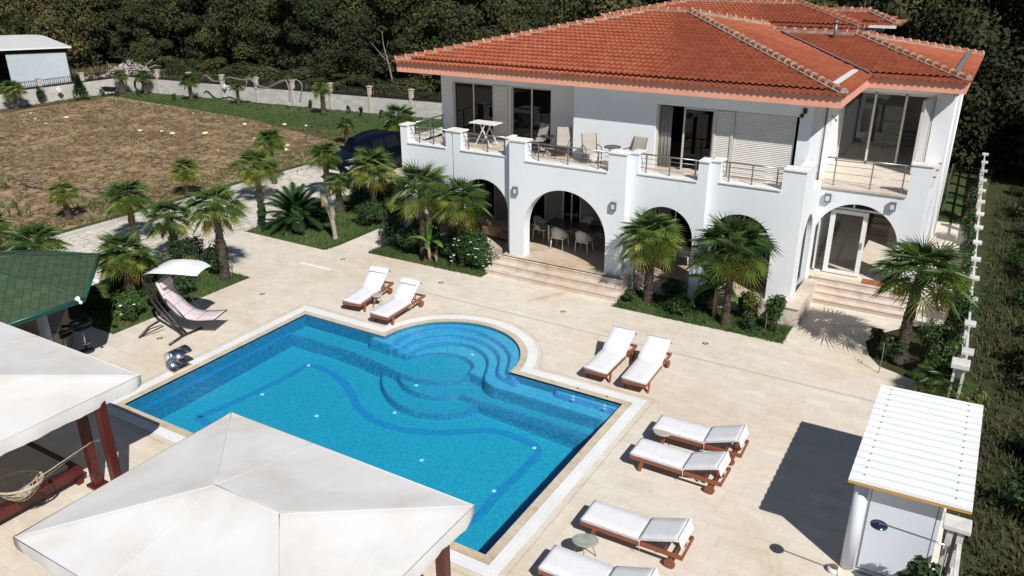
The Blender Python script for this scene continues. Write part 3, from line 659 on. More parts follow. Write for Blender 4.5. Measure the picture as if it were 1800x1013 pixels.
# porch floor and plinth, interior floors
a = MB(); a.box(-12.0, 1.95, 7.05, 20, 0.0, ZP-.03); a.box(-7.25, -3.0, 6.72, 7.0, 0, ZP-.03); a.build('plinth', M['step_stone'], villa)
a = MB(); a.box(-12.0, 2.0, 7.1, 20, ZP-.03, ZP); a.box(-7.5, -2.85, 6.42, 7.1, ZP-.03, ZP); a.build('porch_floor', M['porch_stone'], villa)
a = MB(); a.box(2.0, 5.04, 9.72, 20, 0.0, .66); a.build('porch_floor', M['deck'], villa)
a = MB(); a.box(-2.72, 1.95, 7.38, 7.46, .0, .60); a.box(2.0, 2.70, 6.74, 7.28, 0, .60); a.box(2.33, 2.70, 7.28, 9.42, 0, .60); a.build('plinth', M['step_stone'], villa)
# slab over the porch = balcony floor
a = MB(); a.box(-12.05, 1.98, 7.4, 9.7, 3.42, ZF); a.build('balcony_floor', M['porch_stone'], villa)
a = MB(); a.box(2.05, 5.04, 10.2, 19.9, 3.30, ZDL-.03); a.build('balcony_floor', M['deck'], villa)
a = MB(); a.box(-11.9, 2.0, 9.7, 19.9, 3.42, ZF-.01); a.build('upper_floor', M['porch_stone'], villa)
# steps
for i, (yf, zt) in enumerate(((5.80, .183), (6.08, .366), (6.36, .55))):
    a = MB(); a.box(-7.78+.12*i, -2.78, yf+.02, 6.9, zt-.183, zt-.035); a.box(-7.80+.12*i, -2.76, yf, 6.5 if i == 2 else 6.7, zt-.035, zt, bev=.005); a.build('step', M['step_stone'], villa)
for i, (yf, zt) in enumerate(((8.98, .165), (9.21, .33), (9.44, .495), (9.62, .662))):
    a = MB(); a.box(2.45, 5.35, yf+.02, 9.9, zt-.165, zt-.03); a.box(2.44, 5.36, yf, 9.88, zt-.03, zt, bev=.004); a.build('step', M['step_stone'], villa)
a = MB(); a.box(2.0, 2.72, 6.70, 7.28, .60, .64); a.box(2.32, 2.72, 7.28, 9.4, .60, .64); a.build('plinth_coping', M['step_stone'], villa)
# side terrace on the right
a = MB(); a.box(5.34, 6.2, 10.4, 17.0, 0, .28); a.box(6.2, 6.6, 11.5, 17.0, 0, .14); a.build('side_landing', M['step_stone'], villa)

def sliding_door(parent, x0, x1, z0, z1, y, panes, frame, glass, open_first=False, ft=.055, axis='x'):
    dr = MB()
    xs = [x0+(x1-x0)*i/panes for i in range(panes+1)]
    dr.box(x0, x1, y, y+.09, z1-ft, z1); dr.box(x0, x1, y, y+.09, z0, z0+ft)
    for i, x in enumerate(xs): dr.box(max(x-ft/2, x0) if i else x0, min(x+ft/2, x1) if i < panes else x1, y, y+.09, z0+ft, z1-ft) if 0 < i < panes else dr.box(x0 if i == 0 else x1-ft, x0+ft if i == 0 else x1, y, y+.09, z0+ft, z1-ft)
    o = dr.build('sliding_door', frame, parent)
    for i in range(panes):
        if open_first and i == 0: continue
        g = MB(); g.box(xs[i]+ft*.5, xs[i+1]-ft*.5, y+.04, y+.05, z0+ft, z1-ft); g.build('pane', glass, o)
    return o
def shutter(parent, x0, x1, z0, z1, y, m, lean=0):
    s = MB(); n = int((z1-z0)/.055); vs = []; fs = []
    for i in range(n):
        za = z0+(z1-z0)*i/n; zb = z0+(z1-z0)*(i+1)/n; zm = (za+zb)/2
        s.add([(x0, y, za), (x1, y, za), (x1, y-.016, zm), (x0, y-.016, zm), (x1, y, zb), (x0, y, zb)], [(0, 1, 2, 3), (3, 2, 4, 5)])
    return s.build('roller_shutter', m, parent)

# inner ground floor wall behind the arches
ZI1 = 3.42
opens = [(-11.5, -9.9, ZP, 2.9), (-9.2, -7.6, ZP, 2.9), (-6.9, -6.1, ZP, 2.9), (-5.3, -4.2, ZP, 2.9), (-3.2, -1.6, ZP, 2.9), (-.9, .9, ZP, 2.9)]
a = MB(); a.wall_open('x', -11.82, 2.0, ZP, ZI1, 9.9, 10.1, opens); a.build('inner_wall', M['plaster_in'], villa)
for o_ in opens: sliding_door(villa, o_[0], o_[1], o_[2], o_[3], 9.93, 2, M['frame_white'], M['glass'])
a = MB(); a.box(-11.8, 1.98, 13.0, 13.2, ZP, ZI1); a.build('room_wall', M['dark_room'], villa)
# side arch window on the corner return
o = MB(); o.box(2.10, 2.16, 7.95, 8.0, .64, 2.9); o.box(2.10, 2.16, 9.24, 9.29, .64, 2.9); o.box(2.10, 2.16, 8.55, 8.62, .64, 2.95); o.box(2.10, 2.16, 8.0, 9.24, .64, .70)
o = o.build('side_window', M['grey_metal'], villa); g = MB(); g.box(2.12, 2.13, 8.0, 9.24, .7, 2.98); g.build('pane', M['glass'], o)
# entrance glazing: white door leaf in a tall frame
e = MB()
e.box(2.34, 4.80, 10.22, 10.30, 2.86, 2.92); e.box(2.34, 2.40, 10.22, 10.30, .66, 2.86); e.box(4.72, 4.78, 10.22, 10.30, .66, 2.86); e.box(2.34, 3.85, 10.22, 10.30, .66, .70)
e.box(3.30, 3.35, 10.22, 10.30, 2.92, 3.25)
ent = e.build('entrance_frame', M['frame_white'], villa)
g = MB(); g.box(2.40, 2.66, 10.25, 10.26, .70, 2.86); g.box(4.45, 4.72, 10.25, 10.26, .70, 2.86); g.box(2.34, 4.76, 10.25, 10.26, 2.92, 3.2); g.build('side_pane', M['glass_clear'], ent)
e = MB(); e.box(2.68, 2.83, 10.16, 10.24, .70, 2.84); e.box(3.66, 3.80, 10.16, 10.24, .70, 2.84); e.box(2.83, 3.66, 10.16, 10.24, .70, .82); e.box(2.83, 3.66, 10.16, 10.24, 2.72, 2.84)
dl = e.build('entrance_door', M['frame_white'], villa); g = MB(); g.box(2.83, 3.66, 10.195, 10.205, .82, 2.72); g.build('pane', M['glass_clear'], dl)
h = MB(); h.box(3.70, 3.74, 10.12, 10.16, 1.65, 1.85); h.build('handle', M['grey_metal'], dl)
# rooms behind the entrance and the wing balcony
a = MB(); a.box(2.02, 2.10, 10.2, 19.9, .66, 3.3); a.wall_open('y', 10.2, 19.9, .66, 3.3, 4.97, 5.045, [(10.7, 13.3, .70, 2.95)]); a.build('room_wall', M['frame_white'], villa)  # same added opening carried through the room lining for the sunlight
a = MB(); a.box(2.1, 4.97, 18.0, 18.1, .66, 3.3); a.build('room_wall', M['plaster_in'], villa)
a = MB()
for i in range(7): a.box(3.4, 4.9, 15.0+.28*i, 15.28+.28*i, .66, .84+.18*i)
a.build('inner_stairs', M['porch_stone'], villa)

# upper storey -------------------------------------------------------------
YA, YC, ZT = 9.6, 8.5, 6.42
opA = [(-11.6, -9.02, ZF, 5.92), (-8.98, -7.28, ZF, 5.92)]
a = MB(); a.wall_open('x', -12.12, -5.9, ZF, ZT, YA, YA+.25, opA); a.build('upper_wall', M['plaster'], villa)
opC = [(-2.82, 1.66, ZF, 5.93)]
a = MB(); a.wall_open('x', -5.55, 2.03, ZF, ZT, YC, YC+.25, opC); a.box(-5.8, -5.55, YC, YA+.25, ZF, ZT); a.box(1.78, 2.03, YC+.25, 13.6, ZF-.3, ZT); a.build('upper_wall', M['plaster'], villa)
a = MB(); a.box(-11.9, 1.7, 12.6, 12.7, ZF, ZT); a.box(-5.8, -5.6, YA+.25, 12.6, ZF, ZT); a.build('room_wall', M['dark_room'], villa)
sliding_door(villa, -11.6, -9.78, ZF, 5.90, YA+.10, 2, M['frame_beige'], M['glass'])
f = MB(); f.box(-9.78, -9.02, YA+.02, YA+.10, ZF, 5.90); shA = f.build('shutter_panel', M['frame_beige'], villa); shutter(villa, -9.70, -9.12, ZF+.05, 5.86, YA+.015, M['shutter'])
sliding_door(villa, -8.98, -7.28, ZF, 5.90, YA+.10, 2, M['frame_beige'], M['glass'])
c = MB()
for i in range(14): c.tube([(-7.95+.045*i, YA+.30+.03*math.sin(i*1.9), ZF+.02), (-7.95+.045*i, YA+.30+.03*math.sin(i*1.9), 5.8)], .028, 6)
c.build('curtain', M['curtain'], villa)
sliding_door(villa, -1.93, -.92, ZF, 5.90, YC+.10, 1, M['frame_beige'], M['glass'])
f = MB(); f.box(-2.82, -2.76, YC+.08, YC+.2, ZF, 5.9); f.build('door_frame', M['frame_beige'], villa)
f = MB(); f.box(-.92, -.86, YC+.04, YC+.12, ZF, 5.9); f.box(-.36, -.28, YC+.04, YC+.12, ZF, 5.9); f.box(-.86, -.36, YC+.09, YC+.12, ZF, 5.9); f.build('shutter_panel', M['frame_beige'], villa)
shutter(villa, -.86, -.36, ZF+.04, 5.88, YC+.08, M['shutter']); shutter(villa, -.27, 1.56, ZF+.02, 5.90, YC+.11, M['shutter'])
f = MB(); f.box(1.56, 1.66, YC+.13, YC+.2, ZF, 5.93); f.box(-.28, 1.66, YC+.13, YC+.2, ZF, 5.93); f.build('shutter_rail', M['frame_beige'], villa)
c = MB()
for i in range(10): c.tube([(-2.74+.04*i, YC+.24+.03*math.sin(i*2.1), ZF+.02), (-2.74+.04*i, YC+.24+.03*math.sin(i*2.1), 5.85)], .026, 6)
c.build('curtain', M['plaster_in'], villa)
# wing: tall glazing, open leaf, room beyond
YD = 13.6
a = MB(); a.box(2.03, 5.04, YD, YD+.2, 6.10, ZT); a.box(4.86, 5.05, YD, YD+.2, ZDL, 6.10); a.box(2.02, 2.06, 8.76, YD, 5.9, ZT-.01); a.build('upper_wall', M['plaster'], villa)
w = MB()
for x in (2.06, 3.02, 3.97): w.box(x-.035, x+.035, YD+.02, YD+.10, ZDL, 6.08)
w.box(2.03, 4.86, YD+.02, YD+.10, 6.02, 6.10); w.box(2.03, 3.97, YD+.02, YD+.10, ZDL, ZDL+.05)
w = w.build('window_wall', M['frame_beige'], villa)
for x0, x1 in ((2.095, 2.985), (3.055, 3.935)):
    g = MB(); g.box(x0, x1, YD+.055, YD+.065, ZDL+.05, 6.02); g.build('pane', M['glass_clear'], w)
w = MB(); P0, P1 = Vector((4.80, YD, 0)), Vector((4.58, YD-.85, 0))
for z in (ZDL+.05, 6.02): w.bar((P0.x, P0.y, z), (P1.x, P1.y, z), .05, .07)
for p in (P0, P1): w.box(p.x-.04, p.x+.04, p.y-.04, p.y+.04, ZDL+.02, 6.05)
w = w.build('open_door_leaf', M['frame_beige'], villa); g = MB(); g.bar((P0.x, P0.y-.04, (ZDL+6.05)/2), (P1.x, P1.y+.04, (ZDL+6.05)/2), .01, 6.0-ZDL-.1); g.build('pane', M['glass_clear'], w)
a = MB(); a.box(2.05, 5.04, 17.4, 17.5, ZDL, ZT); a.box(2.03, 2.05, YD+.2, 17.4, ZDL, ZT); a.build('room_wall', M['plaster_in'], villa)
# inner stair rail seen through the glass
r = MB()
for z in (.35, .52, .68, .85): r.tube([(3.3, 15.6, ZDL+z), (4.7, 15.6, ZDL+z)], .012 if z < .8 else .02, 6)
for x in (3.3, 4.7): r.tube([(x, 15.6, ZDL), (x, 15.6, ZDL+.87)], .02, 6)
r.build('inner_railing', M['black_metal'], villa)

# balcony railings
def railing(x0, x1, y, zb, zt, posts, end_loops=True):
    r = MB(); r.tube([(x0, y, zt), (x1, y, zt)], .024, 8)
    for k_ in range(3):
        z = zb+.12+(zt-zb-.12)*(k_+.15)/3.1; r.tube([(x0, y, z), (x1, y, z)], .009, 6)
    o = r.build('railing', M['steel'], villa)
    for x in posts:
        p = MB(); p.box(x-.018, x+.018, y-.018, y+.018, zb, zt); p.disc((x, y, zb), .045, .012, 12); p.build('post', M['steel'], o)
for (x0, x1, y, arch, c0, c1), ps in zip(SEG, ((.25, .62), (.12, .55, .93), (.14, .5, .86), (.1, .5, .93), (.12, .5, .9))):
    railing(c0, c1, y+.16, ZL, ZC-.06, [c0+(c1-c0)*t for t in ps])
railing(2.34, 4.78, 10.05, ZDL, ZDL+.86, [2.62, 3.7, 4.6])
r = MB(); r.tube([(-11.97, 7.7, ZC-.06), (-11.97, 9.5, ZC-.06)], .024, 8)
for z in (4.05, 4.22, 4.4): r.tube([(-11.97, 7.7, z), (-11.97, 9.5, z)], .009, 6)
r = r.build('railing', M['steel'], villa)
for y in (8.6, 9.4): p = MB(); p.box(-11.99, -11.95, y-.018, y+.018, ZF, ZC-.06); p.build('post', M['steel'], r)
# wall lamps
def lamp(x, y, z, ln):
    b = MB(); b.box(x-.09, x+.09, y-.04, y, z-.12, z+.12, bev=.008); b.box(x-.10, x+.10, y-.10, y-.04, z+.08, z+.14); b.box(x-.10, x+.10, y-.10, y-.04, z-.14, z-.10); b.box(x-.10, x-.07, y-.10, y-.04, z-.10, z+.08); b.box(x+.07, x+.10, y-.10, y-.04, z-.10, z+.08)
    o = b.build('wall_lamp', M['grey_metal'], villa); g = MB(); g.box(x-.068, x+.068, y-.085, y-.042, z-.098, z+.078); g.build('lamp_glass', M['lamp_glass'], o)
lamp(-7.0, 6.65, 2.93, 0); lamp(-3.35, 6.65, 2.93, 0); lamp(2.56, 9.9, 3.26, 0); lamp(4.45, 9.9, 3.26, 0)
# camera on the wall, spot on the return, downpipes
b = MB(); b.box(1.72, 1.84, YC-.03, YC, 6.05, 6.20); b.lathe([(.0, -.07), (.05, -.05), (.065, 0), (.05, .05), (0, .065)], (1.72, YC-.09, 5.99), 14); b.build('security_camera', M['black_plastic'], villa)
b = MB(); b.tube([(2.03, 11.6, 5.5), (2.14, 11.55, 5.48), (2.2, 11.5, 5.36)], .035, 8); b.build('wall_spotlight', M['steel_bright'], villa)
b = MB(); b.tube([(2.09, 10.3, ZDL), (2.09, 10.3, 6.42)], .03, 8); b.build('downpipe', M['grey_metal'], villa)
for y, z in ((14.2, .3), (18.0, .1)): b = MB(); b.tube([(5.42, y, z), (5.42, y, 6.4)], .035, 8); b.build('downpipe', M['frame_white'], villa)
for y in (10.6, 11.6, 12.6):
    b = MB(); b.box(5.335, 5.42, y, y+.05, 4.1, 4.14); b.build('bracket', M['grey_metal'], villa)

# ---------------------------------------------------------------- roof
def roof_face(p0, u, v, L, depth, lo, hi, slope, name_parent, first_drop=True, amp=.036, pitch=.195, course=.36, lift=.075):
    """p0: eave start; u: unit along eave; v: unit inward (plan); lo(d), hi(d): extent along u at plan depth d; tiles as real relief"""
    p0 = Vector(p0); u = Vector(u); v = Vector(v); m = MB(); nc = int(math.ceil(depth/course))
    for c in range(nc):
        d0 = c*course; d1 = min(depth, (c+1)*course)
        a0, a1, b0, b1 = lo(d0), hi(d0), lo(d1), hi(d1)
        if a1-a0 < .05: break
        n = max(2, int((a1-a0)/(pitch/7))); rows = []
        for d, s0, s1, lf in ((d0, a0, a1, lift), (d1, b0, b1, 0.004)):
            row = []
            for i in range(n+1):
                s = s0+(s1-s0)*i/n; ph = (s/pitch) % 1.0
                w = math.sin(PI*min(ph/.62, 1.0)) if ph < .62 else -.45*math.sin(PI*(ph-.62)/.38)
                drop = -.05 if (c == 0 and first_drop) else 0
                q = p0+u*s+v*d; row.append((q.x, q.y, p0.z+d*slope+amp*w+lf+drop))
            rows.append(row)
        low = [(x, y, z-max(.02, lift*.8)) for x, y, z in rows[0]]
        m.add(low+rows[0]+rows[1], [(i, i+1, n+2+i, n+1+i) for i in range(n)]+[(n+1+i, n+2+i, 2*n+3+i, 2*n+2+i) for i in range(n)], False)
    return m.build('roof_tiles', M['tile'], name_parent)
def ridge_caps(path, parent, r=.105, pitch=.36, name='ridge_tiles'):
    a = MB(); mo = MB()
    for A, B in zip(path[:-1], path[1:]):
        A, B = Vector(A), Vector(B); L = (B-A).length; n = max(1, int(L/pitch)); dv = (B-A)/n; t = dv.normalized(); sd = t.cross(Vector((0, 0, 1))).normalized(); up = sd.cross(t)
        mo.bar(A-up*.01, B-up*.01, .33, .13, up)
        for i in range(n):
            p = A+dv*i; q = p+dv*1.12; ring0 = []; ring1 = []
            for j in range(9):
                ang = PI*j/8; o = sd*math.cos(ang)+up*math.sin(ang)
                ring0.append(p+o*(r*1.16)+up*.045); ring1.append(q+o*(r*.86)+up*.02)
            a.add(ring0+ring1, [(j, j+1, 10+j, 9+j) for j in range(8)], True)
            a.add([p+up*.02]+ring0, [(0, j+2, j+1) for j in range(8)], False)
            kk = (i*7+int(L*10)) % 5; wd = .012+.010*kk; ra = []; rb = []
            for j in range(9):
                ang = PI*j/8; o = sd*math.cos(ang)+up*math.sin(ang); ra.append(p-t*.03+o*(r*1.24)+up*.045); rb.append(p+t*wd+o*(r*1.19)+up*.045)
            mo.add(ra+rb, [(j, j+1, 10+j, 9+j) for j in range(8)], True); mo.add([p-t*.03+up*.01]+ra, [(0, j+2, j+1) for j in range(8)])
    mo.build('ridge_mortar', M['mortar'], parent); return a.build(name, M['tile'], parent)
ZE = 6.76; SL = .22
rf = MB(); rf.box(-12.8, 2.80, 7.90, 21.9, 6.40, 6.45); rf = rf.build('soffit', M['plaster'], villa)
s2 = MB(); s2.box(2.80, 5.62, 12.36, 20.1, 6.402, 6.45); s2.build('soffit', M['plaster'], villa)
fa = MB()
for a_, b_ in (((-12.84, 7.83), (2.86, 7.83)), ((2.86, 7.83), (2.86, 12.3)), ((2.86, 12.3), (5.70, 12.3)), ((5.70, 12.3), (5.70, 20.2)), ((5.70, 20.2), (2.86, 20.2)), ((-12.84, 22.0), (-12.84, 7.83))):
    dx, dy = b_[0]-a_[0], b_[1]-a_[1]; L = math.hypot(dx, dy); nx_, ny_ = dy/L, -dx/L
    vs = [(a_[0], a_[1], 6.385), (b_[0], b_[1], 6.385), (b_[0], b_[1], ZE-.035), (a_[0], a_[1], ZE-.035)]
    ins = [(x-nx_*.08, y-ny_*.08, z) for x, y, z in vs]
    fa.add(vs+ins, [(0, 1, 2, 3), (7, 6, 5, 4), (0, 4, 5, 1), (3, 2, 6, 7)])
fa.build('fascia', M['salmon'], villa)
HW = 7.13
fx0, fx1, fy = -12.95, 2.97, 7.72
zt = ZE+HW*SL; ym = fy+HW
a = MB(); a.add([(fx0+.2, fy+.2, ZE-.02), (fx1-.2, fy+.2, ZE-.02), (fx1-HW, ym, zt-.08), (fx0+HW, ym, zt-.08), (fx1-.2, fy+2*HW-.2, ZE-.02), (fx0+.2, fy+2*HW-.2, ZE-.02)], [(0, 1, 2, 3), (1, 4, 2), (4, 5, 3, 2), (5, 0, 3)]); roof = a.build('roof', M['gutter_dark'], villa)
W_ = fx1-fx0
roof_face((fx0, fy, ZE), (1, 0, 0), (0, 1, 0), W_, HW, lambda d: d, lambda d: W_-d, SL, roof)
roof_face((fx1, fy, ZE), (0, 1, 0), (-1, 0, 0), 2*HW, HW, lambda d: d, lambda d: 2*HW-d, SL, roof, False, lift=.02)
roof_face((fx0, fy+2*HW, ZE), (0, -1, 0), (1, 0, 0), 2*HW, HW, lambda d: d, lambda d: 2*HW-d, SL, roof)
roof_face((fx1, fy+2*HW, ZE), (-1, 0, 0), (0, -1, 0), W_, HW, lambda d: d, lambda d: W_-d, SL, roof)
wy0, wy1, wx = 12.18, 20.3, 5.80; ww = (wy1-wy0)/2; xr = 3.02-ww+.0
# wing hip: front, right, rear slopes; inner ends run into the main slope
roof_face((-1.3, wy0, ZE), (1, 0, 0), (0, 1, 0), wx+1.3, ww, lambda d: max(0.0, 4.3-d), lambda d: wx+1.3-d, SL, roof)
roof_face((wx, wy0, ZE), (0, 1, 0), (-1, 0, 0), wy1-wy0, ww, lambda d: d, lambda d: wy1-wy0-d, SL, roof, False, lift=.02)
roof_face((wx, wy1, ZE), (-1, 0, 0), (0, -1, 0), wx+1.3, ww, lambda d: d, lambda d: wx+1.3-max(0.0, 4.3-d), SL, roof)
zt = ZE+HW*SL; zw = ZE+ww*SL; ym = fy+HW; yw = wy0+ww
ridge_caps([(fx0+.1, fy+.1, ZE+.02), (fx0+HW, ym, zt+.03)], roof); ridge_caps([(fx1-.12, fy+.12, ZE+.03), (fx1-HW, ym, zt+.03)], roof)
ridge_caps([(fx0+HW, ym, zt+.03), (fx1-HW, ym, zt+.03)], roof)
ridge_caps([(fx1-HW, ym, zt+.03), (fx1-HW+2.4, ym+2.4, zt-2.4*SL+.03)], roof); ridge_caps([(fx0+.1, fy+2*HW-.1, ZE+.02), (fx0+HW, ym, zt+.03)], roof)
ridge_caps([(wx-.12, wy0+.12, ZE+.03), (wx-ww, yw, zw+.03)], roof); ridge_caps([(wx-ww, yw, zw+.03), (-1.6, yw, zw+.03)], roof); ridge_caps([(wx-.12, wy1-.12, ZE+.03), (wx-ww, yw, zw+.03)], roof)
# back block
bz = 7.70; bsl = .2
roof_face((-9.9, 19.0, bz), (1, 0, 0), (0, 1, 0), 11.4, 3.1, lambda d: d, lambda d: 11.4-d, bsl, roof)
roof_face((1.5, 19.0, bz), (0, 1, 0), (-1, 0, 0), 6.2, 3.1, lambda d: d, lambda d: 6.2-d, bsl, roof)
roof_face((1.5, 25.2, bz), (-1, 0, 0), (0, -1, 0), 11.4, 3.1, lambda d: d, lambda d: 11.4-d, bsl, roof)
roof_face((-9.9, 25.2, bz), (0, -1, 0), (1, 0, 0), 6.2, 3.1, lambda d: d, lambda d: 6.2-d, bsl, roof)
bt = bz+3.1*bsl
ridge_caps([(-9.8, 19.1, bz+.03), (-6.8, 22.1, bt+.03)], roof); ridge_caps([(-6.8, 22.1, bt+.03), (-1.6, 22.1, bt+.03)], roof); ridge_caps([(-1.6, 22.1, bt+.03), (1.4, 19.1, bz+.03)], roof)
# small dormer hip on the back block
roof_face((-.4, 20.6, bz+.03), (1, 0, 0), (0, 1, 0), 3.0, 1.35, lambda d: 0, lambda d: 3.0-d, .28, roof); roof_face((2.6, 20.6, bz+.03), (0, 1, 0), (-1, 0, 0), 2.7, 1.35, lambda d: d, lambda d: 2.7-d, .28, roof)
ridge_caps([(2.5, 20.7, bz+.05), (1.25, 21.95, bz+.44)], roof); ridge_caps([(1.25, 21.95, bz+.44), (-.2, 21.95, bz+.44)], roof)
b = MB(); b.box(.8, 2.5, 20.5, 20.6, bz-.10, bz-.0); b.build('gutter', M['white_pvc'], villa); b = MB(); b.box(.9, 1.7, 21.2, 23.2, 6.9, bz-.1); b.build('attic_wall', M['plaster_in'], villa)
# gutters let into the slopes one course above the eave
b = MB()
for y in (8.2,): b.bar((2.48, 8.5, ZE+.19), (2.48, 11.9, ZE+.19), .17, .05)
b.build('gutter', M['white_pvc'], villa)
b = MB(); b.bar((5.31, 12.9, ZE+.20), (5.31, 19.8, ZE+.20), .16, .05); b.build('gutter', M['gutter_dark'], villa)
b = MB(); b.tube([(1.05, 15.7, zw-.2), (1.05, 15.7, zw+.42)], .055, 10); b.lathe([(.075, 0), (.075, .07), (0, .11)], (1.05, 15.7, zw+.42), 12); b.build('vent_pipe', M['grey_metal'], villa)
b = MB(); b.bar((2.9, 12.25, ZE+.085), (-1.15, 16.3, ZE+.085+4.07*SL), .07, .05); b.build('valley_gutter', M['gutter_dark'], villa)
# ================================================================ sun loungers
def make_lounger(label, loc, rotz, angle, pillow, teak='teak'):
    """foot at local y=0, head towards +y"""
    W2, RZ = .31, .30
    t = thing('sun_lounger', label, 'sun lounger', loc, rotz, 'teak sun loungers around the pool')
    f = MB()
    for s in (-1, 1): f.box(s*W2-.018, s*W2+.018, 0, 2.04, RZ-.045, RZ+.045, bev=.005)
    f.box(-W2, W2, .0, .035, RZ-.045, RZ+.04); f.box(-W2-.02, W2+.02, 2.0, 2.04, RZ-.035, RZ+.03); f.box(-W2, W2, 1.22, 1.26, RZ-.05, RZ-.0)
    f.build('frame', M[teak], t)
    sl = MB()
    for i in range(14): sl.box(-W2+.018, W2-.018, .06+.085*i, .06+.085*i+.062, RZ+.028, RZ+.043)
    sl.build('slats', M[teak], t)
    for s in (-1, 1):
        l = MB(); l.bar((s*(W2+.01), .30, RZ-.02), (s*(W2+.01), .24, 0), .035, .075, (0, 1, 0)); l.build('leg', M[teak], t)
        l = MB(); l.bar((s*(W2-.03), 1.78, RZ-.03), (s*(W2-.03), 1.80, .09), .035, .07, (0, 1, 0)); l.build('leg', M[teak], t)
        w = MB(); n = 22
        w.add([(s*(W2+.02)+dx, 1.81+.105*math.cos(2*PI*i/n), .105+.105*math.sin(2*PI*i/n)) for dx in (-.018, .018) for i in range(n)],
              [tuple(range(n-1, -1, -1)), tuple(range(n, 2*n))]+[(i, (i+1) % n, n+(i+1) % n, n+i) for i in range(n)])
        w = w.build('wheel', M[teak], t)
        h = MB()
        for q in range(6):
            a = 2*PI*q/6; h.tube([(s*(W2+.02)-.0195, 1.81+.062*math.cos(a), .105+.062*math.sin(a)), (s*(W2+.02)+.0195, 1.81+.062*math.cos(a), .105+.062*math.sin(a))], .011, 8)
        h.build('wheel_holes', M['black_plastic'], w)
    ax = MB(); ax.tube([(-W2, 1.81, .105), (W2, 1.81, .105)], .015, 8); ax.build('axle', M[teak], t)
    ca, sa = math.cos(angle), math.sin(angle); hy, hz_ = 1.20, RZ+.05
    def bk(y, z): return (hy+y*ca-z*sa, hz_+y*sa+z*ca)
    b = MB()
    for s in (-1, 1):
        p, q = bk(0, 0), bk(.80, 0); b.bar((s*(W2-.05), *p), (s*(W2-.05), *q), .03, .045)
    for i in range(8):
        p = bk(.04+.098*i, .0); q = bk(.04+.098*i+.06, .0); b.bar((0, *p), (0, *q), W2*2-.1, .018)
    p = bk(.55, -.02); b.bar((-.2, *p), (-.2, 1.66, RZ-.03), .022, .022); b.bar((.2, *p), (.2, 1.66, RZ-.03), .022, .022); b.bar((-.2, 1.66, RZ-.03), (.2, 1.66, RZ-.03), .022, .022)
    b.build('backrest', M[teak], t)
    # mattress: one swept cushion with a soft bend
    c = MB(); CW = .335; th = .075; prof = []
    for i in range(26):
        y = 1.20*i/25; prof.append((y+.0, RZ+.048, 0.0))
    for i in range(1, 18): y = .80*i/17; q = bk(y, .02); prof.append((q[0], q[1], angle))
    secs = []; n = 12
    for i, (y, z, a) in enumerate(prof):
        e = min(i, len(prof)-1-i); puff = th*(1 if e > 0 else .75); puff *= (.86 if abs(i-25) < 1 else 1)
        cw = CW*(1 if e > 0 else .975)+.004*math.sin(i*2.3); ring = []
        for X_, Z_ in ((-1, .18), (-1.0, .8), (-.96, 1), (-.5, 1.04), (0, 1.05), (.5, 1.04), (.96, 1), (1, .8), (1, .18), (.9, 0), (0, 0), (-.9, 0)):
            h_ = Z_*puff; ring.append((X_*cw, y-h_*math.sin(a), z+h_*math.cos(a)))
        secs.append(ring)
    vs = [p for r in secs for p in r]; m = len(secs)
    fs = [(i*n+j, (i+1)*n+j, (i+1)*n+(j+1) % n, i*n+(j+1) % n) for i in range(m-1) for j in range(n)]+[tuple(range(n)), tuple((m-1)*n+j for j in range(n-1, -1, -1))]
    c.add(vs, fs, True); c = c.build('mattress', M['cushion'], t)
    pi_ = MB()
    for s in (-1, 1): pi_.tube([(s*CW*1.0, r[1][1], r[1][2]) for r in secs], .006, 5); pi_.tube([(s*CW*1.0, r[0][1], r[0][2]) for r in secs], .005, 5)
    pi_.tube([(-CW, secs[0][0][1]-.002, secs[0][1][2]), (CW, secs[0][0][1]-.002, secs[0][1][2])], .005, 5)
    pi_.build('piping', M['cushion_edge'], c)
    st_ = MB()
    for s in (-1, 1): st_.tube([(s*(CW+.003), 1.2, RZ+.1), (s*(CW+.012), 1.21, RZ), (s*(CW+.002), 1.22, RZ-.13)], .007, 5)
    st_.build('tie_strap', M['cushion'], c)
    q = bk(.80, .03); hd = MB(); p2 = bk(.80, .10)
    hd.bar((-0, *bk(.815, .1)), (-0, *bk(.815, -.13)), CW*2, .014, (0, 1, 0)); hd.build('head_flap', M['cushion'], c)
    if pillow:
        p = MB(); vs = []
        for i in range(9):
            y = .60+.19*i/8; hgt = .105+.025*math.sin(PI*i/8); a0 = bk(y, hgt); vs.append([(-CW*.97, *a0), (-CW*.5, a0[0], a0[1]+.008), (CW*.5, a0[0], a0[1]+.008), (CW*.97, *a0)])
        f0 = [p_ for r in vs for p_ in r]; p.add(f0, [(i*4+j, (i+1)*4+j, (i+1)*4+j+1, i*4+j+1) for i in range(8) for j in range(3)], True)
        a0, a1 = bk(.595, .104), bk(.795, .104); b0, b1 = bk(.595, .08), bk(.795, .08)
        for s in (-1, 1): p.add([(s*CW*.97, *a0), (s*CW*.97, *a1), (s*CW*.97, *b1), (s*CW*.97, *b0)], [(0, 1, 2, 3)])
        p.build('head_pillow', M['cushion'], c); e = MB(); e.tube([(-CW*.97, *bk(.592, .103)), (CW*.97, *bk(.592, .103))], .009, 5); e.build('pillow_seam', M['gutter_dark'], c)
    return t
R_ = math.radians
make_lounger('white cushioned lounger with raised head pillow, left of the small side table near the walkway', (-9.55, .82, 0), R_(8), R_(38), True)
make_lounger('white cushioned lounger with raised head pillow, nearer the round pool bay of the left pair', (-8.18, .50, 0), R_(3), R_(38), True)
make_lounger('plain white lounger in front of the palm island, closer to the round pool bay', (-1.06, .62, 0), R_(0), R_(32), False)
make_lounger('plain white lounger in front of the palm island, at the pool corner side', (.02, .62, 0), R_(2), R_(30), False)
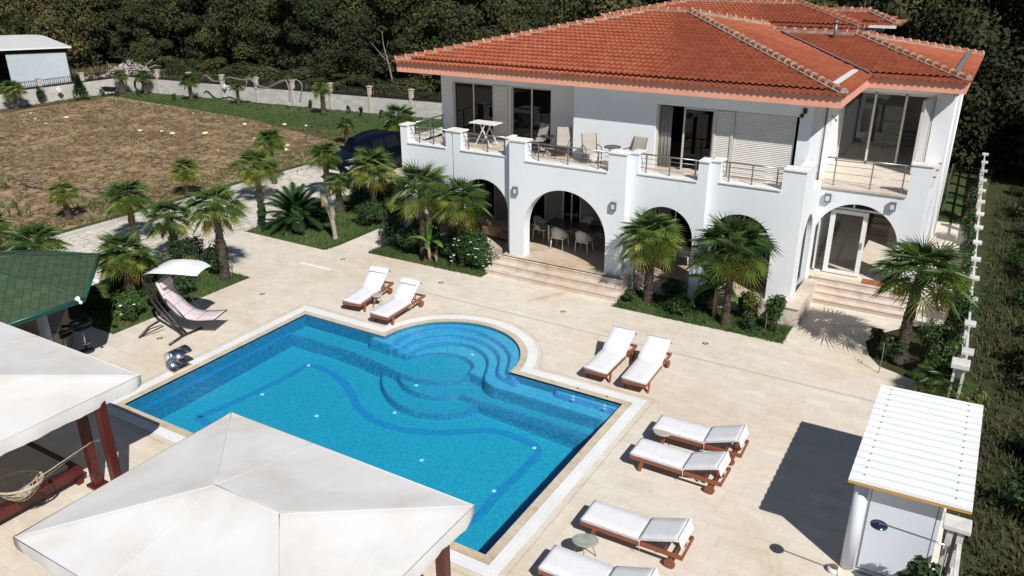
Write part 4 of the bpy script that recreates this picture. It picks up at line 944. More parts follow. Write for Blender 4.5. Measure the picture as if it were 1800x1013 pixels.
make_lounger('white lounger lying sideways beyond the pale stone side table', (1.25, -.92, 0), R_(-88), R_(20), False)
make_lounger('white lounger lying sideways just in front of the pale stone side table', (1.20, -2.08, 0), R_(-90), R_(20), False)
make_lounger('white lounger lying sideways alone behind the green stone side table', (1.26, -4.62, 0), R_(-89), R_(20), False)
make_lounger('white lounger cut off by the bottom edge in front of the green stone table', (1.20, -6.18, 0), R_(-89), R_(20), False)
def side_table(label, loc, m, rx=.17, ry=.15, h=.42, thick=.05, legm='brass', rot=0.0):
    t = thing('side_table', label, 'side table', loc, rot, 'stone side tables beside the loungers')
    tp = MB(); tp.lathe([(.55, 0), (.9, .012), (1.0, .03), (1.0, .045), (.96, .055)], (0, 0, h-.055), 26, sx=rx, sy=ry); tp.build('tabletop', M[m], t)
    for a in (.6, 2.7, 4.6):
        l = MB(); l.tube([(rx*.45*math.cos(a), ry*.45*math.sin(a), h-.05), (rx*1.0*math.cos(a), ry*1.0*math.sin(a), 0)], .011, 6); l.build('leg', M[legm], t)
    return t
x, y, _ = G(662, 519, .4); side_table('small brown topped side table between the two left loungers', (x, y, 0), 'stone_pale', .19, .17, .42)
x, y, _ = G(1164, 759, .42); side_table('pale grey stone side table at the foot of the two sideways loungers', (x, y, 0), 'stone_pale', .20, .16, .42, legm='black_metal')
x, y, _ = G(1029, 949, .45); side_table('mottled green stone side table between the two nearest loungers', (x, y, 0), 'stone_top', .25, .19, .45, rot=.4)

# ================================================================ canvas gazebos
def gazebo(label, x0, x1, y0, y1, ze, zr, posts, val=.27):
    t = thing('gazebo', label, 'gazebo', ((x0+x1)/2, (y0+y1)/2, 0), 0, 'white canvas gazebos beside the pool'); cx, cy = (x0+x1)/2, (y0+y1)/2
    hw, hd = (x1-x0)/2, (y1-y0)/2; rl = hw-hd; nx, ny = 64, 48; vs = []
    for j in range(ny+1):
        for i in range(nx+1):
            X = -hw+2*hw*i/nx; Y = -hd+2*hd*j/ny
            dx = max(abs(X)-rl, 0)/hd; dy = abs(Y)/hd; d = max(dx, dy)
            z = zr-(zr-ze)*d
            # canvas slackens between the hip poles
            e = abs(dx-dy); sag = .035*math.sin(PI*min(d, 1))*min(e*2.2, 1)
            wr = .004*mnoise.noise(Vector((X*.9+Y*2.2, Y*.7-X*.4, 1.3)))*min(1, 3*(1-d)+.2)
            wr += .020*max(0, 1-e*5)*math.sin((X-Y)*9)*max(0, d-.55)
            vs.append((X, Y, z-sag+wr))
    a = MB(); a.add(vs, [(j*(nx+1)+i, j*(nx+1)+i+1, (j+1)*(nx+1)+i+1, (j+1)*(nx+1)+i) for j in range(ny) for i in range(nx)], True); c = a.build('canopy', M['tent'], t)
    v = MB(); ring = [(-hw, -hd), (hw, -hd), (hw, hd), (-hw, hd)]; pts = []
    for q in range(4):
        A, B = ring[q], ring[(q+1) % 4]
        for i in range(30):
            s = i/30; pts.append((A[0]+(B[0]-A[0])*s, A[1]+(B[1]-A[1])*s, min(s, 1-s)))
    m = len(pts); vs = []
    for k_, (X, Y, e) in enumerate(pts):
        o = 1.0; b = .018*math.sin(k_*.9)+.012*math.sin(k_*2.3); cut = .05 if e < .02 else 0
        vs += [(X*1.002, Y*1.002, ze), (X*(1.004)+(b if abs(abs(X)-hw) < 1e-6 else 0)*.6, Y*1.004+(b if abs(abs(Y)-hd) < 1e-6 else 0)*.6, ze-val*.5), (X*.997+(b if abs(abs(X)-hw) < 1e-6 else 0), Y*.997+(b if abs(abs(Y)-hd) < 1e-6 else 0), ze-val+cut)]
    fs = []
    for k_ in range(m):
        k2 = (k_+1) % m
        for r in range(2): fs.append((k_*3+r, k_*3+r+1, k2*3+r+1, k2*3+r))
    v.add(vs, fs, True); v.build('valance', M['tent'], c)
    e = MB(); e.tube([(*p, ze+.002) for p in ring], .009, 6, closed=True); 
    for X in (-rl,):
        for s_ in (-1, 1): e.tube([(X, s_*hd*(1-q/8), zr-(zr-ze)*(1-q/8)-.035*math.sin(PI*(1-q/8))*min((1-q/8)*2.2, 1)+.004) for q in range(9)], .006, 5)
    for s1 in (-1, 1):
        for s2 in (-1, 1): e.tube([(s1*(hw-(hw-rl)*q/8), s2*hd*(1-q/8), ze+(zr-ze)*q/8+.001) for q in range(9)], .008, 5)
    e.tube([(-rl, 0, zr+.001), (rl, 0, zr+.001)], .008, 5)
    e.build('seam', M['tent_seam'], c)
    for px_, py_ in posts:
        p = MB(); p.box(px_-cx-.085, px_-cx+.085, py_-cy-.085, py_-cy+.085, .06, ze-.06, bev=.01); p = p.build('post', M['red_wood'], t)
        b = MB(); b.box(px_-cx-.16, px_-cx+.16, py_-cy-.16, py_-cy+.16, 0, .06, bev=.01); b.build('post_foot', M['red_wood'], p)
    fr = MB()
    for s in (-1, 1): fr.box(-hw+.05, hw-.05, s*(hd-.12)-.05, s*(hd-.12)+.05, ze-.18, ze-.05); fr.box(s*(hw-.12)-.05, s*(hw-.12)+.05, -hd+.2, hd-.2, ze-.17, ze-.06)
    fr.build('roof_frame', M['red_wood'], t)
    return t
gazebo('white canvas gazebo at the left edge beside the bar, hammock tied to its red post', -12.75, -7.15, -12.05, -7.97, 2.6, 3.0, [(-7.25, -8.85), (-8.25, -8.72), (-12.5, -8.3), (-12.5, -11.8), (-7.35, -11.8)])
gazebo('white canvas gazebo in the foreground covering the near edge of the pool', -4.46, .90, -12.03, -8.01, 2.6, 3.0, [(.55, -8.40), (-4.1, -8.4), (-4.1, -11.7), (.55, -11.7)])
# day bed under the left gazebo
bed = thing('day_bed', 'low mahogany day bed with pale mattress in the shade of the left gazebo', 'day bed', (-10.3, -9.9, 0))
a = MB(); a.box(-2.1, 1.75, -.9, -.75, .2, .42); a.box(-2.1, 1.75, .95, 1.1, .2, .42); a.box(1.6, 1.75, -.75, .95, .2, .42); a.box(-2.1, -1.95, -.75, .95, .2, .42); a.build('bed_frame', M['red_wood'], bed)
a = MB(); a.box(-1.93, 1.58, -.72, .92, .3, .50, bev=.04); a.build('mattress', M['sling'], bed)
for sx in (-2.0, 1.65):
    for sy in (-.82, 1.02): a = MB(); a.box(sx-.06, sx+.06, sy-.06, sy+.06, 0, .2); a.build('leg', M['red_wood'], bed)
# rope hammock chair
hm = thing('rope_hammock', 'beige knotted rope hammock seat hanging between the gazebos', 'hammock', (0, 0, 0))
cx, cy, cz = -8.35, -10.15, .95
a = MB(); ring = [(cx+.62*math.cos(t)*.92, cy+.40*math.sin(t), cz+.10*math.cos(t)) for t in [2*PI*i/36 for i in range(36)]]
a.tube(ring, .026, 7, closed=True)
hoop = a.build('hoop', M['rope'], hm); a = MB()
def bag(u, v):
    r = math.sqrt(u*u+v*v); return (cx+.62*u*.92, cy+.40*v, cz+.10*u-.42*(1-r*r))
for k_ in range(-9, 10):
    for d_ in (1, -1):
        pts = []
        for i in range(25):
            s = -1.5+3*i/24; u = (s+k_*.15*1.4)*.7; v = (s*d_-k_*.15*1.4*d_)*.7
            if u*u+v*v <= 1.0: pts.append(bag(u, v))
        if len(pts) > 1: a.tube(pts, .009, 4, cap=False)
a.build('rope_net', M['rope'], hm)
a = MB(); a.add([p for i in range(9) for j in range(9) for p in [bag(-.45+.9*i/8, -.55+1.1*j/8)]], [(i*9+j, i*9+j+1, (i+1)*9+j+1, (i+1)*9+j) for i in range(8) for j in range(8)], True); a.v = [(x, y, z+.06) for x, y, z in a.v]; a.build('seat_pad', M['sling'], hm)
a = MB(); A = Vector((-7.36, -8.83, 1.55)); H1 = Vector((-7.55, -9.02, 1.48))
for s in (-1, 1):
    a.tube([(cx+.45, cy+.28*s, cz+.08), tuple(H1)], .010, 5); a.tube([(cx-.5, cy+.22*s, cz-.06), (-9.9, -11.2, 1.7)], .010, 5)
a.build('suspension_rope', M['rope'], hm)
a = MB(); a.tube([tuple(H1), tuple(H1.lerp(A, .5))], .006, 5); a.tube([tuple(H1.lerp(A, .5)+Vector((.03*math.cos(t), 0, .03*math.sin(t)))) for t in [2*PI*i/12 for i in range(12)]], .007, 5, closed=True); a.tube([tuple(H1.lerp(A, .6)), tuple(A)], .006, 5); a.build('hook', M['steel_bright'], hm)

# ================================================================ hanging swing lounger
sw = thing('swing_chair', 'white canopied swing lounger with mauve cushion on a curved black stand', 'swing chair', (0, 0, 0))
B0 = Vector((-13.72, -3.62, 0)); B1 = Vector((-12.62, -3.52, 0)); 
# base runner and curved arm
def P3(px, py, z): return Vector(G(px, py, z))
armb = P3(322, 590, .05)
f = MB(); f.tube([P3(298, 606, .05), P3(322, 590, .05), P3(355, 576, .05)], .035, 8)
f.tube([P3(245, 593, .05), P3(262, 575, .12), P3(282, 563, .28)], .032, 8); f.tube([P3(248, 592, .04), P3(288, 573, .2)], .018, 6)
hor = (armb-P3(245, 593, 0)); hor.z = 0
X0 = -13.35; Y0 = -3.05
top_ = Vector((-14.05, -3.35, 1.95))
arc = catmull([armb, (armb.x-.38, armb.y+.10, .12), (armb.x-.80, armb.y+.06, .45), (armb.x-1.10, armb.y-.06, .95), (armb.x-1.20, armb.y-.1, 1.5), (armb.x-1.08, armb.y-.1, 1.95)], 7)
f.tube(arc, .048, 8); arc2 = [p+Vector((.07, .11, 0)) for p in arc]; f.tube(arc2[2:], .034, 8)
for i in range(4, len(arc2), 6): f.tube([arc[i], arc2[i]], .015, 5)
f.build('stand', M['black_metal'], sw)
ctr = Vector(G(308, 470, 2.0))
cn = MB(); nu, nv = 18, 12; vs = []
u_ = Vector((.94, .34, 0)); v_ = Vector((-.34, .94, 0))
for j in range(nv+1):
    for i in range(nu+1):
        u = -1+2*i/nu; v = -1+2*j/nv
        z = .20*math.cos(1.35*u-.25)*(1-.55*v*v)-.42*max(0, -u-.50)**1.4-.10*max(0, u-.6)+.03*math.cos(5*u)*(1-v*v)
        w_ = .60*(1-.35*abs(u)**3)
        p = ctr+u_*(u*.92)+v_*(v*w_)+Vector((0, 0, z-.06)); vs.append(tuple(p))
cn.add(vs, [(j*(nu+1)+i, j*(nu+1)+i+1, (j+1)*(nu+1)+i+1, (j+1)*(nu+1)+i) for j in range(nv) for i in range(nu)], True); cn.build('canopy', M['cushion'], sw)
h = MB(); tp = arc[-1]; h.tube([tp, tp+Vector((.25, .05, .10)), ctr+Vector((0, 0, .02))], .022, 7); h.tube([ctr-u_*.75+Vector((0, 0, -.12)), ctr, ctr+u_*.7], .014, 6); h.build('canopy_rib', M['black_metal'], sw)
# curved seat shell hanging below
sp = [ctr+u_*a_+Vector((0, 0, b_)) for a_, b_ in ((-.50, -.42), (-.40, -.70), (-.27, -.98), (-.05, -1.25), (.22, -1.44), (.55, -1.50), (.95, -1.46), (1.22, -1.42))]
sp = catmull([tuple(p) for p in sp], 4); vs = []
for k_, p in enumerate(sp):
    w2 = .33
    for s in (-1, -.33, .33, 1): vs.append(tuple(p+v_*(s*w2)+Vector((0, 0, .045 if abs(s) < .5 else .03))))
    for s in (1, .33, -.33, -1): vs.append(tuple(p+v_*(s*w2)+Vector((0, 0, -.03))))
m = len(sp); c = MB(); c.add(vs, [(i*8+j, (i+1)*8+j, (i+1)*8+(j+1) % 8, i*8+(j+1) % 8) for i in range(m-1) for j in range(8)]+[tuple(range(8)), tuple((m-1)*8+j for j in range(7, -1, -1))], True)
c = c.build('cushion', M['pink_cushion'], sw)
q = MB()
for k_ in (6, 11, 16, 21): q.tube([tuple(sp[k_]+v_*(s*.34)+Vector((0, 0, .047))) for s in (-1, 0, 1)], .006, 5)
q.build('cushion_seam', M['gutter_dark'], c)
fr = MB()
for s in (-1, 1): fr.tube([tuple(p+v_*(s*.36)+Vector((0, 0, -.03))) for p in sp], .020, 7)
for s in (-1, 1):
    pp = [sp[9]+v_*(s*.36), sp[9]+v_*(s*.40)+Vector((0, 0, .2)), sp[14]+v_*(s*.40)+Vector((0, 0, .22)), sp[17]+v_*(s*.36)]; fr.tube([tuple(p) for p in catmull([tuple(a) for a in pp], 5)], .016, 6)
fr.tube([tuple(sp[0]+v_*s*.36) for s in (-1, 1)], .018, 6); fr.tube([tuple(sp[-1]+v_*s*.36) for s in (-1, 1)], .018, 6); fr.build('seat_frame', M['black_metal'], sw)
pl = MB(); pl.box(-.26, .26, -.10, .10, -.045, .045, bev=.03); rot = Matrix((( v_.x, u_.x, 0, 0), (v_.y, u_.y, 0, 0), (0, 0, 1, 0), (0, 0, 0, 1)))
pl.xf(Matrix.Translation(sp[2]+u_*.08+Vector((0, 0, .03))) @ rot @ Matrix.Rotation(R_(-62), 4, 'X')); pl.build('head_pillow', M['pink_cushion'], sw)
# waterfall spout
spt = thing('waterfall_spout', 'curved polished steel waterfall spout standing on the left pool edge', 'waterfall spout', (0, 0, 0))
bx, by = -11.08, -4.35; a = MB(); prof = []
for i in range(15):
    t = -.25+4.35*i/14; prof.append((-.02-.28*math.sin(t), .29-.28*math.cos(t)))
vs = []
for X_, Z_ in prof:
    for yy in (-.27, .27): vs.append((bx+X_, by+yy, Z_*1.05+.01))
for X_, Z_ in prof:
    for yy in (-.27, .27): vs.append((bx+X_*.86, by+yy, Z_*.98+.025))
m = len(prof)
a.add(vs, [(2*i, 2*i+1, 2*i+3, 2*i+2) for i in range(m-1)]+[(2*m+2*i+2, 2*m+2*i+3, 2*m+2*i+1, 2*m+2*i) for i in range(m-1)]+[(2*i, 2*i+2, 2*m+2*i+2, 2*m+2*i) for i in range(m-1)]+[(2*i+3, 2*i+1, 2*m+2*i+1, 2*m+2*i+3) for i in range(m-1)], True)
a.build('spout_sheet', M['steel_bright'], spt); a = MB(); a.box(bx-.12, bx+.10, by-.30, by+.30, 0, .03); a.build('base_plate', M['coping'], spt)

# ================================================================ bar hut with green shingle roof
bar = thing('bar_pavilion', 'poolside bar pavilion with green shingle roof and grey round columns', 'pavilion', (-14.5, -6.5, 0))
zb_ = 2.35
c0 = G(175, 447, zb_); c1 = G(148, 523, zb_); c2 = G(18, 573, zb_)
# roof corners in plan: an octagon-like hip; the two visible eaves are surveyed
dirE = Vector((c1[0]-c2[0], c1[1]-c2[1], 0)).normalized()
R8 = [(-13.35, -7.35), (-12.45, -5.75), (-15.0, -3.6), (-17.3, -4.0), (-19.6, -5.6), (-19.9, -8.2), (-17.6, -10.4), (-14.7, -9.9)]
R8 = [(c2[0]-.15, c2[1]-.25), (c1[0], c1[1]), (c0[0], c0[1]), (c0[0]-1.9, c0[1]-.75), (c0[0]-3.9, c0[1]-2.3), (c0[0]-4.5, c0[1]-4.9), (c0[0]-3.4, c0[1]-6.2), (c2[0]-.9, c2[1]-1.9)]
apx = (sum(p[0] for p in R8)/8-.2, sum(p[1] for p in R8)/8, zb_+.75)
a = MB(); n = 8; o = bar.location
a.add([(x-o.x, y-o.y, zb_) for x, y in R8]+[(apx[0]-o.x, apx[1]-o.y, apx[2])], [(i, (i+1) % n, n) for i in range(n)]); rfb = a.build('roof', M['shingle'], bar)
a = MB()
for i in range(n): a.tube([(R8[i][0]-o.x, R8[i][1]-o.y, zb_+.012), (apx[0]-o.x, apx[1]-o.y, apx[2]+.012)], .012, 5)
a.build('hip_line', M['green_metal'], rfb)
a = MB()
for i in range(n):
    A, B = R8[i], R8[(i+1) % n]; a.bar((A[0]-o.x, A[1]-o.y, zb_-.05), (B[0]-o.x, B[1]-o.y, zb_-.05), .03, .12); a.tube([(A[0]-o.x, A[1]-o.y, zb_-.02), (B[0]-o.x, B[1]-o.y, zb_-.02)], .045, 8)
a.build('gutter', M['green_metal'], bar)
a = MB(); a.add([(x-o.x, y-o.y, zb_-.12) for x, y in R8], [tuple(range(n-1, -1, -1))]); a.build('ceiling', M['bar_wall'], bar)
for px_, py_, zz in ((84, 590, 1.2), (20, 600, 1.2)):
    q = G(px_, py_, zz); q = (q[0]-.75, q[1]+.55, 0) if px_ == 137 else q; a = MB(); a.lathe([(.13, 0), (.13, 2.3)], (q[0]-o.x-.1, q[1]-o.y, 0), 18); a.lathe([(.17, 0), (.17, .12)], (q[0]-o.x-.1, q[1]-o.y, 0), 18); a.build('column', M['grey_column'], bar)
cw = [(x*.64+apx[0]*.36-o.x, y*.64+apx[1]*.36-o.y) for x, y in R8]
a = MB(); 
for i in (0, 1, 2, 3): a.bar((*cw[i], .55), (*cw[(i+1) % 8], .55), .22, 1.1)
a.build('counter', M['bar_wall'], bar)
a = MB()
for i in (0, 1, 2, 3): a.bar((*cw[i], 1.13), (*cw[(i+1) % 8], 1.13), .36, .05)
a.build('counter_top', M['bar_stone'], bar)
for px_, py_ in ((165, 494), (141, 531)):
    q = Vector(G(px_, py_, zb_-.02)); a = MB(); q = q-o
    if px_ == 165: a.lathe([(.045, 0), (.065, .07), (.065, .2), (0, .21)], (0, 0, 0), 12); a.xf(Matrix.Translation(q) @ Matrix.Rotation(R_(80), 4, Vector((.1, 1, 0))))
    else: a.lathe([(.03, 0), (.03, .05), (.065, .09), (.07, .14), (0, .15)], (0, 0, 0), 12); a.lathe([(0, -.06), (.045, -.05), (.045, 0), (.03, .0)], (0, 0, 0), 10); a.xf(Matrix.Translation(q) @ Matrix.Rotation(R_(-55), 4, 'Y'))
    a.build('eave_spotlight', M['frame_white'], bar)
# stools
st0 = None
for (px_, py_), lab in zip(((143, 574), (110, 587)), ('black ring seated bar stool with chrome footring nearest the swing chair', 'black ring seated bar stool half hidden by the gazebo roof')):
    q = G(px_, py_, .78); s_ = thing('bar_stool', lab, 'bar stool', (q[0], q[1], 0), 0, 'bar stools at the poolside bar')
    a = MB(); a.lathe([(.02, .02), (.22, .0), (.26, .03), (.26, .06), (.21, .05), (.0, .04)], (0, 0, .72), 20); a.build('seat', M['black_plastic'], s_)
    a = MB(); a.tube([(.265*math.cos(t), .265*math.sin(t), .90+.02*math.cos(t)) for t in [2*PI*i/24 for i in range(24)]], .042, 8, closed=True)
    for t in (.5, 1.6, 2.7, 4.0, 5.2): a.tube([(.20*math.cos(t), .20*math.sin(t), .77), (.26*math.cos(t), .26*math.sin(t), .9)], .016, 5)
    a.build('back_ring', M['black_plastic'], s_)
    a = MB(); a.tube([(0, 0, .04), (0, 0, .73)], .024, 8); a.build('stem', M['steel_bright'], s_)
    a = MB(); a.tube([(.15*math.cos(t), .15*math.sin(t), .28) for t in [2*PI*i/20 for i in range(20)]], .011, 6, closed=True); a.tube([(-.15, 0, .28), (.15, 0, .28)], .009, 5); a.build('foot_ring', M['steel_bright'], s_)
    a = MB(); a.lathe([(.21, 0), (.20, .02), (.03, .05)], n=20); a.build('base', M['black_metal'], s_)

# ================================================================ shower cabin and shower
cab = thing('pump_cabin', 'white panelled cabin with corrugated white roof and yellow front edge', 'cabin', (0, 0, 0))
z0_, z1_ = 2.03, 2.03
X0, X1, Y0, Y1 = 5.64, 7.52, -3.52, 0.30
a = MB(); a.box(5.86, 7.14, -3.25, -.05, .02, 1.93); a.build('wall', M['shed_panel'], cab)
for x, y in ((5.83, -3.25), (5.83, -.08)): a = MB(); a.lathe([(.12, .02), (.12, 1.93)], (x+.03, y+.04, 0), 16); a.build('corner_column', M['shed_panel'], cab)
a = MB(); a.box(6.035, 7.06, -3.265, -3.25, .12, 1.9); d_ = a.build('door', M['shed_panel'], cab)
a = MB(); a.box(6.02, 6.035, -3.268, -3.25, .1, 1.91); a.box(7.06, 7.075, -3.268, -3.25, .1, 1.91); a.box(6.035, 7.06, -3.268, -3.25, .1, .12); a.build('door_joint', M['grey_metal'], d_)
a = MB(); n = 150; XS = [X0+(X1-X0)*q/6 for q in range(7)]
for side in (0, 1):
    vs = []
    for i in range(n+1):
        y = Y0+(Y1-Y0)*i/n; w = .012*math.cos(2*PI*(y-Y0)/.245)
        for q, X_ in enumerate(XS): vs.append((X_, y, z0_+.06*q/6+w-.018*side))
    a.add(vs, [((i*7+q, i*7+q+1, i*7+q+8, i*7+q+7) if side == 0 else (i*7+q+7, i*7+q+8, i*7+q+1, i*7+q)) for i in range(n) for q in range(6)], True)
for X_, zo in ((X0, 0), (X1, .06)):
    vs = []
    for i in range(n+1): y = Y0+(Y1-Y0)*i/n; w = .012*math.cos(2*PI*(y-Y0)/.245); vs += [(X_, y, z0_+zo+w), (X_, y, z0_+zo+w-.018)]
    a.add(vs, [(2*i, 2*i+2, 2*i+3, 2*i+1) if X_ == X1 else (2*i+1, 2*i+3, 2*i+2, 2*i) for i in range(n)])
for y in (Y0, Y1): a.add([(X0, y, z0_+.012), (X1, y, z0_+.072), (X1, y, z0_+.05), (X0, y, z0_-.01)], [(0, 1, 2, 3)])
for i in range(15):
    y = Y0+.245*(i+1)
    for X_ in (X0+.22, X1-.25): a.lathe([(.016, 0), (.016, .012)], (X_, y, z0_+(.007 if X_ < 6.5 else .052)+.009), 6, 1)
a.build('roof', [M['shed_roof'], M['grey_metal']], cab)
a = MB(); a.bar((X0, Y0+.02, z0_-.045), (X1, Y0+.02, z0_+.015), .03, .035); a.build('front_edge', M['yellow'], cab)
a = MB(); a.box(5.95, 7.13, -3.23, -.07, 1.93, 1.99); a.build('roof_beam', M['frame_white'], cab)
shw = thing('outdoor_shower', 'outdoor shower with round blue steel disc head on a long chrome arm', 'shower', (0, 0, 0))
hx, hy, hz3 = 5.98, -4.45, 2.02
hp = G(1545, 923, 2.05); 
ex = G(1675, 955, 2.05)
a = MB(); a.lathe([(0, -.012), (.13, -.012), (.13, .006), (.02, .02), (0, .02)], hp, 26); a.build('shower_head', M['blue_disc'], shw)
E_ = Vector((hp[0]+.92, hp[1]-.06, 2.10)); a = MB(); a.tube([(hp[0], hp[1], 2.04), (hp[0], hp[1], 2.09), tuple(E_), (E_.x+.05, E_.y, 2.04), (E_.x+.06, E_.y, 0)], .014, 8); a.build('shower_pipe', M['steel_bright'], shw)
a = MB(); a.lathe([(.10, 0), (.10, .015)], (E_.x+.06, E_.y, 0), 14); a.build('base_plate', M['steel_bright'], shw)
q = G(1465, 1003, .02); dd = thing('floor_lantern', 'round white and gold floor lantern at the corner of the cabin', 'lantern', (q[0], q[1], 0))
a = MB(); a.lathe([(.10, 0), (.11, .04), (.11, .09), (.085, .10)], n=20); a.build('housing', M['frame_white'], dd); a = MB(); a.disc((0, 0, .1), .078, .012, 18); a.build('lens', M['brass'], dd)

# ================================================================ terrace and balcony furniture
def wicker_chair(label, loc, rotz):
    t = thing('wicker_armchair', label, 'armchair', loc, rotz, 'white wicker armchairs on the porch')
    for s in (-1, 1):
        for y_ in (-.2, .22): l = MB(); l.tube([(s*.22, y_, .42), (s*.25, y_*1.15, 0)], .018, 6); l.build('leg', M['frame_white'], t)
    a = MB(); a.box(-.26, .26, -.26, .24, .40, .46, bev=.02); a.build('seat', M['wicker_white'], t)
    a = MB(); vs = []
    for i in range(17):
        th_ = PI*(-.08)+PI*1.16*i/16; bx_, by_ = .30*math.cos(th_), .27*math.sin(th_); hb = .62+.25*max(0, math.sin(th_))**1.5
        vs += [(bx_*.92, by_*.92-.0, .44), (bx_*1.05, by_*1.08, hb), (bx_*1.13, by_*1.16, hb-.015), (bx_*1.0, by_*1.0, .43)]
    a.add(vs, [(i*4+j, (i+1)*4+j, (i+1)*4+(j+1) % 4, i*4+(j+1) % 4) for i in range(16) for j in range(4)]+[(0, 1, 2, 3), (67, 66, 65, 64)], True); a.build('backrest', M['wicker_white'], t)
    return t
tb = thing('dining_table', 'long dark dining table under the large centre arch', 'dining table', (-5.45, 8.75, ZP))
a = MB(); a.box(-1.35, 1.35, -.42, .42, .70, .75, bev=.01); a.build('tabletop', M['dark_top'], tb)
for sx in (-1.2, 1.2):
    for sy in (-.32, .32): a = MB(); a.box(sx-.03, sx+.03, sy-.03, sy+.03, 0, .7); a.build('leg', M['frame_white'], tb)
for x_, y_, r_, lab in ((-6.05, 8.15, 180, 'left one of the two white wicker chairs between the table and the steps'), (-5.10, 8.20, 180, 'right one of the two white wicker chairs between the table and the steps'),
        (-7.10, 8.70, 90, 'white wicker chair at the left head of the dining table'), (-3.95, 8.40, 205, 'white wicker chair beside the seated person, half behind the arch pillar'),
        (-5.6, 9.40, 0, 'white wicker chair behind the dining table near the white doors'), (-1.6, 8.6, 190, 'white wicker chair behind the palm trunk under the second arch from the right')):
    wicker_chair(lab, (x_, y_, ZP), R_(r_))
a = MB(); a.box(-.17, .17, -.12, .12, 0, .02); a.bar((-0, .12, .01), (0, .19, .22), .34, .012, (0, 1, 0)); tag(a.build('laptop', M['black_plastic'], None, (-5.0, 8.85, ZP+.75), .3), 'open black laptop on the dark dining table', 'laptop')
# seated person
def skin_person(label, loc, rotz):
    t = thing('person', label, 'person', loc, rotz)
    J = {'pel': (0, 0, .50), 'sp': (0, -.03, .66), 'ch': (0, -.10, .86), 'nk': (0, -.16, 1.02), 'hd': (0, -.20, 1.10), 'ht': (0, -.215, 1.24),
         'sl': (-.18, -.12, .95), 'el': (-.27, -.28, .74), 'wl': (-.16, -.52, .80), 'sr': (.18, -.12, .95), 'er': (.27, -.28, .74), 'wr': (.14, -.50, .80),
         'hl': (-.10, -.02, .48), 'kl': (-.14, -.44, .47), 'al': (-.14, -.42, .09), 'tl': (-.15, -.56, .04), 'hr': (.10, -.02, .48), 'kr': (.14, -.44, .47), 'ar': (.14, -.40, .09), 'tr': (.15, -.55, .04)}
    E = [('pel', 'sp'), ('sp', 'ch'), ('ch', 'nk'), ('nk', 'hd'), ('hd', 'ht'), ('ch', 'sl'), ('sl', 'el'), ('el', 'wl'), ('ch', 'sr'), ('sr', 'er'), ('er', 'wr'), ('pel', 'hl'), ('hl', 'kl'), ('kl', 'al'), ('al', 'tl'), ('pel', 'hr'), ('hr', 'kr'), ('kr', 'ar'), ('ar', 'tr')]
    Rr = dict(pel=.13, sp=.125, ch=.14, nk=.055, hd=.085, ht=.075, sl=.06, el=.045, wl=.03, sr=.06, er=.045, wr=.03, hl=.09, kl=.062, al=.04, tl=.035, hr=.09, kr=.062, ar=.04, tr=.035)
    def grow(keys, edges, name, m, par, k=1.0):
        ks = list(keys); me = D.meshes.new(name); me.from_pydata([J[q] for q in ks], [(ks.index(a), ks.index(b)) for a, b in edges if a in ks and b in ks], [])
        o = D.objects.new(name, me); C.objects.link(o); md = o.modifiers.new('s', 'SKIN'); 
        sv = me.skin_vertices[0].data
        for i, q in enumerate(ks): sv[i].radius = (Rr[q]*k, Rr[q]*k*.85); sv[i].use_root = i == 0
        md2 = o.modifiers.new('d', 'SUBSURF'); md2.levels = md2.render_levels = 2
        me.materials.append(m); o.parent = par; return o
    hands = {}
    for s, w in ((-1, 'wl'), (1, 'wr')):
        b = Vector(J[w])
        for q in range(5):
            k0, k1, k2 = f'{w}f{q}a', f'{w}f{q}b', f'{w}f{q}c'; off = (-.032+.018*q)*(-s) if q < 4 else -.05*s*-1
            J[k0] = tuple(b+Vector((off*.8, -.06 if q < 4 else -.03, -.005))); J[k1] = tuple(b+Vector((off*1.1, -.10-(0, .012, .008, -.006, -.045)[q], -.01))); J[k2] = tuple(b+Vector((off*1.15, -.13-(0, .018, .012, -.008, -.055)[q], -.025)))
            Rr[k0], Rr[k1], Rr[k2] = .016, .009, .007; E.extend([(w, k0), (k0, k1), (k1, k2)])
    grow(list(J), E, 'body', M['skin'], t)
    for q in ('sp', 'ch', 'sl', 'el', 'sr', 'er', 'pel'): Rr[q] *= 1.12
    grow(['pel', 'sp', 'ch', 'sl', 'el', 'sr', 'er'], E, 'shirt', M['shirt'], t, 1.05)
    for q in ('hl', 'kl', 'hr', 'kr'): Rr[q] *= 1.15
    grow(['pel', 'hl', 'kl', 'hr', 'kr'], E, 'shorts', M['shorts'], t, 1.02)
    hr = MB(); hr.lathe([(.0, .105), (.06, .09), (.095, .04), (.098, -.01), (.085, -.05)], (0, -.19, 1.19), 14, sx=.98, sy=1.05); hr.build('hair', M['hair'], t)
    fc = MB(); fc.lathe([(0, .012), (.010, .005), (.012, -.01), (0, -.014)], (0, -.292, 1.155), 8); fc.build('nose', M['skin'], t)
    for s in (-1, 1): ey = MB(); ey.lathe([(0, .008), (.01, 0), (0, -.008)], (s*.034, -.283, 1.178), 8); ey.build('eye', M['hair'], t)
    return t
skin_person('person in maroon shirt and blue shorts sitting at the right end of the porch table', (-3.98, 8.92, ZP-.03), R_(-75))
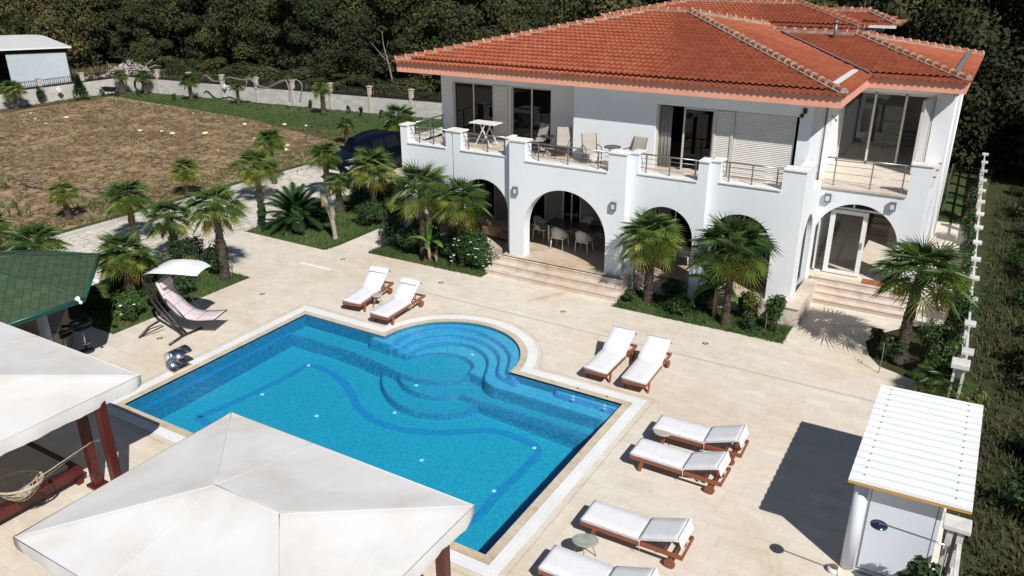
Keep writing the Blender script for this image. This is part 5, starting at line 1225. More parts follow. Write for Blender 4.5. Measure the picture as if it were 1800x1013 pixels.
# brown wicker seats at the left arches
def wicker_sofa(label, loc, rotz, w):
    t = thing('wicker_sofa', label, 'sofa', loc, rotz, 'brown wicker seats under the left arches')
    a = MB(); a.box(-w/2, w/2, -.35, .38, .10, .40, bev=.04); a.build('base', M['wicker_brown'], t)
    a = MB(); vs = []
    for i in range(19):
        th_ = PI*(-.1)+PI*1.2*i/18; bx_, by_ = w/2*math.cos(th_), .40*math.sin(th_); hb = .55+.30*max(0, math.sin(th_))+.03*math.cos(6*th_)
        vs += [(bx_*.9, by_*.9, .30), (bx_*1.0, by_*1.05, hb), (bx_*1.10, by_*1.18, hb-.01), (bx_*1.0, by_*1.05, .12)]
    a.add(vs, [(i*4+j, (i+1)*4+j, (i+1)*4+(j+1) % 4, i*4+(j+1) % 4) for i in range(18) for j in range(4)]+[(0, 1, 2, 3), (75, 74, 73, 72)], True); a.build('backrest', M['wicker_brown'], t)
    a = MB(); a.box(-w/2+.08, w/2-.08, -.33, .28, .40, .5, bev=.04); a.build('cushion', M['plaster_in'], t)
wicker_sofa('brown wicker armchair beside the leftmost arch pillar', (-10.4, 8.15, ZP), R_(-60), .9)
wicker_sofa('brown wicker sofa behind the flowering bush under the second arch from the left', (-8.5, 8.1, ZP), R_(170), 1.3)
# balcony chairs: sling with dark tubular frame
def sling_chair(label, loc, rotz):
    t = thing('sling_chair', label, 'chair', loc, rotz, 'beige sling chairs on the balcony')
    a = MB(); prof = [(-.24, .44), (-.05, .40), (.18, .38), (.26, .46), (.34, .68), (.42, .93), (.45, .97)]
    vs = [(s, y_, z_) for y_, z_ in prof for s in (-.23, .23)]; vs += [(s, y_, z_-.012) for y_, z_ in prof for s in (-.23, .23)]; m = len(prof)
    a.add(vs, [(2*i, 2*i+1, 2*i+3, 2*i+2) for i in range(m-1)]+[(2*m+2*i+2, 2*m+2*i+3, 2*m+2*i+1, 2*m+2*i) for i in range(m-1)]+[(0, 2*m, 2*m+1, 1)], True); a.build('sling', M['sling'], t)
    for s in (-1, 1):
        a = MB(); a.tube([(s*.25, y_, z_-.005) for y_, z_ in prof], .014, 6); a.tube(catmull([(s*.25, .30, .62), (s*.27, .05, .63), (s*.27, -.20, .62), (s*.27, -.27, .52), (s*.26, -.24, .0)], 4), .015, 6); a.tube([(s*.25, -.02, .40), (s*.26, .30, .0)], .014, 6); a.build('frame', M['black_metal'], t)
    return t
for x_, y_, r_, lab in ((-7.25, 8.45, -20, 'beige sling chair in front of the dark sliding door, left of the round table'), (-6.05, 8.25, 25, 'beige sling chair against the shaded wall, right of the round table'),
                        (-4.75, 7.80, 40, 'beige sling chair by the railing left of the glass table'), (-3.35, 8.0, -10, 'beige sling chair right of the glass table behind the parapet')):
    sling_chair(lab, (x_, y_, ZF), R_(r_))
def round_table(label, loc, r, m):
    t = thing('round_table', label, 'table', loc, 0)
    a = MB(); a.lathe([(r, 0), (r, .015)], (0, 0, .68), 26); a.build('tabletop', m, t); a = MB(); a.tube([(r*math.cos(q), r*math.sin(q), .685) for q in [2*PI*i/26 for i in range(26)]], .013, 6, closed=True); a.build('rim', M['black_metal'], t)
    for q in range(3):
        a_ = q*2.1+.3; a = MB(); a.tube(catmull([(.20*math.cos(a_), .20*math.sin(a_), .66), (.05*math.cos(a_), .05*math.sin(a_), .4), (.06*math.cos(a_), .06*math.sin(a_), .25), (.24*math.cos(a_), .24*math.sin(a_), 0)], 4), .012, 6); a.build('leg', M['black_metal'], t)
round_table('round black glass table between the two chairs at the dark sliding door', (-6.65, 8.2, ZF), .25, M['car_glass'])
round_table('round clear glass table behind the middle parapet pillar', (-4.0, 7.8, ZF), .27, M['glass_clear'])
ft = thing('folding_table', 'white folding table with crossed legs on the left balcony', 'table', (-9.35, 8.45, ZF), 0)
a = MB(); a.box(-.55, .55, -.30, .30, .84, .87)
a.build('tabletop', M['frame_white'], ft)
for yy in (-.24, .24):
    a = MB(); a.bar((-.34, yy, 0), (.12, yy, .84), .035, .03, (0, 1, 0)); a.build('leg', M['frame_white'], ft); a = MB(); a.bar((.0, yy+.03, .84), (-.42+.06, yy+.03, .84), .02, .02); a.bar((.34, yy+.035, 0), (-.12, yy+.035, .84), .035, .03, (0, 1, 0)); a.build('leg', M['frame_white'], ft)
pt = MB(); pt.lathe([(.10, 0), (.16, .12), (.20, .34), (.19, .36), (.15, .33)], n=18); tag(pt.build('plant_pot', M['plaster_in'], None, (-10.75, 7.95, ZF)), 'large grey plant pot on the far left balcony', 'pot')
a = MB(); a.box(-.42, .42, -.2, .2, 0, .03, bev=.008); tag(a.build('door_mat', M['mat_red'], None, (4.38, 9.95, .664)), 'reddish brown door mat on the entrance landing', 'door mat')


# ================================================================ vegetation
def fan_leaf(m, base, direc, up, R, nseg, rs, droop=.25, mi=0, spread=5.0, tipw=.05):
    """pleated palm fan: base = hastula, direc = centre of fan, up = upper side"""
    d = Vector(direc).normalized(); u = Vector(up); u = (u-d*u.dot(d)).normalized(); s = d.cross(u); vs = []; fs = []
    for i in range(nseg):
        a0 = -spread/2+spread*i/nseg; a1 = a0+spread/nseg; am = (a0+a1)/2
        L = R*(1-.25*(abs(am)/(spread/2))**2)*rs.uniform(.86, 1.06)
        def pt(a, r, h):
            dd = d*math.cos(a)+s*math.sin(a); g = droop*(r/R)**2.2*R; return base+dd*r+u*h+Vector((0, 0, -g))
        k = len(m.v); cup = .18*R
        A = base; w8 = .60; B0 = pt(am+(a0-am)*w8, L*.36, -.012+cup*.12); B1 = pt(am+(a1-am)*w8, L*.36, -.012+cup*.12); Bm = pt(am, L*.36, .026+cup*.12); T = pt(am+rs.uniform(-.04, .04), L, cup*.1-rs.uniform(0, .04))
        vs_ = [A, B0, Bm, B1, T]; m.add(vs_, [(0, 1, 2), (0, 2, 3), (1, 4, 2), (2, 4, 3)], False, mi)
def palm_meshes(seed, nf=38, R=.52, pet=.55, th=1.0, tr=.10, old=5, nseg=19):
    rs = random.Random(seed); g = MB(); o = MB(); st = MB()
    for i in range(nf):
        t = (i+.5)/nf; el = math.radians(82-112*t**.9+rs.uniform(-12, 12)); az = i*2.39996+rs.uniform(-.2, .2)
        dr = Vector((math.cos(az)*math.cos(el), math.sin(az)*math.cos(el), math.sin(el))); L = pet*(.75+.45*min(t*1.6, 1))*rs.uniform(.85, 1.12)
        b0 = Vector((0, 0, -.10*t)); mid = b0+dr*L*.55+Vector((0, 0, .03)); end = b0+dr*L+Vector((0, 0, -.10*L*math.cos(el)))
        st.tube([b0, mid, end], [.013, .009, .007], 4, cap=False)
        ef = el-math.radians(30+12*rs.uniform(-1, 1)) if el > -.1 else el-math.radians(22); fd = Vector((math.cos(az)*math.cos(ef), math.sin(az)*math.cos(ef), math.sin(ef))); up = Vector((0, 0, 1)) if abs(fd.z) < .9 else Vector((-math.cos(az), -math.sin(az), .2))
        side = fd.cross(up).normalized(); up = side.cross(fd).normalized(); up = (up+side*rs.uniform(-.55, .55)).normalized()
        RR = R*(.68 if t < .08 else 1)*rs.uniform(.9, 1.1); sp = 1.6+2.2*min(t*5, 1) if t < .15 else 4.9
        fan_leaf(g, end, fd, up, RR, nseg if sp > 3 else 11, rs, .02+.09*t, 1 if (t > .62 and rs.random() < .6) else 0, sp)
    for i in range(old):
        az = rs.uniform(0, 6.28); el = math.radians(rs.uniform(-58, -34)); dr = Vector((math.cos(az)*math.cos(el), math.sin(az)*math.cos(el), math.sin(el)))
        end = Vector((0, 0, -.15))+dr*pet*.85; fd = (dr+Vector((0, 0, -.5))).normalized(); side = fd.cross(Vector((0, 0, 1))).normalized(); fan_leaf(o, end, fd, side.cross(fd), R*.85, 20, rs, .3, 0, 3.6)
        o.tube([(0, 0, -.15), end], .010, 4, cap=False)
    return g, o, st
def trunk_mesh(h, r, seed, lean=(0, 0)):
    rs = random.Random(seed); m = MB(); n = 14; k = max(6, int(h/.09)); rings = []
    for i in range(k+1):
        t = i/k; z = h*t; rr = r*(1.18-.35*t+.25*max(0, 1-t*7)+.10*math.sin(i*2.1))*(1+.12*(i % 2)); rr = rr*(1.15 if t > .8 else 1)
        for j in range(n):
            a = 2*PI*j/n; q = rr*(1+.13*mnoise.noise(Vector((math.cos(a)*2, math.sin(a)*2, z*7+seed)))); rings.append((lean[0]*t*t*h+q*math.cos(a), lean[1]*t*t*h+q*math.sin(a), z))
    m.add(rings, [(i*n+j, i*n+(j+1) % n, (i+1)*n+(j+1) % n, (i+1)*n+j) for i in range(k) for j in range(n)], True)
    # fibre and old leaf bases
    for i in range(int(55*h)):
        z = h*rs.uniform(.12, 1.0); a = rs.uniform(0, 6.28); rr = r*(1.1-.2*z/h); l = rs.uniform(.05, .13); t = z/h
        p = Vector((lean[0]*t*t*h+rr*math.cos(a), lean[1]*t*t*h+rr*math.sin(a), z)); q = p+Vector((math.cos(a)*l*.7, math.sin(a)*l*.7, l)); s = Vector((-math.sin(a), math.cos(a), 0))*.022
        m.add([p-s, p+s, q+s*.3, q-s*.3], [(0, 1, 2, 3)])
    return m
VAR = []
for v, (nf, R, pt_) in enumerate(((42, .56, .52), (38, .58, .56), (34, .54, .48), (40, .60, .50))):
    g, o, st = palm_meshes(11+v*5, nf, R, pt_, old=(5, 7, 3, 4)[v])
    VAR.append((g, o, st))
PALMC = {}
def palm(label, base, h, w, v=0, tr=.10, lean=(0, 0), rot=0.0, old=True, fam='palm', grp='fan palms in the garden'):
    """h: height of the crown centre; w: crown diameter"""
    sc = w/2.05; th = max(.05, h)
    t = thing('fan_palm', label, 'palm tree', (base[0], base[1], base[2] if len(base) > 2 else 0), 0, grp)
    if th > .3: trunk_mesh(th, tr, int(h*100)+v, lean).build('trunk', M['trunk'], t)
    g, o, st = VAR[v]
    if v not in PALMC:
        mm = []
        for nm, b_, mt in (('crown', g, [M['palm'], M['palm_lite']]), ('old_fronds', o, [M['palm_dead']]), ('leaf_stalks', st, [M['palm_lite']])):
            q = b_.build(nm, mt, None); me = q.data; D.objects.remove(q); mm.append(me)
        PALMC[v] = mm
    for k_, (nm, me) in enumerate(zip(('crown', 'old_fronds', 'leaf_stalks'), PALMC[v])):
        if k_ == 1 and not old: continue
        ob = D.objects.new(nm, me); C.objects.link(ob); ob.parent = t; ob.location = (lean[0]*th, lean[1]*th, th); ob.rotation_euler = (0, 0, rot); ob.scale = (sc, sc, sc)
        if k_ == 2: ob.parent = crown_; ob.location = (0, 0, 0); ob.rotation_euler = (0, 0, 0); ob.scale = (1, 1, 1)
        if k_ == 0: crown_ = ob
    return t
def gp(px, py): x, y, _ = G(px, py); return (x, y, 0)
palm('fan palm with two hanging yellow fans on the island bed beside the main steps', (-1.93, 6.45, 0), 2.25, 2.3, 0, .12, rot=.3)
palm('wide fan palm with banana leaves under it at the middle of the island bed', (.77, 5.95, 0), 2.55, 2.5, 1, .10, rot=1.9)
palm('tall fan palm with a dark trunk in front of the glazed entrance', (5.63, 5.95, 0), 2.75, 2.5, 3, .13, rot=2.6, lean=(.05, 0))
palm('low trunkless fan palm beside the corrugated cabin roof', (6.75, 4.35, 0), .55, 1.6, 2, rot=.4, old=False)
palm('fan palm hiding the leftmost arch, yellow fans over the wicker chair', (-10.55, 5.95, 0), 2.75, 2.4, 1, .11, rot=.9)
palm('fan palm above the flowering bush in front of the second arch from the left', (-8.85, 6.0, 0), 2.55, 2.4, 2, .10, rot=2.2)
palm('fan palm between the parked car and the leftmost balcony pillar', (-15.25, 8.8, 0), 2.3, 2.25, 0, .11, rot=4.0)
palm('short yellowish fan palm directly behind the two headed yucca', (-17.3, 8.9, 0), 1.3, 1.4, 2, .14, rot=.2)
palm('fan palm at the nose of the parked car', (-19.4, 10.4, 0), 2.0, 1.7, 3, .10, rot=1.2)
palm('small fan palm in the grass behind the parked car', (-26.3, 19.5, 0), 1.2, 1.3, 2, .10, rot=3.1)
palm('fan palm in the far grass seen just left of the balcony corner', (-22.9, 20.3, 0), 1.7, 2.3, 1, .12, rot=.8)
palm('slim fan palm at the field edge halfway along the stone driveway', (-23.3, 10.83, 0), 2.15, 1.65, 0, .10, rot=2.0)
palm('broad fan palm with an orange dead frond on the driveway verge', (-21.6, 8.3, 0), 1.7, 2.15, 1, .12, rot=5.2)
palm('small fan palm standing alone at the field edge left of the broad verge palm', (-25.2, 7.2, 0), 1.25, 1.6, 0, .10, rot=3.9)
palm('fan palm casting its shadow on the flagstones left of the swing bed', (-21.5, 1.75, 0), 1.85, 1.95, 3, .12, rot=1.5)
palm('small upright fan palm at the field corner, furthest left beyond the flagstones', (-26.6, 2.2, 0), 1.2, 1.55, 2, .11, rot=.1)
palm('fan palm with yellow lower fans next to the climbing plant behind the swing canopy', (-18.2, 1.1, 0), 1.75, 1.8, 1, .12, rot=3.3)
palm('tall fan palm with an ivy clad trunk at the right end of the swing bed', (-15.33, .85, 0), 2.65, 2.3, 2, .12, rot=.6)
palm('dark low fan palm behind the green bar roof', (-21.2, -2.2, 0), 1.2, 2.1, 3, .12, rot=2.4, old=False)
palm('full fan palm between the green bar roof and the swing canopy', (-16.14, -2.2, 0), 1.75, 2.0, 0, .14, rot=5.0)
palm('fan palm cut off by the left edge of the picture', gp(-8, 450), 1.0, 1.9, 1, .12, rot=5.0)
palm('young fan palm against the boundary wall in front of the hangar', (-55.2, 16.2, 0), 1.45, 1.9, 0, .13, rot=0, grp='young palms along the boundary wall', old=False)
palm('young fan palm in the corner of the boundary wall', (-55.0, 24.8, 0), 1.45, 1.5, 2, .16, rot=1, grp='young palms along the boundary wall', old=False)
palm('young fan palm just right of the wall corner', (-52.9, 25.4, 0), 1.45, 1.4, 1, .13, rot=2, grp='young palms along the boundary wall', old=False)
palm('young fan palm below the first loop of the black hose', (-47.3, 25.3, 0), 1.5, 1.6, 0, .14, rot=3, grp='young palms along the boundary wall', old=False)
palm('young fan palm below the double loop of the black hose', (-42.6, 25.8, 0), 1.4, 1.4, 2, .11, rot=4, grp='young palms along the boundary wall', old=False)
palm('young fan palm with a thick trunk near the right end of the boundary wall', (-34.2, 26.0, 0), 1.75, 1.5, 3, .15, rot=5, grp='young palms along the boundary wall', old=False)

# cycas
def pinnate(m, base, az, el, L, rs, w=.13, n=26, curve=1.0, mi=0):
    p = Vector(base); pts = []; e = el
    for i in range(n+1):
        pts.append(p.copy()); d = Vector((math.cos(az)*math.cos(e), math.sin(az)*math.cos(e), math.sin(e))); p = p+d*(L/n); e -= curve/n*(.4+1.2*i/n)
    m.tube(pts[::3]+[pts[-1]], .008, 4, cap=False, mi=mi)
    side = Vector((-math.sin(az), math.cos(az), 0))
    for i in range(3, n):
        q = pts[i]; tdir = (pts[i+1 if i < n else n]-pts[i-1]).normalized(); up = side.cross(tdir); l = w*math.sin(PI*min(1, .12+.88*i/n))**.45
        for s in (-1, 1):
            tip = q+(side*s*.8+tdir*.55+up*(-.25 if up.z > 0 else .25)).normalized()*l*1.25; m.add([q-tdir*.024, q+tdir*.024, tip], [(0, 1, 2)], False, mi)
t = thing('cycas', 'large dark cycas with a rosette of stiff feathery leaves beside the yucca', 'cycas', (-17.3, 6.3, 0)); rs = random.Random(3); m = MB()
for i in range(46): pinnate(m, (0, 0, .42), i*2.4, math.radians(80-72*(i/46)+rs.uniform(-6, 6)), 1.55*rs.uniform(.9, 1.08), rs, .27, 44, .8+.7*i/46)
m.build('leaf_rosette', M['cycas'], t); trunk_mesh(.45, .22, 5).build('trunk', M['trunk'], t)
# yucca with two heads
t = thing('yucca', 'two headed blue yucca on a forked pale trunk at the lawn corner', 'yucca', (-14.9, 5.95, 0)); rs = random.Random(4)
m = MB(); m.tube(catmull([(0, 0, 0), (-.05, .03, .35), (-.14, .06, .8)], 5), [.13, .11, .1, .095, .09, .09, .09, .09, .09, .09, .09], 10); m.tube(catmull([(-.14, .06, .75), (-.40, .14, 1.25), (-.60, .16, 1.62)], 5), .085, 10); m.tube(catmull([(-.14, .06, .75), (-.06, .06, 1.0), (-.10, .06, 1.25)], 5), .085, 10); m.build('trunk', M['bark_pale'], t)
for hx_, hy_, hz_ in ((-.62, .16, 1.78), (-.10, .06, 1.38)):
    m = MB()
    for i in range(150):
        az = i*2.4; el = math.asin(1-1.55*(i/150)); l = .36*rs.uniform(.9, 1.1); d_ = Vector((math.cos(az)*math.cos(el), math.sin(az)*math.cos(el), math.sin(el))); s = d_.cross(Vector((0, 0, 1))).normalized()*.010; b = Vector((hx_, hy_, hz_)); m.add([b+d_*.03-s, b+d_*.03+s, b+d_*l], [(0, 1, 2)])
    m.build('leaf_head', M['yucca'], t)
    m = MB()
    for i in range(110):
        az = i*2.4; z = hz_-.08-.34*(i/110); l = .2; b = Vector((hx_+.04*math.cos(az), hy_+.04*math.sin(az), z)); s = Vector((-math.sin(az), math.cos(az), 0))*.014; m.add([b-s, b+s, b+Vector((.07*math.cos(az), .07*math.sin(az), -l))], [(0, 1, 2)])
    m.lathe([(.05, -.5), (.09, -.45), (.10, -.1), (.04, 0)], (hx_, hy_, hz_), 10); m.build('dry_skirt', M['thatch'], t)
# leafy shrubs
def shrub_mb(rs, rx, ry, rz, n, leaf, lumps=9, hollow=.55, z0=None):
    m = MB(); L = []
    for i in range(lumps):
        a = rs.uniform(0, 6.28); r = rs.uniform(0, .62); L.append((rx*r*math.cos(a), ry*r*math.sin(a), rz*rs.uniform(.55, 1.35), rs.uniform(.32, .6)))
    for i in range(n):
        c = rs.choice(L); th_ = rs.uniform(0, 6.28); ph = math.acos(rs.uniform(-.75, 1)); rr = c[3]*rs.uniform(hollow, 1.05)
        d = Vector((math.sin(ph)*math.cos(th_), math.sin(ph)*math.sin(th_), math.cos(ph))); p = Vector((c[0]+d.x*rr*rx, c[1]+d.y*rr*ry, max(.03, c[2]+d.z*rr*rz)))
        nr = (d+Vector((rs.uniform(-.7, .7), rs.uniform(-.7, .7), rs.uniform(-.3, .9)))).normalized(); a = nr.orthogonal().normalized(); a = (Matrix.Rotation(rs.uniform(0, 6.28), 3, nr) @ a); b = nr.cross(a); l = leaf*rs.uniform(.7, 1.3)
        m.add([p-a*l*.5, p+b*l*.28+nr*l*.08, p+a*l*.5-Vector((0, 0, l*.12)), p-b*l*.28+nr*l*.08], [(0, 1, 2, 3)])
    return m
def shrub(name, label, cat, base, rx, ry, rz, n, leaf, m, seed, stems=5, flowers=None, lumps=9, group=None):
    rs = random.Random(seed); t = thing(name, label, cat, base, 0, group); shrub_mb(rs, rx, ry, rz, n, leaf, lumps).build('foliage', M[m], t)
    s = MB()
    for i in range(stems):
        a = rs.uniform(0, 6.28); s.tube([(.05*math.cos(a), .05*math.sin(a), 0), (rx*.4*math.cos(a), ry*.4*math.sin(a), rz*.9), (rx*.55*math.cos(a+.4), ry*.55*math.sin(a+.4), rz*1.5)], [.016, .011, .006], 5)
    s.build('stem', M['bark'], t)
    if flowers:
        fm, k_, side = flowers; f = MB()
        for i in range(k_):
            a = rs.uniform(-2.6, .6); z = rz*rs.uniform(.3, 1.5); p = Vector((rx*.95*math.cos(a)*rs.uniform(.7, 1.0), ry*.95*math.sin(a)*rs.uniform(.8, 1.05), z))
            for q in range(5): b = 2*PI*q/5; f.add([p, p+Vector((.05*math.cos(b), .05*math.sin(b), .02)), p+Vector((.05*math.cos(b+.9), .05*math.sin(b+.9), .02))], [(0, 1, 2)])
        f.build('blossom', M[fm], t)
    return t
shrub('flowering_bush', 'large bright green bush with white blossoms left of the main steps', 'bush', (-8.45, 6.0, 0), 1.0, .58, .85, 6800, .085, 'bush', 21, 7, ('white_petal', 26, 0), 18)
shrub('garden_shrub', 'bright low shrub between the two palms of the island bed', 'shrub', (-.62, 5.98, 0), .45, .38, .34, 1500, .075, 'bush', 22)
shrub('garden_shrub', 'tall leafy shrub at the right end of the island bed against the corner pillar', 'shrub', (2.15, 6.15, 0), .36, .34, .78, 1700, .085, 'bush', 23, lumps=12)
shrub('garden_shrub', 'yellow leaved shrub under the right arch of the island bed', 'shrub', (1.45, 6.45, 0), .35, .3, .62, 800, .08, 'bush_yellow', 24)
shrub('garden_shrub', 'small dark shrub with reddish tips near the banana stems', 'shrub', (1.5, 5.9, 0), .30, .26, .28, 600, .07, 'bush_dark', 25)
shrub('garden_shrub', 'dark bush under the fan palm at the leftmost arch', 'shrub', (-11.35, 6.15, 0), .70, .5, .62, 2200, .09, 'bush_dark', 26)
shrub('garden_shrub', 'dark bush behind the yucca on the lawn', 'shrub', (-14.9, 8.1, 0), .85, .8, .55, 2600, .09, 'bush_dark', 27)
shrub('garden_shrub', 'dark shrub in front of the second arch from the left', 'shrub', (-9.7, 6.35, 0), .55, .4, .55, 1600, .09, 'bush_dark', 28)
shrub('oleander', 'slim upright oleander column left of the cycas', 'shrub', (-18.5, 5.6, 0), .22, .22, .82, 1300, .10, 'bush_dark', 29, lumps=12)
shrub('oleander', 'slim oleander column in front of the cycas', 'shrub', (-16.45, 5.55, 0), .24, .24, .72, 1200, .10, 'bush_dark', 30, lumps=12)
shrub('climbing_plant', 'leafy climber around the ivy clad palm trunk in the swing bed', 'climber', (-15.45, .9, 0), .28, .28, .95, 1500, .09, 'bush_dark', 31, lumps=12)
shrub('climbing_plant', 'leafy climber on the yellow fringed palm trunk behind the swing bed', 'climber', (-18.0, .95, 0), .36, .34, .72, 1500, .09, 'bush_dark', 32, lumps=12)
shrub('garden_shrub', 'dense dark shrub behind the swing chair seat', 'shrub', (-15.5, -.9, 0), .65, .6, .6, 2300, .085, 'bush_dark', 33)
shrub('garden_shrub', 'yellowish shrub with dry leaves behind the swing canopy', 'shrub', (-16.2, .2, 0), .45, .4, .5, 900, .085, 'bush_yellow', 34)
shrub('garden_shrub', 'broad green shrub behind the swing canopy next to the palm', 'shrub', (-17.1, -.6, 0), .9, .8, .6, 2600, .09, 'bush_dark', 35)
shrub('garden_shrub', 'leafy shrub at the foot of the palm beside the bar roof', 'shrub', (-15.4, -2.9, 0), .6, .55, .42, 1700, .08, 'bush', 36)
shrub('garden_shrub', 'dark shrub in the shade of the bar roof', 'shrub', (-16.9, -3.2, 0), .8, .6, .5, 1900, .09, 'bush_dark', 37)
shrub('rose_bush', 'rose bush with white flowers at the paving corner near the swing chair', 'rose bush', (-14.95, -3.1, 0), .32, .3, .42, 750, .07, 'bush', 38, flowers=('white_petal', 4, 0))
for i_, (x_, y_, rx_, rz_, lab_) in enumerate(((-12.3, 6.3, .6, .75, 'dark leafy shrub at the walkway corner of the arch bed'), (-10.9, 6.6, .7, .85, 'tall dark shrub behind the young banana plant'), (-9.6, 6.6, .6, .8, 'tall dark shrub between the banana plant and the flowering bush'), (-13.5, 10.3, .8, .9, 'dark round shrub on the lawn left of the house'), (-16.0, 9.6, .8, .7, 'dark shrub behind the short palm on the lawn'),
        (-16.9, 7.4, .7, .65, 'dark shrub between the cycas and the yucca'), (-16.6, -1.3, .8, .85, 'tall dark shrub right behind the swing stand'), (-17.9, -1.6, .8, .8, 'tall dark shrub left of the swing canopy'), (-15.9, .95, .6, .7, 'dark shrub at the back edge of the swing bed'), (-16.9, .8, .6, .75, 'leafy dark shrub between the two climber clad palms'), (-15.2, -2.0, .5, .5, 'low green shrub under the swing seat'), (-18.2, -3.2, .8, .7, 'dark shrub behind the bar roof corner'), (-13.0, 9.4, .8, 1.15, 'tall dark shrub against the left side of the porch'), (-13.6, 12.6, 1.2, 1.6, 'tall dark hedge bush beside the rear of the parked car'), (-15.3, 10.9, .8, .8, 'dark shrub on the lawn between the car and the palm'), (-18.1, 7.4, .6, .6, 'small dark shrub behind the cycas'), (-17.6, 10.6, .7, .6, 'dark shrub at the driveway edge near the car'), (-1.25, 6.75, .45, .5, 'dark shrub behind the first palm of the island bed'), (-.1, 6.75, .45, .55, 'dark shrub in the middle of the island bed'), (1.15, 6.7, .42, .5, 'dark shrub behind the wide palm of the island bed'), (-2.35, 6.0, .25, .3, 'small dark shrub at the left tip of the island bed'))):
    shrub('garden_shrub', lab_, 'shrub', (x_, y_, 0), rx_, rx_*.85, rz_, int(2600*rx_), .095, 'bush_dark', 300+i_, lumps=12)
# roses and shrubs along the right hand fence
hedge = [(6.35, 6.7, .62, .6, .55, 'bush_dark', 'low dark shrub round the tall palm trunk'), (5.45, 5.95, .5, .45, .42, 'bush_dark', 'shrub at the curved paving edge below the tall palm'), (6.75, 5.4, .5, .6, .62, 'bush', 'green shrub against the low fence pillar'), (6.9, 7.9, .5, .6, .8, 'bush', 'tall leafy bush hiding the fence pillar'),
         (6.75, 9.4, .42, .6, .65, 'bush_dark', 'rose bush with red flowers nearest the tall palm'), (6.85, 11.0, .34, .7, .55, 'bush_yellow', 'yellowish rose bush by the side landing'), (6.75, 13.0, .34, .8, .62, 'bush', 'rose bush with white flowers halfway along the fence'), (6.7, 15.4, .36, .9, .6, 'bush_dark', 'dark rose bush in the house shadow'),
         (6.55, 18.0, .36, .9, .7, 'bush', 'rose bush with scattered white flowers further along the fence'), (6.5, 21.0, .4, 1.0, .75, 'bush_dark', 'rose bush with red flowers at the far end of the fence'), (7.35, 3.3, .5, .5, .45, 'bush_yellow', 'light green shrub behind the cabin roof'), 
         (4.95, 6.7, .3, .3, .28, 'bush_dark', 'small shrub tuft at the left tip of the curved bed')]
for i, (x, y, a, b, c, mt, lab) in enumerate(hedge):
    fl_ = ('red_petal', 12, 0) if 'red' in lab else (('white_petal', 9, 0) if 'white' in lab else None)
    shrub('rose_bush' if 'rose' in lab else 'garden_shrub', lab, 'rose bush' if 'rose' in lab else 'shrub', (x, y, 0), a, b, c*1.15, int(900+1800*a*b), .085, mt, 60+i, flowers=fl_, group='shrubs along the right hand fence')
q = G(1640, 1010, .5); shrub('garden_shrub', 'glossy dark leaved shrub at the bottom right corner in front of the cabin', 'shrub', (6.98, -3.85, 0), .36, .28, .72, 620, .17, 'bush_dark', 90, lumps=10)
# bananas
def banana(label, base, leaves, seed, stems=((0, 0, 1.0),), cut=0):
    rs = random.Random(seed); t = thing('banana_plant', label, 'banana plant', base)
    for sx, sy, h in stems: m = MB(); m.tube([(sx, sy, 0), (sx*1.1, sy, h*.6), (sx*1.2, sy, h)], [.075, .06, .045], 10); m.build('stem', M['thatch'], t)
    for az, el, L, w, cu in leaves:
        m = MB(); n = 12; p = Vector((stems[0][0], stems[0][1], stems[0][2]*.92)); e = math.radians(el); a = math.radians(az); sd = Vector((-math.sin(a), math.cos(a), 0)); vs = []
        for i in range(n+1):
            s = i/n; ww = w*math.sin(PI*min(1, .08+.92*s))**.55*(1 if s < .97 else .2)*(.15 if s < .14 else 1); vs += [p-sd*ww+Vector((0, 0, .25*ww)), p.copy(), p+sd*ww+Vector((0, 0, .25*ww))]
            p = p+Vector((math.cos(a)*math.cos(e), math.sin(a)*math.cos(e), math.sin(e)))*(L/n); e -= cu/n
        m.add(vs, [(3*i+j, 3*i+3+j, 3*i+4+j, 3*i+1+j) for i in range(n) for j in (0, 1)], True); m.build('leaf', M['banana'], t)
banana('young banana plant with a few bright leaves in front of the leftmost arch palm', (-10.15, 5.75, 0), [(95, 85, .95, .12, .2), (200, 40, .95, .12, 1.4), (-20, 35, .95, .12, 1.2), (60, 50, .8, .11, 1.0), (300, 30, .7, .1, 1.2)], 1, ((0, 0, .8), (.28, .02, .55)))
banana('banana plant with broad leaves and yellow stems in the island bed', (.35, 6.3, 0), [(185, 45, 1.3, .17, 1.5), (150, 62, 1.1, .16, 1.2), (10, 55, 1.2, .16, 1.4), (340, 30, .95, .14, 1.8), (80, 60, 1.1, .15, 1.1), (225, 28, .95, .15, 1.8)], 2, ((0, -.1, 1.05), (.28, -.18, .9)))
# thin saplings, stakes
for lab, (x, y), h in (('thin bare sapling at the curved paving edge', (5.25, 5.0), .9), ('thin stake with a sapling on the island bed edge', (2.0, 5.75), .75), ('white stake beside the first palm of the island bed', (-2.45, 6.3), .8), ('thin sapling near the swing canopy', (-14.9, .75), .6), ('sapling with pale stake in the arch bed', (-9.1, 5.7), .6)):
    t = thing('sapling', lab, 'sapling', (x, y, 0)); a = MB(); a.tube([(0, 0, 0), (.02, .01, h*.6), (.0, .03, h)], [.012, .009, .005], 5); a.build('stem', M['bark_pale'], t)
    rs = random.Random(len(lab)); b = MB()
    for i in range(26): z = h*rs.uniform(.4, 1.05); az = rs.uniform(0, 6.28); p = Vector((.12*math.cos(az)*rs.random(), .12*math.sin(az)*rs.random(), z)); b.add([p, p+Vector((.05*math.cos(az), .05*math.sin(az), .02)), p+Vector((.03*math.cos(az+1), .03*math.sin(az+1), .06))], [(0, 1, 2)])
    b.build('foliage', M['bush_dark'], t)

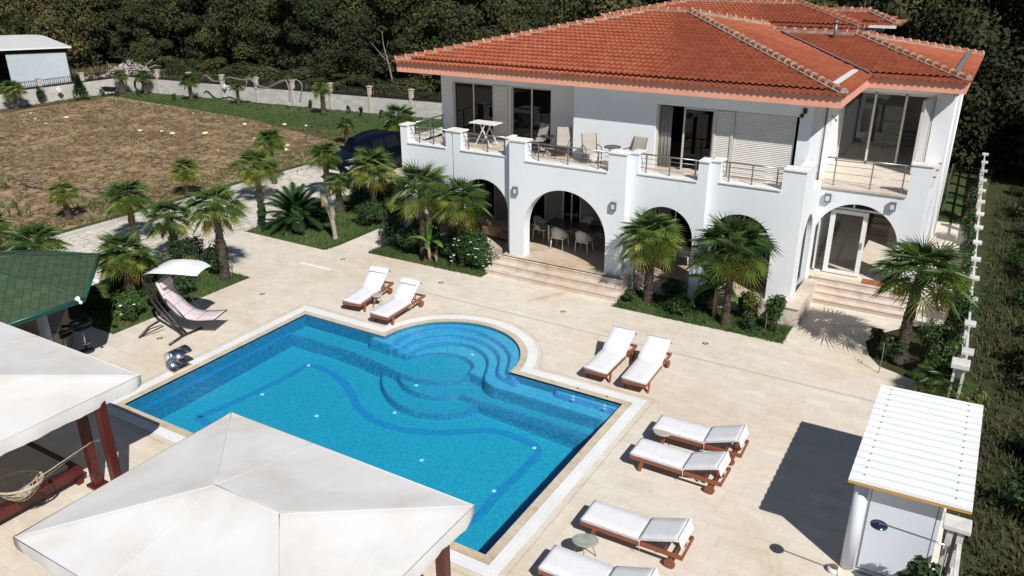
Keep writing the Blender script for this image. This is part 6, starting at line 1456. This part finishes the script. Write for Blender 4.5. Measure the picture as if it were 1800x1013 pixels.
# grass tufts (stuff)
def tufts(name, label, cat, regs, m, seed, h=(.05, .12), w=.012, dens=60, z=.0, test=None, lean=.5):
    rs = random.Random(seed); a = MB()
    for (x0, x1, y0, y1) in regs:
        for i in range(int((x1-x0)*(y1-y0)*dens)):
            x, y = rs.uniform(x0, x1), rs.uniform(y0, y1)
            if test and not test(x, y): continue
            if mnoise.noise(Vector((x*.8, y*.8, seed))) < -.25 and rs.random() < .7: continue
            for q in range(3):
                az = rs.uniform(0, 6.28); hh = rs.uniform(*h); p = Vector((x+rs.uniform(-.03, .03), y+rs.uniform(-.03, .03), z)); s = Vector((-math.sin(az), math.cos(az), 0))*w; a.add([p-s, p+s, p+Vector((math.cos(az)*hh*lean, math.sin(az)*hh*lean, hh))], [(0, 1, 2)])
    o = a.build(name, M[m]); return tag(o, label, cat, None, 'stuff')
tufts('lawn_grass', 'short grass of the planted beds around the terrace', 'grass', [(-2.72, 2.62, 5.42, 7.0), (-12.75, -7.7, 5.35, 6.9), (-14.4, -14.25, 4.8, 12)], 'grass', 1, (.05, .13), .010, 330, .015)
tufts('lawn_grass', 'grass of the swing chair bed and the lawn with the cycas', 'grass', [(-18.8, -14.65, -3.95, 1.35), (-18.8, -14.4, 4.8, 12.5)], 'grass', 2, (.05, .12), .012, 150, -.012)
tufts('wild_grass', 'rough grass and weeds on the slope outside the right hand fence', 'grass', [(7.4, 13.5, -6, 26)], 'wild_blade', 3, (.06, .26), .018, 80, -.06, lean=.8)
tufts('dry_weeds', 'dry brown weeds scattered outside the right hand fence', 'weeds', [(7.8, 14, -7, 18)], 'wild_dry', 4, (.08, .24), .018, 50, -.06, test=lambda x, y: mnoise.noise(Vector((x*.5, y*.5, 9))) > .05, lean=1.1)
tufts('field_stubble', 'dry cut grass lying over the brown field', 'stubble', [(-57, -25, -8, 22.5)], 'dry_grass', 5, (.05, .13), .022, 26, -.04, test=lambda x, y: y < 23.3-(x+57)*.065 and x < -25.6, lean=3.2)
tufts('field_weeds', 'taller weeds in rows across the near part of the field', 'weeds', [(-56, -27, -6, 6)], 'grass', 6, (.10, .42), .03, 12, -.04, test=lambda x, y: mnoise.noise(Vector((x*.25, y*.6, 3))) > .12, lean=.5)
tufts('verge_grass', 'green verge between the field and the driveway', 'grass', [(-28, -24.6, -2, 34)], 'grass', 7, (.05, .16), .02, 40, -.05)
tufts('far_grass', 'green strip of grass along the boundary wall', 'grass', [(-59, -24, 13, 31)], 'grass', 8, (.05, .14), .03, 12, -.05, test=lambda x, y: y > 21.3+(x+57)*-.01 or x > -27)
# ================================================================ boundary wall with pillars and railing
def wallrun(label, A, B, h, n, seed):
    t = thing('boundary_wall', label, 'wall', (A[0], A[1], 0), 0, 'concrete block walls round the plot'); A = Vector((*A, 0)); B = Vector((*B, 0)); L = (B-A).length; a = MB(); a.bar((0, 0, h/2-.1), B-A+Vector((0, 0, h/2-.1)), .22, h+.2); a.build('blockwork', M['concrete'], t)
    a = MB(); a.bar((0, 0, h+.02), B-A+Vector((0, 0, h+.02)), .29, .09); a.build('coping', M['black_metal'], t)
    r = MB(); r.bar((0, 0, h+.48), B-A+Vector((0, 0, h+.48)), .03, .03); r.bar((0, 0, h+.14), B-A+Vector((0, 0, h+.14)), .025, .025)
    k_ = int(L/.16)
    for i in range(k_): p = (B-A)*(i/k_); r.bar(p+Vector((0, 0, h+.08)), p+Vector((0, 0, h+.56)), .028, .028)
    r.build('railing', M['black_metal'], t)
    for i in range(n+1):
        p = (B-A)*(i/n); q = MB(); q.box(p.x-.13, p.x+.13, p.y-.15, p.y+.15, -.1, h+.62, bev=.02); q = q.build('pillar', M['pillar_peach'], t); c = MB(); c.box(p.x-.16, p.x+.16, p.y-.18, p.y+.18, h+.62, h+.68); c.build('cap', M['pillar_peach'], q)
wallrun('left run of the concrete boundary wall in front of the white hangar', (-57.0, 2.0), (-56.2, 25.7), 1.15, 7, 1)
wallrun('long concrete boundary wall between the field and the forest', (-56.0, 26.15), (-24.9, 28.9), 1.15, 9, 2)
wallrun('far concrete boundary wall behind the house', (-24.6, 28.95), (-12.0, 30.0), 1.15, 4, 3)
# right hand baluster fence
t = thing('baluster_fence', 'white concrete fence of open posts with square caps on the right of the house', 'fence', (7.1, 0, 0))
a = MB(); a.bar((0.05, 4.3, .22), (-.55, 29.0, .22), .16, .5); a.build('base_wall', M['concrete_white'], t)
k_ = 0; y = 4.5
while y < 29:
    x = .05-.6*(y-4.3)/24.7; p = MB()
    for s in (-1, 1): p.bar((x, y+s*.10, .45), (x, y+s*.10, 1.32), .05, .16, (0, 1, 0))
    p.bar((x, y-.10, .5), (x, y+.10, .56), .10, .05); p.bar((x, y-.1, .9), (x, y+.1, .9), .06, .06); p = p.build('post', M['concrete_white'], t)
    c = MB(); c.box(x-.135, x+.135, y-.15, y+.15, 1.32, 1.40, bev=.015); c.build('cap', M['concrete_white'], p)
    a = MB(); a.bar((x, y+.15, .62), (x-.045, y+1.7, .62), .07, .07); a.bar((x, y+.15, 1.12), (x-.045, y+1.7, 1.12), .06, .06); a.build('rail', M['concrete_white'], t)
    y += 1.85; k_ += 1
t = thing('baluster_fence', 'short white fence pillar and rail beside the outdoor shower', 'fence', (7.38, -3.85, 0))
for yy, nm in ((0.75, 'post'),):
    p = MB(); p.box(-.12, -.02, yy-.12, yy+.12, 0, 1.45); p.box(.04, .14, yy-.12, yy+.12, 0, 1.45); p.box(-.12, .14, yy+.04, yy+.12, 0, 1.45); p = p.build('post', M['concrete_white'], t); c = MB(); c.box(-.2, .22, yy-.18, yy+.18, 1.45, 1.55, bev=.02); c.build('cap', M['concrete_white'], p)
a = MB(); a.bar((.1, .6, .7), (.1, -2.6, .7), .07, .08); a.bar((.1, .6, 1.2), (.1, -2.6, 1.2), .07, .08); a.build('rail', M['concrete_white'], t)
t = thing('baluster_fence', 'single white concrete pillar with a cap left of the cabin roof bed', 'fence', (7.05, 4.1, 0))
p = MB(); p.bar((-.1, 0, 0), (-.1, 0, 1.1), .06, .2, (0, 1, 0)); p.bar((.1, 0, 0), (.1, 0, 1.1), .06, .2, (0, 1, 0)); p.box(-.1, .1, .04, .1, 0, 1.1); p = p.build('post', M['concrete_white'], t); c = MB(); c.box(-.2, .2, -.2, .2, 1.1, 1.24, bev=.02); c.build('cap', M['concrete_white'], p)
t = thing('mesh_fence', 'grey mesh fence panel closing the gap behind the house', 'fence', (5.4, 24.5, 0)); a = MB()
for i in range(13): a.bar((i*.13, 0, 0), (i*.13, 0, 1.5), .012, .012)
for i in range(11): a.bar((0, 0, .1+i*.14), (1.6, 0, .1+i*.14), .012, .012)
a.build('mesh', M['black_metal'], t); a = MB(); a.bar((0, 0, 0), (0, 0, 1.6), .05, .05); a.build('post', M['grey_metal'], t)

# hangar
t = thing('hangar', 'white corrugated metal hangar behind the left boundary wall', 'hangar', (-66.2, 20.6, 0)); a = MB()
def corr(m, A, B, z0, z1, n=60, dep=.06, za=None):
    A, B = Vector(A), Vector(B); nn = Vector((B.y-A.y, A.x-B.x)).normalized(); vs = []
    for i in range(n*2+1):
        s = i/(n*2); p = A.lerp(B, s)+nn*(dep if i % 2 else 0); vs += [(p.x, p.y, z0), (p.x, p.y, z1 if za is None else z1+(za-z1)*s)]
    m.add(vs, [(2*i, 2*i+2, 2*i+3, 2*i+1) for i in range(n*2)])
HA, HB = (-4.6, -7.5), (4.4, 4.2)
corr(a, (1.95, .45), (3.6, 4.6), 0, 3.35, 40, .05, 3.2); a.build('wall', M['hangar'], t)
a = MB(); corr(a, (3.6, 4.6), (-9, 9.5), 0, 3.2, 40); corr(a, (-14, -1.5), (-1.0, -6.6), 0, 3.5, 40); a.build('wall', M['hangar'], t)
a = MB(); vs = [(-1.0+.4, -7.2, 3.55), (4.1, 4.9, 3.25), (-9, 10, 3.3), (-14, -2, 3.6)]; a.add(vs+[(x, y, z-.12) for x, y, z in vs], [(0, 1, 2, 3), (7, 6, 5, 4), (0, 4, 5, 1), (1, 5, 6, 2), (2, 6, 7, 3), (3, 7, 4, 0)]); a.build('roof', M['frame_white'], t)
a = MB(); a.bar((-.9, -6.8, 3.3), (3.7, 4.7, 3.0), .1, .35); a.build('eave_beam', M['car_paint'], t)
# rubble and dead wood behind the wall
rs = random.Random(8); a = MB()
for i in range(420):
    u, v = rs.gauss(0, 1), rs.gauss(0, 1); x, y = -62.5+u*1.9, 30.8+v*1.2; s = rs.uniform(.05, .17); z = max(0, 1.5-abs(u)*.75-abs(v)*.4)*rs.uniform(.3, 1)
    q = Matrix.Translation((x, y, z)) @ Matrix.Rotation(rs.uniform(0, 6), 4, (rs.random(), rs.random(), rs.random()+.1)); c = MB(); c.box(-s, s, -s*.7, s*.7, -s*.4, s*.5); c.xf(q); a.add(c.v, c.f)
for i in range(10):
    x, y = -61.5+rs.gauss(0, 1.6), 31.5+rs.gauss(0, 1.2); az = rs.uniform(0, 6.28); L = rs.uniform(.8, 2); a.tube([(x, y, rs.uniform(.3, 1.3)), (x+L*math.cos(az), y+L*math.sin(az), rs.uniform(.4, 1.6))], .03, 4)
tag(a.build('rubble_heap', M['rubble']), 'heap of pale rubble and dead branches behind the boundary wall beside the hangar', 'rubble', kind='stuff')

# hoses over the wall
def wp(px, py, z=1.4, Y=26.0):
    d_ = FW+RT*((px-900)/F_PX)-UPV*((py-506.5)/F_PX); tt = (Y-CAM.y)/d_.y; p = CAM+d_*tt; return (p.x, p.y, p.z)
a = MB(); pts = [(356,137),(362,133),(376,143),(390,141),(402,136),(412,138),(428,141),(440,140),(452,150),(470,154),(483,148),(496,142),(503,143),(508,158),(509,178)]
a.tube(catmull([wp(*p) for p in pts], 5), .05, 6); tag(a.build('hose', M['hose']), 'thick black hose looping over the boundary wall from the first young palm to the ground', 'hose')
a = MB(); pts = [(407,150),(415,158),(428,157),(434,145),(430,139),(440,138),(449,147),(447,156),(470,155),(490,146),(512,140),(524,142),(531,152),(527,180)]
a.tube(catmull([wp(*p) for p in pts], 5), .045, 6); tag(a.build('hose', M['hose']), 'second black hose with a round loop hanging over the middle of the boundary wall', 'hose')
a = MB(); a.tube([(-53.8+.0*i+.55*math.cos(i*.5), 25.45+.05*(i//12), .55+.55*math.sin(i*.5)) for i in range(38)], .05, 6); tag(a.build('hose_coil', M['black_plastic']), 'coiled black hose leaning on the wall corner', 'hose')
wb = thing('wheelbarrow', 'black wheelbarrow parked at the wall corner beside the coiled hose', 'wheelbarrow', (-55.0, 23.6, 0), .4); a = MB(); a.add([(-.5, -.3, .65), (.6, -.3, .6), (.6, .3, .6), (-.5, .3, .65), (-.25, -.2, .3), (.35, -.2, .3), (.35, .2, .3), (-.25, .2, .3)], [(4, 5, 6, 7), (0, 1, 5, 4), (1, 2, 6, 5), (2, 3, 7, 6), (3, 0, 4, 7)]); a.build('tray', M['black_plastic'], wb)
a = MB(); a.tube([(.62, -.04, .2), (.62, .04, .2)], .2, 12); a.build('wheel', M['tyre'], wb)
for s in (-1, 1): a = MB(); a.tube([(.62, s*.1, .2), (-1.0, s*.3, .6)], .02, 5); a.tube([(-.3, s*.22, .45), (-.35, s*.25, 0)], .02, 5); a.build('handle', M['steel'], wb)
# white diamond plaques on the pillars
for px_, py_, lab in ((96, 157, 'white diamond shaped lamp on the wall pillar beside the hangar'), (395, 152, 'white diamond shaped lamp on the wall pillar under the hose loop')):
    if px_ < 200: x, y, z = -56.1, 20.0, .85
    else: x, y, z = wp(px_, py_, 0, 26.85)
    a = MB(); a.box(-.17, .17, -.05, .05, -.17, .17, bev=.02); a.xf(Matrix.Translation((x+.25 if px_ < 200 else x, y if px_ < 200 else 26.8, z)) @ (Matrix.Rotation(PI/2, 4, 'Z') if px_ < 200 else Matrix.Identity(4)) @ Matrix.Rotation(PI/4, 4, 'Y')); tag(a.build('wall_lamp', M['frame_white']), lab, 'lamp')
# small conifer and climber at the left wall
t = thing('conifer', 'small light green conifer in front of the left boundary wall', 'conifer', (-54.6, 20.9, 0)); rs = random.Random(5); m = MB()
for i in range(2600):
    z = rs.random()**.8*1.75; r = .75*(1-z/1.85)*rs.uniform(.55, 1.05); az = rs.uniform(0, 6.28); p = Vector((r*math.cos(az), r*math.sin(az), z+.08)); q = p+Vector((math.cos(az)*.10, math.sin(az)*.10, .09)); s = Vector((-math.sin(az), math.cos(az), 0))*.035; m.add([p-s, p+s, q], [(0, 1, 2)])
m.build('foliage', M['bush'], t); m = MB(); m.tube([(0, 0, 0), (0, 0, 1.5)], [.05, .01], 6); m.build('trunk', M['bark'], t)
shrub('climbing_plant', 'green climber on the wall pillar next to the hangar', 'climber', (-56.0, 18.6, 0), .25, .35, .75, 900, .12, 'bush_dark', 95)
for i, (px_, py_, lab) in enumerate(((187, 158, 'tiny bare shrub in front of the wall left of the corner'), (248, 157, 'tiny bare shrub in front of the wall right of the corner'), (312, 165, 'tiny dark plant in front of the wall between two young palms'), (551, 178, 'small dark plant at the wall right of the hoses'), (617, 188, 'small dark plant at the wall right of the thick palm'), (640, 192, 'small dark plant at the wall second from the thick palm'), (676, 195, 'small dark plant at the wall left of the house'))):
    x, y, _ = G(px_, py_+10); shrub('small_plant', lab, 'plant', (x, y-.3, 0), .22, .22, .34, 160, .12, 'bush_dark', 100+i, stems=3)
shrub('garden_shrub', 'leafless arching shrub with yellow leaves left of the house corner', 'shrub', (-21.2, 25.5, 0), 1.0, .8, 1.0, 420, .16, 'bush_yellow', 99, stems=12)
# pumpkins in the field
a = MB(); a.lathe([(.0, .18), (.08, .19), (.15, .15), (.19, .08), (.17, .02), (.08, 0)], n=14, sx=1.2); pm = a.build('pumpkin', M['pumpkin']); pm['category'] = 'pumpkin'; pm['group'] = 'pumpkins lying in the dry field'; pm['label'] = 'pale yellow pumpkin lying in the dry field'
sp_ = [(62,209),(117,207),(81,217),(136,230),(54,199),(246,230),(284,231),(303,235),(361,235),(430,219),(340,199),(447,243),(383,264),(502,264),(505,256),(538,221),(545,269),(561,276),(42,215),(500,219)]
for i, (px_, py_) in enumerate(sp_):
    x, y, _ = G(px_, py_); s = (.7, 1.0, .55, .5, .55, .9, .8, 1.0, 1.25, 1.0, .5, .5, .5, 1.0, .8, .7, .7, .7, .6, .9)[i]
    o = pm if i == 0 else pm.copy()
    if i: C.objects.link(o)
    o.location = (x, y, -.04); o.scale = (s*.82, s*.82, s*.7); o.rotation_euler = (0, 0, i)
# brushwood
for (px_, py_), lab in zip(((40, 322), (170, 335)), ('long bundle of cut sticks lying in the field', 'short bundle of cut sticks near the flagstones')):
    x, y, _ = G(px_, py_); a = MB(); rs = random.Random(px_)
    for i in range(16): u = rs.uniform(-1, 1); v = rs.uniform(-.4, .4); L = rs.uniform(.8, 1.6); az = rs.gauss(0.1, .15); a.tube([(u, v, rs.uniform(0, .2)), (u+L*math.cos(az), v+L*math.sin(az), rs.uniform(.02, .25))], .025, 5)
    tag(a.build('stick_bundle', M['wood_log'], None, (x, y, 0)), lab, 'sticks')
# parked car
car = thing('parked_car', 'dark navy car with sloping windscreen parked on the flagstone driveway', 'car', (-20.75, 15.0, 0), R_(0)); car.scale = (1.15, 1.15, 1.2)
# local: nose toward -y
def section(y, w, z0, z1, wr, zr):  # body half width w, sill z0, belt z1, roof half width wr, roof z
    return [(-w*.94, y, z0), (-w, y, z0+.18), (-w, y, z1-.1), (-w*.96, y, z1), (-wr, y, zr), (wr, y, zr), (w*.96, y, z1), (w, y, z1-.1), (w, y, z0+.18), (w*.94, y, z0)]
secs = [section(-2.25, .62, .30, .62, .50, .66), section(-2.12, .80, .24, .72, .60, .78), section(-1.7, .88, .22, .86, .66, .92), section(-1.05, .91, .22, .98, .68, 1.03), section(-.95, .91, .22, .99, .66, 1.06), section(-.2, .92, .22, 1.02, .62, 1.52), section(.4, .92, .22, 1.02, .61, 1.60), section(1.2, .92, .22, 1.02, .60, 1.58), section(1.75, .90, .24, 1.02, .58, 1.46), section(2.15, .84, .28, .95, .55, 1.08), section(2.3, .74, .32, .80, .55, .88)]
vs = [p for s in secs for p in s]; n = 10; fs = []; 
a = MB(); a.add(vs, [(i*n+j, i*n+j+1, (i+1)*n+j+1, (i+1)*n+j) for i in range(len(secs)-1) for j in range(n-1)]+[tuple(range(n-1, -1, -1)), tuple((len(secs)-1)*n+j for j in range(n))], True); a.build('body', M['car_paint'], car)
a = MB(); a.add([(-.80, -.98, 1.075), (.80, -.98, 1.075), (.60, -.24, 1.51), (-.60, -.24, 1.51)], [(0, 1, 2, 3)]); a.v = [(x, y-.02, z+.015) for x, y, z in a.v]; a.build('windscreen', M['glass_clear'], car)
for s in (-1, 1):
    for y0, y1, zt0, zt1 in ((-.72, .18, 1.18, 1.5), (.28, 1.15, 1.5, 1.5), (1.25, 1.75, 1.5, 1.38)):
        a = MB(); a.add([(s*.895, y0, 1.05), (s*.895, y1, 1.05), (s*.66, y1, zt1), (s*.66, y0+.25 if y0 < 0 else y0, zt0+.3 if y0 < 0 else zt0)], [(0, 1, 2, 3)]); a.build('side_window', M['car_glass'], car)
    a = MB(); a.box(s*.95-.08, s*.95+.08, -.75, -.62, 1.02, 1.14, bev=.02); a.build('wing_mirror', M['car_paint'], car)
    a = MB(); a.box(s*.62-.14, s*.62+.14, -2.2, -2.0, .60, .72, bev=.03); a.build('headlight', M['lamp_glass'], car)
    for yy in (-1.45, 1.45):
        w = MB(); w.tube([(s*.82, yy, .34), (s*.94, yy, .34)], .34, 22); w = w.build('wheel', M['tyre'], car); r = MB(); r.tube([(s*.93, yy, .34), (s*.952, yy, .34)], .22, 16); r.build('rim', M['grey_metal'], w)
a = MB(); a.box(-.28, .28, -2.30, -2.26, .42, .52); a.build('number_plate', M['frame_white'], car)
# ================================================================ forest
def tree_mesh(seed, H, R, n, leaf):
    rs = random.Random(seed); m = MB(); L = []
    for i in range(22):
        a = rs.uniform(0, 6.28); z = rs.uniform(.10, .95); r = R*(1-abs(z-.42)*.8)*rs.uniform(.1, .75); L.append((r*math.cos(a), r*math.sin(a), z*H, R*rs.uniform(.28, .46)))
    for i in range(n):
        c = rs.choice(L); th_ = rs.uniform(0, 6.28); ph = math.acos(rs.uniform(-.6, 1)); rr = c[3]*rs.uniform(.6, 1.1); d = Vector((math.sin(ph)*math.cos(th_), math.sin(ph)*math.sin(th_), math.cos(ph)*.8))
        p = Vector((c[0], c[1], c[2]))+d*rr; nr = (d+Vector((rs.uniform(-.9, .9), rs.uniform(-.9, .9), rs.uniform(-.3, .8)))).normalized(); a = (Matrix.Rotation(rs.uniform(0, 6.28), 3, nr) @ nr.orthogonal().normalized()); b = nr.cross(a); l = leaf*rs.uniform(.5, 1.4)
        m.add([p-a*l*.5, p+b*l*.33, p+a*l*.5, p-b*l*.33], [(0, 1, 2, 3)])
    t = MB(); t.tube(catmull([(0, 0, -.5), (.1, .05, H*.3), (-.1, .1, H*.6), (0, 0, H*.85)], 4), [.22*(1-i/14) for i in range(13)], 7)
    for c in L[:8]: t.tube([(0, 0, c[2]*.55), (c[0]*.6, c[1]*.6, c[2]*.85), (c[0], c[1], c[2])], [.09, .05, .02], 5)
    return m, t
TV = []
for i, (H, R, n, lf) in enumerate(((10.5, 3.6, 11000, .29), (9.0, 3.9, 11000, .28), (12, 3.3, 11000, .30), (7.5, 3.2, 10000, .23))):
    m, t = tree_mesh(200+i, H, R, n, lf); a = m.build('crown', M['forest']); b = t.build('trunk', M['bark']); TV.append((a.data, b.data)); D.objects.remove(a); D.objects.remove(b)
rs = random.Random(77)
def forest_tree(x, y, s, v, label, zs=1.0):
    t = thing('forest_tree', label, 'tree', (x, y, -.06), rs.uniform(0, 6.28), 'trees of the dark wood behind the plot'); t.scale = (s, s, s*zs)
    for nm, me in (('crown', TV[v][0]), ('trunk', TV[v][1])): o = D.objects.new(nm, me); C.objects.link(o); o.parent = t
    return t
FL = 'dense dark olive green tree in the wood behind the boundary wall and the house'
n_ = 0
for row, (y0, dy, sc) in enumerate(((38.5, 1.5, .82), (43.5, 1.8, 1.0), (49.5, 2, 1.15), (57, 2, 1.35), (66, 3, 1.6))):
    x = -92+row*2.0
    while x < 44+row*6:
        yy = y0+rs.uniform(-dy, dy)+(-3.5 if x > -20 else 0)-max(0, x-5)*.15
        if row == 0 and -66 < x < -52: yy += 3.5
        forest_tree(x, yy, sc*rs.uniform(.8, 1.2), rs.randrange(4), FL, rs.uniform(.85, 1.15)); n_ += 1
        x += (3.9+row*.8)*rs.uniform(.75, 1.25)
for x, y, s, v in [(-74, 33, .9, 1), (-79, 28, 1.0, 0), (-84, 22, 1.0, 2), (-75, 36, 1.1, 2), (-88, 30, 1.3, 0), (-84, 38, 1.3, 2)]:
    forest_tree(x, y, s, v, 'dark tree of the wood rising behind the roof of the white hangar')
for x, y, s, v in [(1.5, 29.5, .75, 3), (5.5, 31.5, .85, 1), (9.5, 29.5, .75, 3), (12.5, 28, .8, 1), (-2.5, 31, .8, 0), (11.5, 33, .8, 1), (16, 29, .8, 3), (14, 37, 1.0, 0), (19.5, 24, .85, 3), (23, 30, 1.0, 1), (20, 36, 1.1, 2), (26, 22, 1.0, 0)]:
    forest_tree(x, y, s, v, 'dark tree of the wood beyond the far end of the right hand fence')
# undergrowth: shrubs at the forest foot
S_ = shrub_mb(random.Random(9), 1.5, 1.3, .75, 1500, .22, 9).build('foliage', M['forest']); sm_ = S_.data; D.objects.remove(S_)
S2 = shrub_mb(random.Random(19), 1.5, 1.3, .75, 1700, .17, 11).build('foliage', M['bush_dark']); sm2 = S2.data; D.objects.remove(S2)
def under(x, y, s, mt, label, grp):
    o = D.objects.new('bush', sm2 if mt else sm_); C.objects.link(o); o.location = (x, y, -.06); o.scale = (s, s, s*rs.uniform(.7, 1.1)); o.rotation_euler = (0, 0, rs.uniform(0, 6.28)); tag(o, label, 'bush', grp)
x = -68
while x < 10:
    under(x, 35.6+rs.uniform(-1.0, 1.0)+(-3.0 if x > -20 else 0), rs.uniform(1.0, 1.5), 0, 'tall dark bush in the second line of growth before the wood', 'undergrowth in front of the wood'); x += rs.uniform(2.0, 3.2)
x = -66
while x < 8:
    under(x, 33.2+rs.uniform(-1.0, 1.2)+(-1.5 if x > -20 else 0), rs.uniform(.55, 1.0), 0, 'low brownish bush at the foot of the wood behind the boundary wall', 'undergrowth at the edge of the wood'); x += rs.uniform(1.4, 2.6)
for i in range(150):
    x, y = 7.9+9*rs.random()**1.4, rs.uniform(-6, 28)
    if x-8 < (27-y)*.05: x += 1
    under(x, y, rs.uniform(.30, .85)*(1 if x > 8.6 else .6), i % 2 == 0, 'low wild bush on the rough ground outside the right hand fence', 'wild bushes outside the fence')

tufts('dry_weeds', 'tall brownish weeds between the boundary wall and the wood', 'weeds', [(-70, -10, 29.3, 34.5)], 'dry_grass', 12, (.25, .75), .035, 8, -.06, test=lambda x, y: mnoise.noise(Vector((x*.4, y*.6, 5))) > -.1, lean=.5)
tufts('wild_grass', 'dark rough grass between the boundary wall and the wood', 'grass', [(-70, -10, 29.2, 36)], 'wild_blade', 13, (.2, .6), .04, 16, -.06, lean=.6)

for lab, (x, y), h, ln in (('thin pale bare trunk standing in front of the wood above the hose loop', (-37.5, 38.0), 4.6, -.4),):
    t = thing('bare_tree', lab, 'tree', (x, y, 0)); a = MB(); a.tube(catmull([(0, 0, 0), (ln*.3, -.3, h*.4), (ln, -.5, h*.75), (ln*.6, -.8, h)], 5), [.08*(1-i/22) for i in range(16)], 6); a.build('trunk', M['bark_pale'], t)
    a = MB(); a.tube([(ln*.7, -.4, h*.6), (ln+.9, -1.0, h*.85)], [.035, .012], 5); a.tube([(ln*.4, -.3, h*.45), (ln-1.0, -.9, h*.8)], [.035, .012], 5); a.build('branch', M['bark_pale'], t)
